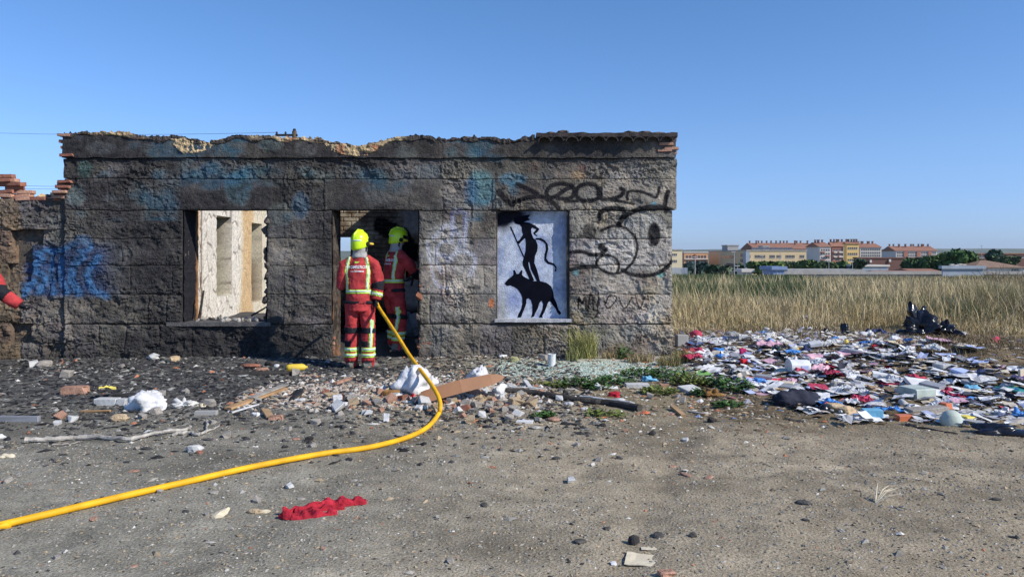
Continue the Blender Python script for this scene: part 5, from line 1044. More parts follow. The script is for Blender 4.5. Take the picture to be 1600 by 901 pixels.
plank('pink brick-coloured lath, upper left of the rubble pile', (524, 607), (548, 601), 7, 'brick_pale', .03, (.04, .06), 'lath', cat='lath')
branch('long blackened pole with ash-grey patches lying right of the rubble', [(786, 614), (830, 617), (870, 623), (915, 630), (955, 634), (1000, 642)], .03, .036, 'soot_wood_shade', cat='pole', nm='pole', jit=.006, n=9); ANCH.append(('the blackened pole', 895, 628))
for a, b, a2, b2, r in [(795, 610, 850, 615, .008), (905, 626, 990, 637, .01)]: branch('strip of pale ash crusted along the blackened pole, %s part' % ('left' if a < 850 else 'right'), [(a, b), ((a+a2)/2, (b+b2)/2), (a2, b2)], r, r, 'grey_white', cat='ash strip', nm='ash_strip', z0=.035)
item('bucket', 'small white paint tub standing at the foot of the wall', 'tub', lathe_me([(.045, 0), (.052, .01), (.055, .15), (.058, .155), (.058, .17), (.05, .17), (.047, .02)], 18, False), 'white_plastic', 862, 572, anchor='the white paint tub', sm=False)
I('rock', 'yellow brown rounded lump at the foot of the wall near the painted window', 'lump', 'olive_cloth', 804, 568, 18, 13, 14, 0, 'the yellow brown lump'); I('bag', 'white crumpled scrap left of the yellow brown lump', 'scrap', 'white_bag', 785, 565, 16, 8)
for a, b, w, h, mt, la, k in [(950, 606, 30, 5, 'paper', 'white flat sheet beside the green weeds', 'sheet'), (995, 606, 36, 7, 'grey_white', 'grey flat slab right of the white sheet by the weeds', 'box'), (1012, 596, 34, 12, 'cyan_plastic', 'pale blue crumpled plastic in the weeds', 'bag'), (962, 620, 22, 12, 'red_cloth', 'reddish stone-like rag above the blackened pole', 'bag'), (970, 629, 26, 10, 'grey_white', 'grey fluffy lump above the right end of the pole', 'bag'), (820, 660, 26, 4, 'paper', 'short white strip of plastic on the dirt below the pole', 'box'), (865, 657, 26, 9, 'brick_pale', 'pink flat tile piece below the blackened pole', 'rock'), (860, 650, 14, 9, 'brick', 'dark pink tile chip on top of the pink flat piece', 'rock'), (1008, 646, 14, 6, 'orange_plastic', 'orange chip at the right end of the blackened pole', 'rock'), (1049, 648, 11, 6, 'brick_pale', 'round orange chip among wood bits right of the pole', 'rock'), (889, 632, 16, 8, 'grey_white', 'grey lump under the middle of the pole', 'rock'), (914, 640, 12, 7, 'grey_white', 'white cube-shaped lump below the pole', 'rock')]:
    I(k, la, {'sheet': 'sheet', 'box': 'slab', 'bag': 'rag', 'rock': 'chip'}[k], mt, a, b, w, h, None, U_(-.3, .3))
plank('short brown wood piece pointing down right of the orange chip', (1050, 640), (1068, 652), 8, 'cardboard', .03, (.02, .0), 'wood_piece', cat='wood piece'); plank('long thin wood splinter at right of the wood pieces', (1075, 643), (1102, 648), 6, 'grey_wood', .015, (0, 0), 'wood_piece', cat='wood piece'); plank('white stick pointing up left of the pole', (820, 600), (832, 611), 6, 'white_bag', .02, (.04, .0), 'stick', cat='stick')
# ---- the dumped rubbish on the right
def Jn(*rows):
    for r_ in rows:
        kind, name, label, cat, mat, px, py, w, h, d, rz, anc = r_[:12]; kw = r_[12] if len(r_) > 12 else {}
        I(kind, label, cat, mat, px, py, w, h, d, rz, anc, name=name, **kw)
Jn(('box', 'block', 'grey concrete block at the corner of the wall by the rubbish', 'block', 'concrete', 1065, 541, 18, 18, 14, .1, 'the concrete block'),
   ('bag', 'tub', 'red plastic tub upended beside the concrete block', 'tub', 'pink_cloth', 1088, 528, 26, 18, 20, .3, 'the red tub', dict(k=.3, sub=2)),
   ('bag', 'bag', 'torn white carrier bag behind the red tub', 'bag', 'white_bag', 1110, 516, 24, 12, 20, 0, None, dict(k=.8)),
   ('bag', 'bag', 'grey blue crumpled bag right of the red tub', 'bag', 'grey_plastic', 1145, 526, 26, 13, 20, .5, 'the grey blue bag'),
   ('bag', 'foil', 'ball of white foil hanging in the dry grass edge', 'foil', 'grey_white', 1257, 510, 18, 16, 16, .5, None, dict(dz=.1)),
   ('bag', 'cloth', 'magenta cloth bundle in the papers near the wall corner', 'cloth', 'magenta_cloth', 1162, 555, 20, 13, 18, 0, 'the magenta bundle'),
   ('cloth', 'cloth', 'navy cloth lying left of the magenta bundle', 'cloth', 'navy_cloth', 1146, 556, 26, .06, 30, .1, None),
   ('sheet', 'sheet', 'orange red torn sheet right beside the wall corner', 'sheet', 'orange_plastic', 1088, 553, 26, 0, 30, .3, None), ('sheet', 'sheet', 'pinkish red sheet just above the orange red torn sheet', 'sheet', 'pink_cloth', 1080, 547, 24, 0, 30, -.2, None), ('sheet', 'sheet', 'long crimson sheet below the red tub', 'sheet', 'magenta_cloth', 1110, 549, 28, 0, 20, .1, None),
   ('bag', 'cup', 'teal green plastic cup lying on white papers', 'cup', 'teal_plastic', 1213, 546, 15, 7, 12, 0, 'the teal cup', dict(sub=2, k=.2)),
   ('bag', 'packet', 'yellow packet between the teal cup and a blue bag', 'packet', 'yellow_plastic', 1241, 549, 18, 6, 14, .2, None),
   ('bag', 'bag', 'blue crumpled bag right of the yellow packet', 'bag', 'navy_cloth', 1262, 549, 24, 12, 18, .4, 'the blue bag'), ('cloth', 'cloth', 'wide navy cloth stretched above the yellow packet', 'cloth', 'navy_cloth', 1256, 538, 56, .12, 50, .1, 'the wide navy cloth'),
   ('box', 'box', 'small black box standing on papers below the teal cup', 'box', 'black_plastic', 1214, 558, 8, 9, 8, .1, 'the small black box'),
   ('bag', 'film', 'heap of pink plastic film in the middle of the rubbish', 'plastic film', 'pink_film', 1272, 562, 46, 15, 40, .1, 'the pink film'), ('bag', 'film', 'paler pink film bunch right of the first pink heap', 'plastic film', 'pink_film', 1315, 558, 42, 15, 36, -.2, None),
   ('bag', 'bag', 'bright yellow bag below the pink film', 'bag', 'yellow_plastic', 1295, 570, 20, 10, 16, .5, 'the yellow bag'),
   ('box', 'carton', 'small red cone-like carton left of the white tub', 'carton', 'red_plastic', 1162, 569, 10, 9, 8, .4, None), ('bag', 'bag', 'flat black bag right of the small red carton', 'bag', 'black_plastic', 1180, 567, 22, 7, 18, .1, None, dict(k=.5)),
   ('cloth', 'tray', 'large ribbed white plastic tray at the weeds', 'tray', 'white_plastic', 1128, 590, 62, .06, 60, -.15, 'the white tray', dict(edge=.2)), ('sheet', 'sheet', 'bright green plastic sheet left of the white tray', 'sheet', 'green_plastic', 1094, 584, 26, 0, 34, .4, None),
   ('sheet', 'folder', 'flat bright red folder lying on the rubbish', 'folder', 'red_plastic', 1200, 596, 56, 0, 46, -.02, 'the red folder', dict(lift=.1, thick=.02)),
   ('box', 'shoe_box', 'white box side sticking up right of the red folder', 'box', 'paper_cream', 1228, 606, 24, 10, 16, -.5, None),
   ('bag', 'duffel', 'large dark navy bag slumped below the red folder', 'bag', 'dark_cloth', 1240, 632, 86, 36, 60, -.1, 'the dark navy bag', dict(k=.35)),
   ('sheet', 'paper', 'pink printed paper in front of the dark navy bag', 'paper', 'pink_film', 1190, 614, 30, 0, 40, .3, None), ('sheet', 'paper', 'salmon red sheet behind the dark navy bag', 'paper', 'pink_cloth', 1279, 612, 26, 0, 40, -.2, None, dict(dz=.05)),
   ('sheet', 'paper', 'big white open notebook right of the dark navy bag', 'paper', 'paper', 1275, 632, 40, 0, 60, -.4, 'the white open notebook', dict(dz=.06, thick=.01)), ('sheet', 'paper', 'white fan of loose pages right of the salmon sheet', 'paper', 'paper', 1308, 618, 44, 0, 60, .2, None, dict(dz=.04)),
   ('bag', 'towel', 'peach coloured towel at the front edge of the rubbish', 'towel', 'foam_beige', 1316, 645, 54, 22, 40, .1, 'the peach towel', dict(k=.35)), ('bag', 'pot', 'black and white pot at the left end of the peach towel', 'pot', 'black_plastic', 1287, 645, 20, 19, 18, 0, None, dict(k=.2, sub=2)),
   ('box', 'carton', 'light blue carton lying right of the peach towel', 'carton', 'cyan_plastic', 1362, 652, 30, 14, 16, -.12, 'the light blue carton'), ('sheet', 'paper', 'white sheet under the light blue carton', 'paper', 'paper', 1345, 656, 60, 0, 30, .05, None),
   ('bag', 'foam', 'rust brown foam lump in front of the weeds', 'foam lump', 'rust_foam', 1112, 620, 34, 20, 28, .2, 'the rust brown foam', dict(k=.8)), ('box', 'card', 'grey card with white corner left of the rust brown foam', 'card', 'grey_white', 1078, 612, 30, 7, 26, .5, None, dict(tilt=(.2, 0))),
   ('bag', 'bin_bag', 'tall shiny black bin bag at the edge of the dry grass', 'bin bag', 'black_plastic', 1442, 528, 80, 44, 56, .2, 'the tall black bin bag', dict(k=.8)), ('bag', 'bin_bag', 'peak of black plastic rising from the tall bin bag', 'bin bag', 'black_plastic', 1434, 522, 34, 46, 30, .2, None, dict(k=.8, dz=.15)), ('bag', 'bin_bag', 'lower black bin bag right of the tall one', 'bin bag', 'black_plastic', 1478, 529, 60, 34, 46, 1.2, 'the lower black bin bag', dict(k=.8)),
   ('sheet', 'paper', 'blue sheet leaning on the lower black bin bag', 'sheet', 'paper_blue', 1488, 530, 18, 0, 34, .3, None, dict(lift=.6)), ('box', 'book', 'pale blue book lying on brown dirt at the right', 'book', 'paper_blue', 1513, 558, 26, 4, 46, .35, 'the pale blue book', dict(tilt=(.15, 0))),
   ('bag', 'bottle', 'crushed red and clear bottle near the right edge of the grass', 'bottle', 'pink_cloth', 1554, 535, 17, 12, 12, .2, 'the crushed red bottle', dict(k=.3, sub=2)),
   ('bag', 'bag', 'white crumpled bag below the tall bin bag', 'bag', 'white_bag', 1460, 539, 30, 12, 26, .2, 'the white crumpled bag'), ('sheet', 'paper', 'wide flat white sheet left of the white crumpled bag', 'sheet', 'grey_white', 1435, 546, 44, 0, 60, .1, None),
   ('cloth', 'cloth', 'long crimson red cloth roll in the middle of the dump', 'cloth', 'pink_cloth', 1408, 598, 84, .09, 40, .22, 'the crimson cloth roll', dict(edge=.4)), ('bag', 'cloth', 'thick crumpled end of crimson cloth', 'cloth', 'pink_cloth', 1428, 594, 40, 14, 30, .2, None, dict(k=.8)),
   ('cloth', 'cardboard', 'bent peach cardboard right of the crimson cloth', 'cardboard', 'foam_beige', 1464, 600, 40, .08, 60, -.4, 'the peach cardboard', dict(edge=.2)),
   ('box', 'foam_box', 'pale mint styrofoam box with a broken corner', 'foam box', 'mint_plastic', 1432, 621, 38, 17, 40, .25, 'the mint foam box'), ('box', 'box', 'white flat box lying between red cloth and mint foam box', 'box', 'paper', 1437, 606, 38, 6, 40, -.2, None, dict(tilt=(.15, .1), dz=.03)),
   ('box', 'board', 'tan board slanting under the crimson cloth', 'board', 'cardboard', 1403, 611, 48, 4, 14, -.25, None),
   ('bag', 'wrapper', 'bright cyan plastic wrapper on white papers', 'wrapper', 'cyan_plastic', 1512, 612, 34, 14, 30, .1, 'the cyan wrapper', dict(k=.8)), ('sheet', 'sheet', 'large white plastic sheet above the cyan wrapper', 'sheet', 'white_bag', 1498, 597, 62, 0, 90, .05, 'the large white sheet', dict(lift=.35)),
   ('box', 'cutlery_box', 'long grey brown box with orange ends near the front edge', 'box', 'grey_wood', 1448, 650, 62, 11, 22, .12, 'the long grey brown box', dict(tilt=(0, -.05), dz=.02)), ('box', 'clip', 'orange plastic clip at the left end of the long box', 'clip', 'orange_plastic', 1412, 656, 24, 9, 16, .1, None), ('box', 'clip', 'salmon plastic clip at the right end of the long box', 'clip', 'orange_plastic', 1477, 646, 13, 9, 16, .3, None, dict(dz=.05)),
   ('bag', 'container', 'pale mint rounded container, closest to the front edge', 'container', 'mint_plastic', 1487, 664, 36, 32, 30, 0, 'the rounded mint container', dict(k=.19, sub=3, sm=True)), ('box', 'sponge', 'lemon yellow sponge right of the rounded mint container', 'sponge', 'lemon', 1511, 660, 20, 11, 18, .3, None),
   ('bag', 'tarp', 'black plastic tarp spread at the lower right edge', 'tarp', 'black_plastic', 1560, 677, 120, 22, 50, -.05, 'the black tarp', dict(k=.35)), ('cloth', 'cloth', 'olive green crumpled cloth above the black tarp', 'cloth', 'olive_cloth', 1545, 645, 44, .13, 50, .2, 'the olive cloth'),
   ('sheet', 'book', 'teal flat book cover cut by the right edge', 'book', 'teal_plastic', 1592, 612, 44, 0, 60, .3, None, dict(thick=.02)), ('box', 'card', 'cream card standing upright at the right edge', 'card', 'paper_cream', 1598, 600, 14, 18, 6, .2, None), ('bag', 'bag', 'blue plastic bag at the right edge above the tarp', 'bag', 'blue_plastic', 1594, 650, 30, 16, 24, .2, None),
   ('bag', 'cap', 'small red cap on bare ash left of the crimson cloth', 'cap', 'red_plastic', 1345, 616, 13, 8, 11, 0, None, dict(sub=2)), ('bag', 'packet', 'small red packet on white papers below the tall grass', 'packet', 'red_plastic', 1385, 539, 12, 8, 10, 0, 'the small red packet'),
   ('sheet', 'paper', 'grey white sheet lying on dark soil in the middle of the dump', 'sheet', 'grey_white', 1383, 569, 38, 0, 60, .1, 'the grey white sheet'), ('box', 'box', 'grey flattened box lying right of the white crumpled bag', 'box', 'grey_white', 1476, 552, 24, 6, 26, .1, None),
   ('bag', 'bag', 'black torn bag standing in the grass edge left of the blue one', 'bag', 'black_plastic', 1290, 524, 20, 18, 16, .3, None, dict(k=.8)), ('bag', 'bag', 'black tall torn bag like a bush at the grass edge', 'bag', 'black_plastic', 1320, 526, 24, 28, 20, .3, 'the black torn bag', dict(k=.8)), ('bag', 'bag', 'bright blue bag below the black torn bag', 'bag', 'blue_plastic', 1306, 534, 34, 14, 28, .1, 'the bright blue bag'), ('bag', 'packet', 'lime yellow packet right of the bright blue bag', 'packet', 'lemon', 1322, 537, 13, 9, 12, 0, None), ('sheet', 'sheet', 'violet blue sheet behind the bright blue bag', 'sheet', 'paper_blue', 1302, 522, 30, 0, 60, .2, None, dict(lift=.5)),
   ('bag', 'bag', 'white bag heap right of the black torn bag', 'bag', 'white_bag', 1358, 528, 30, 16, 26, .1, 'the white bag heap'), ('bag', 'bag', 'lower white bag under the white bag heap', 'bag', 'white_bag', 1360, 536, 26, 10, 24, .7, None),
   ('bag', 'jug', 'cloudy clear plastic jug left of the white tub', 'jug', 'mint_plastic', 1222, 583, 26, 11, 22, .1, None, dict(k=.15, sub=2)))
tub = item('tub', 'white bucket with a blue mark lying on its side in the litter', 'bucket', lathe_me([(.095, -.13), (.1, -.125), (.1, -.1), (.092, -.095), (.085, .12), (.08, .13)], 20), 'white_plastic', 1247, 585, .1, anchor='the white bucket', sm=False)
m = MB(); m.box(.0, .09, -.094, -.089, .07, .12); m.build('blue_mark', MATS['paper_blue'], tub)
branch('short grey log lying on papers left of the crimson cloth', [(1300, 606), (1318, 609), (1336, 612)], .045, .04, 'grey_wood', cat='log', nm='log', n=10); ANCH.append(('the short grey log', 1318, 609))
item('bottle', 'grey plastic bottle standing below the crimson cloth', 'bottle', lathe_me([(.03, 0), (.034, .01), (.034, .12), (.014, .16), (.014, .18)], 14), 'grey_white', 1413, 636, 1.3, anchor='the grey bottle', sm=True)
for q, (a, b, rz) in enumerate([(1180, 532, .4), (1205, 528, -.5), (1195, 520, 1.2), (1222, 536, .1)]): I('bag', ['tangle of grey foil and cans below the foil ball', 'second grey foil lump nearer the grass edge', 'small foil lump hidden in the grass edge', 'grey crushed can heap above the teal cup'][q], 'foil', 'grey_white', a, b, 24, 12, 18, rz, k=.9)
for q, (px_, w_, h_, mt_, la_) in enumerate([(638, .7, .45, 'grey_plastic', 'bluish grey sacks heaped in the dark room behind the second firefighter'), (650, .4, .3, 'navy_cloth', 'dark blue sack at the right of the heap inside the doorway'), (560, .5, .25, 'charcoal', 'charred heap inside the doorway at its left side')]):
    p = P(px_, 520, 12.35); v, f = crumple(w_, w_*.7, h_, 41+q, 4, .4); o = mk('sack', v, f, MATS[mt_], loc=(p.x, p.y, float(gh(p.x, p.y))-.02)); tag(o, la_, 'sack')
# ---- automatically described smaller pieces
def where(px, py):
    best = sorted(ANCH, key=lambda a: (a[1]-px)**2+((a[2]-py)*1.8)**2)
    out = []
    for a, ax, ay in best[:9]:
        dx, dy = px-ax, (py-ay)*1.6; far = math.hypot(dx, dy)
        ww = ('right of' if dx > 0 else 'left of') if abs(dx) > abs(dy) else ('in front of' if dy > 0 else 'behind')
        out.append(('close to the %s' % ww.replace(' of', ' side of') if False else ('just ' if far < 32 else '')+ww, a))
    return out
def auto(desc_options, px, py):
    for ww, a in where(px, py):
        for d_ in desc_options:
            L_ = '%s %s %s' % (d_, ww, a)
            if L_ not in USED and len(L_.split()) <= 16: USED.add(L_); return L_
    L_ = '%s near %s' % (desc_options[-1], where(px, py)[0][1])
    k = 0; ex = ['tilted', 'half-buried', 'upturned', 'dirty', 'worn', 'split']
    while L_ in USED and k < 6: L_ = ex[k]+' '+'%s near %s' % (desc_options[-1], where(px, py)[1][1]); k += 1
    USED.add(L_); return L_
placed = []
def free(px, py, r):
    if any((px-a)**2+((py-b)*1.7)**2 < r*r for a, b in placed): return False
    placed.append((px, py)); return True
KINDS = [('cloth', 'cloth', 'pink_film', 'pink', 'cloth', 3), ('cloth', 'cloth', 'white_bag', 'white', 'plastic sheet', 9), ('cloth', 'cloth', 'pink_cloth', 'crimson', 'cloth', 3), ('cloth', 'cloth', 'grey_white', 'grey', 'cloth', 5), ('cloth', 'cloth', 'navy_cloth', 'navy', 'cloth', 4), ('cloth', 'cloth', 'blue_plastic', 'blue', 'plastic sheet', 2), ('sheet', 'paper', 'paper', 'white', 'paper', 30), ('sheet', 'paper', 'paper_blue', 'pale blue', 'paper', 6), ('sheet', 'paper', 'paper_cream', 'cream', 'paper', 8), ('sheet', 'card', 'grey_white', 'grey', 'card', 12), ('bag', 'wrapper', 'white_bag', 'crumpled white', 'wrapper', 14), ('bag', 'wrapper', 'grey_white', 'crumpled grey', 'wrapper', 12),
         ('box', 'carton', 'cardboard', 'brown', 'carton', 4), ('bag', 'rag', 'dark_cloth', 'dark', 'rag', 10), ('bag', 'rag', 'navy_cloth', 'navy', 'rag', 4), ('sheet', 'card', 'pink_film', 'pink', 'card', 4), ('bag', 'packet', 'red_plastic', 'red', 'packet', 2), ('bag', 'packet', 'blue_plastic', 'blue', 'packet', 3), ('box', 'book', 'paper', 'closed white', 'book', 7), ('bag', 'rag', 'foam_beige', 'beige', 'rag', 4), ('box', 'book', 'grey_plastic', 'dark grey', 'book', 5)]
LIB = {}
cnt = 0; tries = 0
while cnt < 285 and tries < 4000:
    tries += 1; py = 512+rng.random()**1.1*145; px = U_(1062, 1600)
    lo = np.interp(py, [510, 540, 570, 600, 630, 660], [1080, 1062, 1080, 1150, 1210, 1330]); hi = np.interp(py, [510, 540, 560, 600, 660], [1400, 1500, 1440, 1600, 1600])
    if px < lo or px > hi or (1440 < px < 1600 and 545 < py < 585 and random.random() < .8): continue
    dens = .35+1.1*float(fbm(px*.02, py*.04, s=301))
    if random.random() > dens or not free(px, py, 7.5): continue
    k = random.choices(KINDS, [q[5] for q in KINDS])[0]; w = U_(24, 52) if k[0] == 'cloth' else U_(12, 34) if k[0] != 'bag' else U_(10, 24); s = W_(px, py)
    key = (k[1], k[2], random.randint(0, 3))
    if key not in LIB:
        sd = len(LIB)*7+3
        vf = cloth(.25, U_(.16, .24), sd, .055, .006, .8) if k[0] == 'cloth' else sheet(.25, U_(.16, .26), sd, .3, .003) if k[0] == 'sheet' else crumple(.25, U_(.14, .22), .11, sd, 2, .8) if k[0] == 'bag' else boxy(.25, .17, .05)
        LIB[key] = me_of(k[1], vf[0], vf[1], k[2])
    szw = 'small' if w < 14 else 'large' if w > 20 else 'mid-sized'
    lab = auto(['%s %s' % (k[3], k[4]), '%s %s %s' % (szw, k[3], k[4]), '%s scrap of %s %s' % (szw, k[3], k[4])], px, py)
    item(k[1], lab, k[4], LIB[key], k[2], px, py, U_(0, 6.3), (U_(-.2, .2), U_(-.15, .15)), U_(0, .05), group='rubbish dumped beside the dry grass', sc=w*s/.25); cnt += 1
cnt = 0; tries = 0
while cnt < 120 and tries < 4000:   # brick and stone pieces of the rubble pile
    tries += 1; px = random.gauss(700, 75) if random.random() < .75 else U_(500, 640); py = random.gauss(628, 14)
    if not (500 < px < 880 and 596 < py < 664) or not free(px, py, 6): continue
    mt, cw = random.choices([('brick_pale', 'pale orange brick'), ('brick', 'dark red brick'), ('grey_white', 'whitish mortar'), ('foam_beige', 'sandy mortar'), ('grey_wood', 'grey stone')], [15, 8, 30, 26, 21])[0]
    w = U_(6, 15)*(1.25 if random.random() < .2 else 1); v, f = boxy(1, .8, .6, .2); v = np.array(v)-np.array([0, 0, .2]); key = ('r', mt, cnt % 4)
    if key not in LIB: LIB[key] = me_of('rubble_piece', np.array(v)+np.array([0, 0, .22]), f, mt)
    lab = auto(['%s fragment' % cw, '%s %s fragment' % ('small' if w < 12 else 'chunky', cw), '%s lump' % cw], px, py)
    item('rubble_piece', lab, 'rubble piece', LIB[key], mt, px, py, U_(0, 6.3), (U_(-.5, .5), U_(-.5, .5)), 0, group='pieces of brick and mortar in the rubble pile', sc=w*W_(px, py)); cnt += 1
cnt = 0; tries = 0
while cnt < 60 and tries < 2000:   # larger loose pieces over the ash and dirt
    tries += 1; px = U_(0, 1150); py = U_(568, 700) if random.random() < .75 else U_(700, 880)
    if 500 < px < 800 and py < 680 or not free(px, py, 14): continue
    mt, cw = random.choices([('charcoal', 'charred wood'), ('grey_wood', 'grey stone'), ('grey_white', 'whitish plaster'), ('brick_pale', 'orange brick'), ('soot_wood_shade', 'sooty wood')], [14, 40, 16, 6, 14] if px < 600 else [10, 30, 22, 16, 14])[0]
    w = U_(7, 17); key = ('r', mt, cnt % 4)
    if key not in LIB: v, f = rock(cnt+50, 2, (1, .75, .6), .5); LIB[key] = me_of('rubble_piece', np.array(v)+np.array([0, 0, .2]), f, mt)
    lab = auto(['%s bit' % cw, '%s %s bit' % ('small' if w < 11 else 'bigger', cw), 'lone %s chip' % cw], px, py)
    item('debris_piece', lab, 'debris', LIB[key], mt, px, py, U_(0, 6.3), (U_(-.3, .3), U_(-.3, .3)), 0, group='loose debris on the ground', sc=w*W_(px, py)*(1 if py < 700 else .75)); cnt += 1

def tdens2(x, y):
    px = 800+x*FPX/y; py = HOR+FPX*EYE/y; d = tdens(x, y)
    for _, ax, ay in ANCH: d = d*np.where(np.hypot(px-ax, (py-ay+4)*1.6) < 17, .25, 1)
    return d
xy = region(3400, 1.7, 9.5, 6.6, 16.5, tdens2)
scraps('paper_scraps', 0, xy, .03+.12*rng.random(len(xy[0]))**1.6, [(.78, .78, .77), (.52, .52, .52), (.3, .3, .33), (.6, .53, .42), (.42, .47, .66), (.05, .05, .06), (.55, .33, .38), (.45, .05, .07), (.34, .24, .14), (.1, .16, .32)], [34, 18, 10, 10, 7, 9, 3, 1.5, 6, 3], 'carpet of small torn paper, film and card scraps under the dumped rubbish')
# ================================================================ VEGETATION
def blades(name, x, y, h, w, cols, lean, label, cat, z=None, ang=None, kind='stuff', mat='plants'):
    n = len(x); z = gh(x, y) if z is None else z; a = rng.random(n)*6.283 if ang is None else ang; b = rng.random(n)*6.283
    lx, ly = np.cos(a)*lean*h, np.sin(a)*lean*h; wx_, wy_ = np.cos(b)*w, np.sin(b)*w
    k = rng.uniform(.3, .6, n)
    P0 = np.stack([x-wx_, y-wy_, z-.02], 1); P1 = np.stack([x+wx_, y+wy_, z-.02], 1)
    M0 = np.stack([x-wx_*.8+lx*.3, y-wy_*.8+ly*.3, z+h*.55], 1); M1 = np.stack([x+wx_*.8+lx*.3, y+wy_*.8+ly*.3, z+h*.55], 1)
    T = np.stack([x+lx, y+ly, z+h*np.sqrt(np.clip(1-(lean*.6)**2, .1, 1))], 1)
    V = np.stack([P0, P1, M0, M1, T], 1).reshape(-1, 3); o = 5*np.arange(n)[:, None]
    F = (np.concatenate([np.array([[0, 1, 3], [0, 3, 2], [2, 3, 4]])[None]+o[:, None]]*1, 0)).reshape(-1, 3)
    ob = mk(name, V, F, MATS[mat], col=np.repeat(cols, 5, 0)); return tag(ob, label, cat, kind=kind)
STRAW, GOLD, GRN, OLV, BRN = [np.array(c) for c in ((.60, .49, .3), (.48, .38, .2), (.085, .12, .05), (.24, .23, .1), (.2, .13, .07))]
def gcol(x, y, r, shift=0):
    n = fbm(x*.22, y*.16, s=401); n2 = fbm(x*1.1, y*.8, s=402); px = 800+x*FPX/y
    g = np.clip(.4*smooth(.52, .64, n+shift)+1.5*np.exp(-((px-1200)/62)**2)*smooth(18, 23, y)*smooth(.25, .5, n2)+1.4*np.exp(-((px-1085)/42)**2)*smooth(18, 23, y)*smooth(.25, .5, n2), 0, 1)
    c = lerp3(STRAW, GOLD, smooth(.3, .7, n2)); c = lerp3(c, BRN, smooth(.6, .75, fbm(x*.5, y*.3, s=403))*.8)
    k = rng.random(len(x)) < g; c[k] = (GRN if True else 0)*(.7+.8*rng.random(k.sum())[:, None]); m = (rng.random(len(x)) < .15) & ~k; c[m] = OLV
    return c*(.65+.7*rng.random(len(x)))[:, None], g
def field(n, y0, y1, p):
    t = rng.random(n); y = y0*(y1/y0)**(t**p); u = rng.uniform(.18, .76, n); x = u*y; k = (x > 2.45+.0*y); return x[k], y[k]
x, y = field(165000, 14.3, 60, 1.0)
edge = 15.0+1.6*(fbm(x*.6, x*0+3, s=405)-.5)+.6*np.clip(x-5.5, 0, 3)*-.35
k = y > edge; x, y = x[k], y[k]; c, g = gcol(x, y, 0)
h = (.08+.7*fbm(x*.8, y*.5, s=406)**1.4+.3*rng.random(len(x)))*np.where(y > 30, .5, 1-.5*np.clip((y-20)/20, 0, 1))*smooth(-.3, 1.5, y-15+.4)*.9+.06+.3*g*(y > 18)
h *= .75+.35*np.exp(-((800+x*FPX/y-1560)/60)**2)
blades('dry_grass', x, y, h, .0035+.00025*y, c, .1+.9*rng.random(len(x))**1.6, 'tall dry straw-coloured grass with green patches covering the field beyond the rubbish', 'grass')
x, y = field(5200, 15, 34, .8); c, g = gcol(x, y, 0); h = .5+.5*rng.random(len(x)); blades('seed_stalks', x, y, h*.95, .004+.0002*y, np.tile(np.array([.58, .47, .27]), (len(x), 1))*(.7+.5*rng.random(len(x)))[:, None], .1+.35*rng.random(len(x)), 'pale bent seed stalks standing above the dry grass', 'seed stalks')
x = rng.uniform(4.5, 8.6, 9000); y = rng.uniform(9.2, 13.5, 9000); k = (x < .7*y+.2) & (rng.random(9000) < np.exp(-((x-6.6)/1.3)**2-((y-11)/1.5)**2)+.05); x, y = x[k], y[k]
blades('dead_stems', x, y, .05+.12*rng.random(len(x)), .004+0*x, lerp3(BRN, GOLD, rng.random(len(x))*.7)*(.5+.6*rng.random(len(x)))[:, None], .8+.8*rng.random(len(x)), 'flattened brown dead stems over the earth mound at the right', 'dead stems', z=ghf(x, y))
x = rng.uniform(2.3, 9.4, 16000); y = rng.uniform(11.5, 15.3, 16000); k = (x < .7*y+.2) & (rng.random(16000) < .25+.75*smooth(12.5, 15, y)); x, y = x[k], y[k]
blades('dry_stubble', x, y, .03+.16*rng.random(len(x))*smooth(11.5, 15, y), .004+0*x, lerp3(BRN, STRAW, rng.random(len(x)))*(.5+.6*rng.random(len(x)))[:, None], .3+.9*rng.random(len(x)), 'thin dry stubble poking through the far edge of the rubbish', 'stubble', z=ghf(x, y))
def leafy(name, label, px, py, wpx, hpx, n, col, cat='weed', group='green weeds by the wall', broad=.5):
    p = G(px, py); s = W_(px, py); w, h = wpx*s/2, hpx*s; r = rng.random(n)**.5*w; a = rng.random(n)*6.283; x = r*np.cos(a); y = r*np.sin(a)*.8; z = rng.random(n)*h*(1-(r/w)**2*.7)+.01
    L_ = .025+.03*rng.random(n); b = rng.random(n)*6.283; dx, dy = np.cos(b), np.sin(b); up = rng.uniform(-.2, .8, n)
    c0 = np.stack([x, y, z], 1); d = np.stack([dx, dy, up], 1)*L_[:, None]; q = np.stack([-dy, dx, 0*dx], 1)*(L_*broad)[:, None]
    V = np.stack([c0, c0+d*.5+q, c0+d, c0+d*.5-q+np.array([0, 0, .004])], 1).reshape(-1, 3); F = (np.array([0, 1, 2, 3])[None]+4*np.arange(n)[:, None])
    st = MB()
    for i in range(6): a_ = U_(0, 6.28); st.tube([(0, 0, 0), (math.cos(a_)*w*.3, math.sin(a_)*w*.3, h*.4), (math.cos(a_)*w*.6, math.sin(a_)*w*.5, h*.7)], .003, 4)
    root = empty(name, (p.x, p.y, float(ghf(p.x, p.y))), 0, label, cat, group)
    C_ = np.array(col)[None]*(.5+.9*rng.random(n))[:, None]; mk('leaves', V, F, MATS['plants'], root, col=np.repeat(C_, 4, 0)); st.build('stem', MATS['bark'], root)
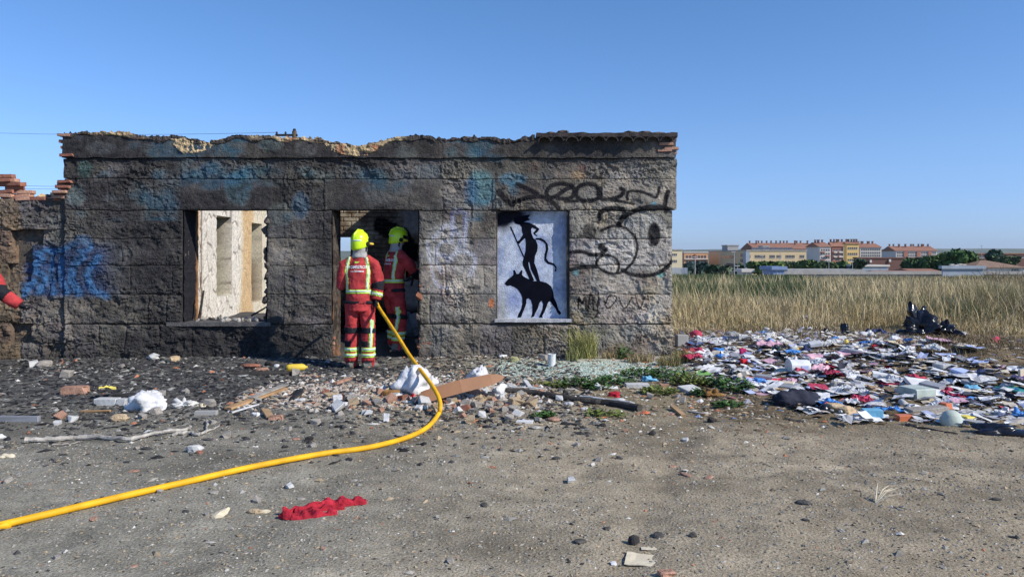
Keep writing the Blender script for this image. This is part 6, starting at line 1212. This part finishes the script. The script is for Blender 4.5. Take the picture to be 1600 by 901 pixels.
for px, py, w, h, n, la in [(905, 603, 62, 12, 260, 'broad green weed patch below the glass, nearest the paint tub'), (870, 606, 40, 8, 120, 'low yellowish green weed left of the broad weed patch'), (960, 598, 66, 11, 260, 'green weed patch between two white scraps and the glass'), (1000, 588, 60, 14, 300, 'dense dark green weed right above the pale blue plastic'), (1045, 592, 70, 18, 380, 'dense dark green weed clump left of the green sheet'), (1075, 601, 60, 18, 380, 'dense weed clump below the bright green sheet'), (1150, 612, 62, 20, 380, 'dark green weed clump right of the rust brown foam'), (1030, 615, 60, 10, 260, 'bright low weeds in front of the dense clumps'), (1095, 618, 40, 9, 150, 'small weed in front of the rust brown foam'), (1120, 603, 50, 16, 260, 'weed clump touching the white tray from below'), (975, 560, 30, 20, 170, 'small green plant at the base of the wall, right half'), (935, 608, 44, 8, 160, 'thin weed just left of the white flat sheet'), (850, 652, 40, 6, 110, 'dusty dark weed below the pink tile piece'), (945, 650, 60, 5, 130, 'flat bright moss-like weed in front of the blackened pole'), (1135, 635, 50, 6, 130, 'sparse olive weed on the dirt before the navy bag')]:
    leafy('weed', la, px, py, w, h, n, (.06, .13, .035) if 'yellow' not in la and 'bright' not in la else (.16, .2, .05), broad=.45)
def tuft(label, px, py, wpx, hpx, n, col):
    p = G(px, py); s = W_(px, py); r = rng.random(n)**.5*wpx*s/2; a = rng.random(n)*6.283
    o = blades('grass_tuft', r*np.cos(a), r*np.sin(a)*.35, hpx*s*(.4+.7*rng.random(n)), .0035+0*r, np.array(col)[None]*(.6+.8*rng.random(n))[:, None], .15+.6*rng.random(n), label, 'grass tuft', z=0*r, kind=None)
    o.location = (p.x, p.y, float(ghf(p.x, p.y))); o['group'] = 'grass tufts at the foot of the wall'
for px, py, w, h, n, c_, la in [(912, 566, 44, 52, 420, (.34, .33, .12), 'tall yellow green grass tuft against the wall right of the painted window'), (893, 568, 20, 26, 120, (.3, .3, .12), 'small grass tuft left of the tall yellow green one'), (1045, 572, 40, 20, 260, (.32, .27, .12), 'dry grass tuft at the right corner of the wall'), (1068, 566, 36, 22, 220, (.34, .3, .12), 'dry grass tuft in front of the concrete block'), (1000, 566, 40, 16, 200, (.36, .28, .14), 'short dry grass tuft along the wall right of the small green plant'), (845, 602, 36, 10, 140, (.3, .28, .12), 'thin dry tuft on the dirt under the paint tub'), (955, 566, 30, 14, 140, (.36, .28, .14), 'short dry tuft left of the small green plant')]: tuft(la, px, py, w, h, n, c_)
# ================================================================ FAR TOWN
def zt(py, Y): return EYE+(HOR-py)*Y/FPX
def Xp(px, Y): return (px-800)*Y/FPX
def building(label, x0, x1, ytop, Y, wall, side_px=None, D=18, roof=None, ridge=None, wins=(), base=None, swins=(), chim=0, cat='building', name='apartment_building', bands=()):
    X0, X1 = Xp(x0, Y), Xp(x1, Y); ze = zt(ytop, Y); zb = (float(gh((X0+X1)/2, Y))-.5) if base is None else base
    if side_px: D = (x0-800)*Y/(side_px-800)-Y
    cx, cy = (X0+X1)/2, Y+D/2; t = empty(name, (cx, cy, zb), 0, label, cat); o_ = Vector((cx, cy, zb))
    def part(nm, m_, mt, par=t, **k): o = m_.build(nm, MATS[mt], par, **k); return o
    def L3(a, b, c): return (a-cx, b-cy, c-zb)
    m = MB(); m.box(X0-cx, X1-cx, Y-cy, Y+D-cy, 0, ze-zb); part('wall', m, wall)
    ov = .6
    if roof in ('gable', 'hip'):
        zr = zt(ridge, Y+D/2); hx_ = min(D/2, (X1-X0)/2)*.9 if roof == 'hip' else 0
        a = [L3(X0-ov, Y-ov, ze+.02), L3(X1+ov, Y-ov, ze+.02), L3(X1+ov, Y+D+ov, ze+.02), L3(X0-ov, Y+D+ov, ze+.02), L3(X0-ov*(roof == 'gable')+hx_, cy, zr), L3(X1+ov*(roof == 'gable')-hx_, cy, zr)]
        m = MB(); m.add(a, [(0, 1, 5, 4), (1, 2, 5), (2, 3, 4, 5), (3, 0, 4), (3, 2, 1, 0)]); rf = part('roof', m, 'brown_roof' if 'brown' in label.split(' roof')[0][-12:] else 'red_roof')
        for i in range(chim):
            m = MB(); u = (i+.5)/chim+U_(-.1, .1)/chim; xx = X0+(X1-X0)*u-cx; yy_ = U_(-.15, .15)*D; m.box(xx-.35, xx+.35, yy_-.4, yy_+.4, zr-zb-1.2, zr-zb+1.1); m.box(xx-.45, xx+.45, yy_-.5, yy_+.5, zr-zb+1.102, zr-zb+1.4); m.build('chimney', MATS['brown_wall'], rf)
    else:
        m = MB(); m.box(X0-cx-.3, X1-cx+.3, Y-cy-.3, Y+D-cy+.3, ze-zb+.01, ze-zb+.5); part('roof', m, roof or 'concrete')
    for (a, b, c, d, n) in wins:      # strips of n windows on the front
        for i in range(n):
            wa = a+(b-a)*(i+.12)/n; wb = a+(b-a)*(i+.88)/n; m = MB(); xa, xb = Xp(wa, Y)-cx, Xp(wb, Y)-cx; za, zb_ = zt(d, Y)-zb, zt(c, Y)-zb
            m.box(xa, xb, Y-cy-.06, Y-cy+.1, za, zb_); fr = m.build('window', MATS['far_glass'], t); m = MB(); m.box(xa-.1, xb+.1, Y-cy-.12, Y-cy-.07, za-.2, za-.02); m.build('sill', MATS['white_wall'], fr)
    for (f0, f1, c, d, n) in swins:   # windows on the left side, fractions of the depth
        for i in range(n):
            y0_ = Y+D*(f0+(f1-f0)*(i+.1)/n)-cy; y1_ = Y+D*(f0+(f1-f0)*(i+.9)/n)-cy; m = MB(); m.box(X0-cx-.06, X0-cx+.1, y0_, y1_, zt(d, Y)-zb, zt(c, Y)-zb); m.build('window', MATS['far_glass'], t)
    for (a, b, c, d, mt, out, nm) in bands:
        m = MB(); m.box(Xp(a, Y)-cx, Xp(b, Y)-cx, Y-cy-out, Y-cy-.005, zt(d, Y)-zb, zt(c, Y)-zb); m.build(nm, MATS[mt], t)
    return t
building('small cream block of flats right beside the edge of the burnt wall', 1040, 1066, 391, 330, 'cream_light', D=22, wins=[(1049, 1058, 396, 399.5, 3), (1049, 1058, 406, 410, 3)])
building('pale orange building with dark balcony openings left of the school', 1069, 1106, 395, 372, 'orange_wall', D=20, roof='white_wall', wins=[(1071, 1104, 399, 403.5, 7), (1071, 1104, 407, 411.5, 7), (1071, 1104, 414, 418, 7)], bands=[(1069, 1106, 404, 405.2, 'white_wall', .8, 'balcony'), (1069, 1106, 412, 413.2, 'white_wall', .8, 'balcony'), (1085, 1087, 397, 420, 'red_wall', .5, 'pier')])
sc_ = building('long cream three-storey school with shaded tan left side and glass corner', 1167, 1260, 392, 328, 'cream_wall', side_px=1107, roof='concrete',
   wins=[(1170, 1173, 398.5, 403, 1), (1179, 1196, 398.5, 403, 7), (1202, 1211, 398.5, 403, 4), (1213, 1221, 398.5, 403, 3), (1227, 1242, 398.5, 403, 6), (1249, 1257, 398.5, 403, 3), (1170, 1173, 410, 414, 1), (1179, 1196, 410, 414, 7), (1202, 1221, 410, 414, 7), (1227, 1242, 410, 414, 6)],
   swins=[(.01, .16, 395, 401, 1), (.01, .16, 404, 410, 1), (.3, .6, 399, 404, 3), (.2, .52, 412, 424, 1)], name='school_building', bands=[(1161, 1167, 393, 430, 'blue_grey', 4, 'stair_tower')])
building('grey rooftop box on the back of the cream school', 1137, 1154, 384, 372, 'concrete', D=10, base=zt(391, 350), cat='rooftop box', name='rooftop_box')
building('small white rooftop box in the middle of the school roof', 1192, 1202, 385.5, 340, 'white_wall', D=6, base=zt(392, 328)+.55, cat='rooftop box', name='rooftop_box')
for i in range(9):
    Y = 332; X0 = Xp(1176+i*7.2, Y); m = MB(); zb = zt(392, 328)+.6; m.add([(0, 0, 0), (1.7, 0, 0), (1.7, 1.6, 1.0), (0, 1.6, 1.0), (0, 1.7, 0), (1.7, 1.7, 0)], [(0, 1, 2, 3), (3, 2, 5, 4), (0, 4, 5, 1), (0, 3, 4), (1, 5, 2)]); o = m.build('solar_panel', MATS['far_glass'], loc=(X0, Y, zb)); tag(o, 'dark tilted solar panel on the school roof, %s' % ['leftmost of the row of nine', 'second from the left', 'third from the left', 'fourth from the left', 'middle one of nine', 'fourth from the right', 'third from the right', 'second from the right', 'rightmost of the row of nine'][i], 'solar panel', 'solar panels on the school roof')
building('wide block with red tiled roof rising behind the cream school', 1180, 1276, 389, 450, 'red_wall', side_px=1158, roof='gable', ridge=379.5, chim=14, wins=[(1184, 1256, 391.5, 394, 16)])
building('block with dark brown gable and white balconied front right of the school', 1281, 1298, 385.5, 400, 'white_wall', side_px=1260, roof='gable', ridge=378.5, chim=4, wins=[(1282, 1297, 389, 392, 4), (1282, 1297, 395, 398, 4), (1282, 1297, 401, 404, 4), (1282, 1297, 407, 410, 4)], bands=[(1282, 1288, 393, 394.6, 'red_wall', 1.2, 'balcony'), (1290, 1296, 399, 400.6, 'red_wall', 1.2, 'balcony'), (1282, 1288, 405, 406.6, 'red_wall', 1.2, 'balcony')])
building('brick red block with white balconies between the white front and the yellow one', 1300, 1321, 385, 425, 'red_wall', side_px=1293, roof='gable', ridge=377.5, chim=5, wins=[(1301, 1320, 389, 392, 4), (1301, 1320, 396, 399, 4), (1301, 1320, 403, 406, 4)], bands=[(1302, 1307, 393, 395, 'white_wall', 1.2, 'balcony'), (1310, 1316, 393, 395, 'white_wall', 1.2, 'balcony'), (1302, 1307, 400, 402, 'white_wall', 1.2, 'balcony'), (1310, 1316, 400, 402, 'white_wall', 1.2, 'balcony'), (1317, 1321, 386, 412, 'white_wall', .6, 'pier')])
building('bright yellow end block with three dark window bands and red roof', 1323, 1342, 381, 400, 'yellow_wall', side_px=1318, roof='gable', ridge=377.5, chim=5, wins=[(1324, 1340, 386, 389.5, 5), (1324, 1340, 395, 398.5, 5), (1324, 1340, 404.5, 407.5, 5)])
building('long white fronted terrace with red roof stepping down right of the yellow block', 1344, 1377, 386.5, 425, 'white_wall', D=16, roof='gable', ridge=380.5, chim=7, wins=[(1345, 1376, 388.5, 391.5, 9), (1345, 1376, 393.5, 396.5, 9), (1345, 1376, 398, 401, 9)])
building('farthest right terrace with dark brown gable, white front and red roof', 1400, 1464, 392, 480, 'white_wall', side_px=1378, roof='gable', ridge=384.5, chim=12, wins=[(1401, 1463, 394, 396.5, 18), (1401, 1463, 398, 400.5, 18)], bands=[(1412, 1418, 393, 401, 'red_wall', .5, 'pier'), (1432, 1438, 393, 401, 'red_wall', .5, 'pier'), (1450, 1455, 393, 401, 'red_wall', .5, 'pier')])
building('long low dark brown hall in front of the terraces', 1340, 1480, 404, 262, 'brown_wall', side_px=1334, roof='brown_wall', name='hall', cat='hall', bands=[(1358, 1361, 406, 410, 'white_wall', .6, 'dish'), (1388, 1391, 405, 409, 'white_wall', .6, 'dish'), (1450, 1453, 403, 408, 'white_wall', .6, 'dish')])
building('low white and blue canopy shed below the dark brown hall', 1343, 1388, 416.5, 205, 'blue_grey', D=8, roof='white_wall', name='shed', cat='shed')
building('dark red long building on the far right above the hip-roofed house', 1517, 1640, 397, 380, 'brown_wall', D=20, roof='red_roof', wins=[(1520, 1600, 400, 402.5, 18)])
building('brown hip roof house with white walls near the right edge', 1524, 1600, 418, 170, 'white_wall', D=12, roof='hip', ridge=406.5, name='house', cat='house', wins=[(1580, 1592, 420, 424, 3)])
building('small building with bright orange tiled roof in the middle distance', 1432, 1470, 425, 140, 'white_wall', D=9, roof='gable', ridge=419.5, name='house', cat='house')
building('low long shed with faded orange roof left of the small orange-roofed one', 1378, 1431, 426, 138, 'concrete', D=7, roof='gable', ridge=422.5, name='shed', cat='shed')
building('low long pale grey roofed shed behind the concrete wall', 1232, 1345, 425, 136, 'concrete', D=8, roof='concrete', name='shed', cat='shed')
building('bright blue container standing left of the grey sheds', 1208, 1226, 421.5, 112, 'blue_metal', D=5, roof='blue_metal', name='container', cat='container')
building('small white transformer kiosk left of the blue container', 1161, 1175, 425, 118, 'white_wall', D=3, roof='white_wall', name='kiosk', cat='kiosk')
building('long weathered concrete wall running behind the grass field', 1226, 1600, 428.5, 122, 'concrete', D=.4, roof='concrete', name='concrete_wall', cat='wall')
building('blue grey sheet metal fence right of the orange roofs', 1473, 1536, 420, 119, 'blue_grey', D=.3, roof='blue_grey', name='metal_fence', cat='fence')
fn = empty('slat_fence', (Xp(1062, 120), 120, -4.5), 0, 'grey vertical slat fence beside the edge of the burnt wall', 'fence')
for i in range(13): m = MB(); xx = Xp(1046+i*2.2, 120)-fn.location.x; m.box(xx, xx+.17, -.03, .03, 0, zt(418, 120)+4.5); m.build('slat', MATS['blue_grey'], fn)
for i, (px, py) in enumerate([(1486, 414), (1493, 415), (1499, 413.5), (1505, 414)]):
    Y = 150; m = MB(); m.box(0, .5, 0, .5, 0, zt(py, Y)+4.5); m.box(-.1, .6, -.1, .6, zt(py, Y)+4.502, zt(py, Y)+4.7); o = m.build('white_pillar', MATS['white_wall'], loc=(Xp(px, Y), Y, -4.5)); tag(o, 'white pillar standing in the row before the big green tree', 'pillar', 'white pillars before the big tree')
def lamp(px, ytop, Y, label, arm=0):
    X = Xp(px, Y); zb = float(gh(X, Y)); z1_ = zt(ytop, Y)-zb; t = empty('street_lamp', (X, Y, zb), 0, label, 'street lamp', 'lamp posts in the far town')
    m = MB(); m.tube([(0, 0, 0), (0, 0, z1_)], [.13, .07], 8); m.build('pole', MATS['lamp_metal'], t); m = MB(); m.box(-.6, .35, -.15, .15, z1_+.01, z1_+.16); m.build('lamp_head', MATS['lamp_metal'], t)
for px, yt_, Y, la in [(1086, 402, 150, 'grey lamp post left of the school, before the dark trees'), (1147, 394, 160, 'tall lamp post before the shaded side of the school'), (1152.5, 416, 140, 'short lamp post just right of the tall one at the school'), (1191, 400, 200, 'thin lamp post in front of the school left windows'), (1219, 392, 230, 'thin lamp post before the middle of the school front'), (1295, 409, 190, 'lamp post before the white balconied block'), (1332, 409, 190, 'lamp post before the yellow end block'), (1534, 384, 300, 'tall thin mast right of the big green tree')]: lamp(px, yt_, Y, la)
def tree(px, ytop, ybot, wpx, Y, label, col=(.05, .085, .03), n=900, shape=1.0):
    X = Xp(px, Y); zb = float(gh(X, Y)); zt_ = zt(ytop, Y)-zb; z0 = max(zt(ybot, Y)-zb, .5); w = wpx*Y/FPX/2; t = empty('tree', (X, Y, zb), 0, label, 'tree', 'trees between the field and the far town')
    nc = 14; cc = np.stack([rng.normal(0, .45, nc)*w, rng.normal(0, .4, nc)*w*.7, z0+(zt_-z0)*rng.uniform(.25, .85, nc)], 1); cr_ = rng.uniform(.3, .5, nc)*min(w, (zt_-z0))
    i = rng.integers(0, nc, n); d = rng.normal(size=(n, 3)); d /= np.linalg.norm(d, axis=1)[:, None]; p = cc[i]+d*(cr_[i]*rng.uniform(.6, 1.08, n))[:, None]; p[:, 0] = np.clip(p[:, 0], -w*1.1, w*1.1); p[:, 2] = np.clip(p[:, 2], z0*.8, zt_)
    s = (.018+.02*rng.random(n))*Y*.14; a = rng.normal(size=(n, 3)); a /= np.linalg.norm(a, axis=1)[:, None]; b = np.cross(a, d); b /= np.linalg.norm(b, axis=1)[:, None]+1e-6
    V = np.stack([p-a*s[:, None], p-b*s[:, None]*.7, p+a*s[:, None], p+b*s[:, None]*.7], 1).reshape(-1, 3); C_ = np.array(col)*1.5*(.5+1.0*rng.random(n))[:, None]*(1+.3*(rng.random(nc)[i]-.5))[:, None]
    mk('crown', V, np.arange(4*n).reshape(-1, 4), MATS['foliage'], t, col=np.repeat(C_, 4, 0))
    m = MB(); m.tube([(0, 0, 0), (w*.05, 0, z0*.6), (0, 0, z0+(zt_-z0)*.5)], [.3, .22, .1], 8)
    for k in range(5): m.tube([(0, 0, z0*.8), tuple((Vector((0, 0, z0*.8))+Vector(cc[k]))*.5+Vector((0, 0, .3))), tuple(cc[k])], [.12, .08, .03], 5)
    m.build('trunk', MATS['bark'], t)
for a in [(1090, 412, 434, 40, 155, 'dark shaded tree mass left of the tall lamp post', (.03, .05, .045), 1100), (1116, 417, 434, 24, 150, 'dark bushy tree before the school left side', (.035, .06, .035)), (1132, 415, 432, 14, 148, 'small pale green tree in front of the school', (.1, .13, .08), 400), (1158, 414, 432, 18, 165, 'round dark tree at the glass corner of the school', (.035, .06, .035), 500),
          (1184, 411, 427, 30, 200, 'flat-topped green tree in front of the school, left one', (.06, .1, .03)), (1208, 411, 425, 30, 205, 'flat-topped green tree in front of the school, right one', (.07, .11, .03)), (1237, 412, 424, 30, 215, 'pale leafed tree before the right part of the school', (.12, .14, .07)), (1262, 409, 424, 34, 210, 'wide green tree right end of the school', (.065, .1, .035)), (1288, 412, 425, 26, 205, 'low dark tree under the white balconied block', (.045, .07, .03)), (1313, 410, 424, 28, 215, 'green tree under the brick red block', (.06, .1, .035)), (1340, 406, 424, 18, 200, 'dark tree at the left end of the brown hall', (.04, .06, .035), 500),
          (1425, 405, 424, 40, 190, 'broad dark green tree before the brown hall, left one', (.045, .075, .03)), (1455, 402, 424, 36, 185, 'broad dark green tree before the brown hall, right one', (.05, .085, .03)), (1482, 396, 424, 34, 180, 'green tree joined to the left side of the tallest tree', (.06, .1, .035)), (1507, 391, 424, 40, 178, 'tallest rounded green tree near the right of the frame', (.05, .095, .03), 1500), (1552, 390, 410, 17, 260, 'small dark round tree above the brown hip roof house', (.03, .06, .04), 500), (1576, 402, 414, 26, 250, 'low bush line behind the hip-roofed house', (.06, .085, .04), 500), (1529, 408, 422, 20, 190, 'low olive tree between the tallest tree and the hip-roofed house', (.09, .1, .05), 500)]:
    tree(*a[:6], **({'col': a[6]} if len(a) > 6 else {}), n=a[7] if len(a) > 7 else 900)
# bare dark twigs of a shrub at the right edge of the field
for k_, (px, Y, la) in enumerate([(1552, 30, 'bare dark twiggy shrub rising from the dry grass, left of two'), (1590, 27, 'bare dark twiggy shrub rising from the dry grass, right of two')]):
    X = Xp(px, Y); zb = float(gh(X, Y)); m = MB()
    for i in range(46):
        a_ = U_(0, 6.28); r_ = U_(.1, 1.0); h_ = U_(.5, 1.15); b0 = Vector((math.cos(a_)*r_*.2, math.sin(a_)*r_*.2, 0)); b1 = Vector((math.cos(a_)*r_*.6, math.sin(a_)*r_*.6, h_*.6)); b2 = Vector((math.cos(a_)*r_, math.sin(a_)*r_, h_)); m.tube([b0, b1, b2], [.009, .006, .003], 4)
        for q in range(3): c_ = b1.lerp(b2, U_(0, 1)); m.tube([c_, c_+Vector((U_(-.2, .2), U_(-.2, .2), U_(.05, .25)))], [.004, .002], 4)
    o = m.build('shrub', MATS['bark'], loc=(X, Y, zb)); tag(o, la, 'shrub')
# utility pole behind the ruin with its wires
Y = 30; X = Xp(460, Y); t = empty('utility_pole', (X, Y, float(gh(X, Y))), 0, 'utility pole top with crossarm and insulators peeking above the wall', 'utility pole'); zb = t.location.z; z1_ = zt(205, Y)-zb
m = MB(); m.tube([(0, 0, 0), (0, 0, z1_)], [.13, .09], 10); m.build('pole', MATS['bark'], t); m = MB(); m.box(-.75, .12, -.05, .05, z1_-.2, z1_-.12); m.build('crossarm', MATS['wire'], t)
for xx in (-.7, -.35, .0): m = MB(); m.lathe([(.03, z1_-.12), (.045, z1_-.08), (.03, z1_-.02)] if xx else [(.05, z1_), (.07, z1_+.05), (.04, z1_+.1)], 8, Matrix.Translation((xx, 0, 0))); m.build('insulator', MATS['wire'], t)
def wire(label, p0, p1, sag, r=.008):
    p0, p1 = Vector(p0), Vector(p1); m = MB(); m.tube([p0.lerp(p1, k/24)-Vector((0, 0, sag*4*(k/24)*(1-k/24))) for k in range(25)], r, 5); o = m.build('cable', MATS['wire']); tag(o, label, 'cable')
wire('thin overhead cable running left from the utility pole', P(433, 207, 30), P(-60, 206, 42), .12, .007)
wire('lower thin cable crossing the gap above the left bricks', P(-40, 286, 30), P(130, 291, 30), .05, .006); wire('second lower cable just under the first in the left gap', P(-40, 292, 30), P(130, 295, 30), .04, .006)
# haze
m = MB(); m.box(-9300, 9300, -80, 9200, -10.5, 170); hz = m.build('haze', None); hz['kind'] = 'stuff'
hm = bpy.data.materials.new('haze'); hm.use_nodes = True; hn = hm.node_tree; hn.nodes.remove(hn.nodes['Principled BSDF']); pv = hn.nodes.new('ShaderNodeVolumePrincipled'); pv.inputs['Color'].default_value = (.75, .87, 1, 1); pv.inputs['Density'].default_value = .00005; pv.inputs['Anisotropy'].default_value = .3
hn.links.new(pv.outputs[0], hn.nodes['Material Output'].inputs['Volume']); hz.data.materials.append(hm)
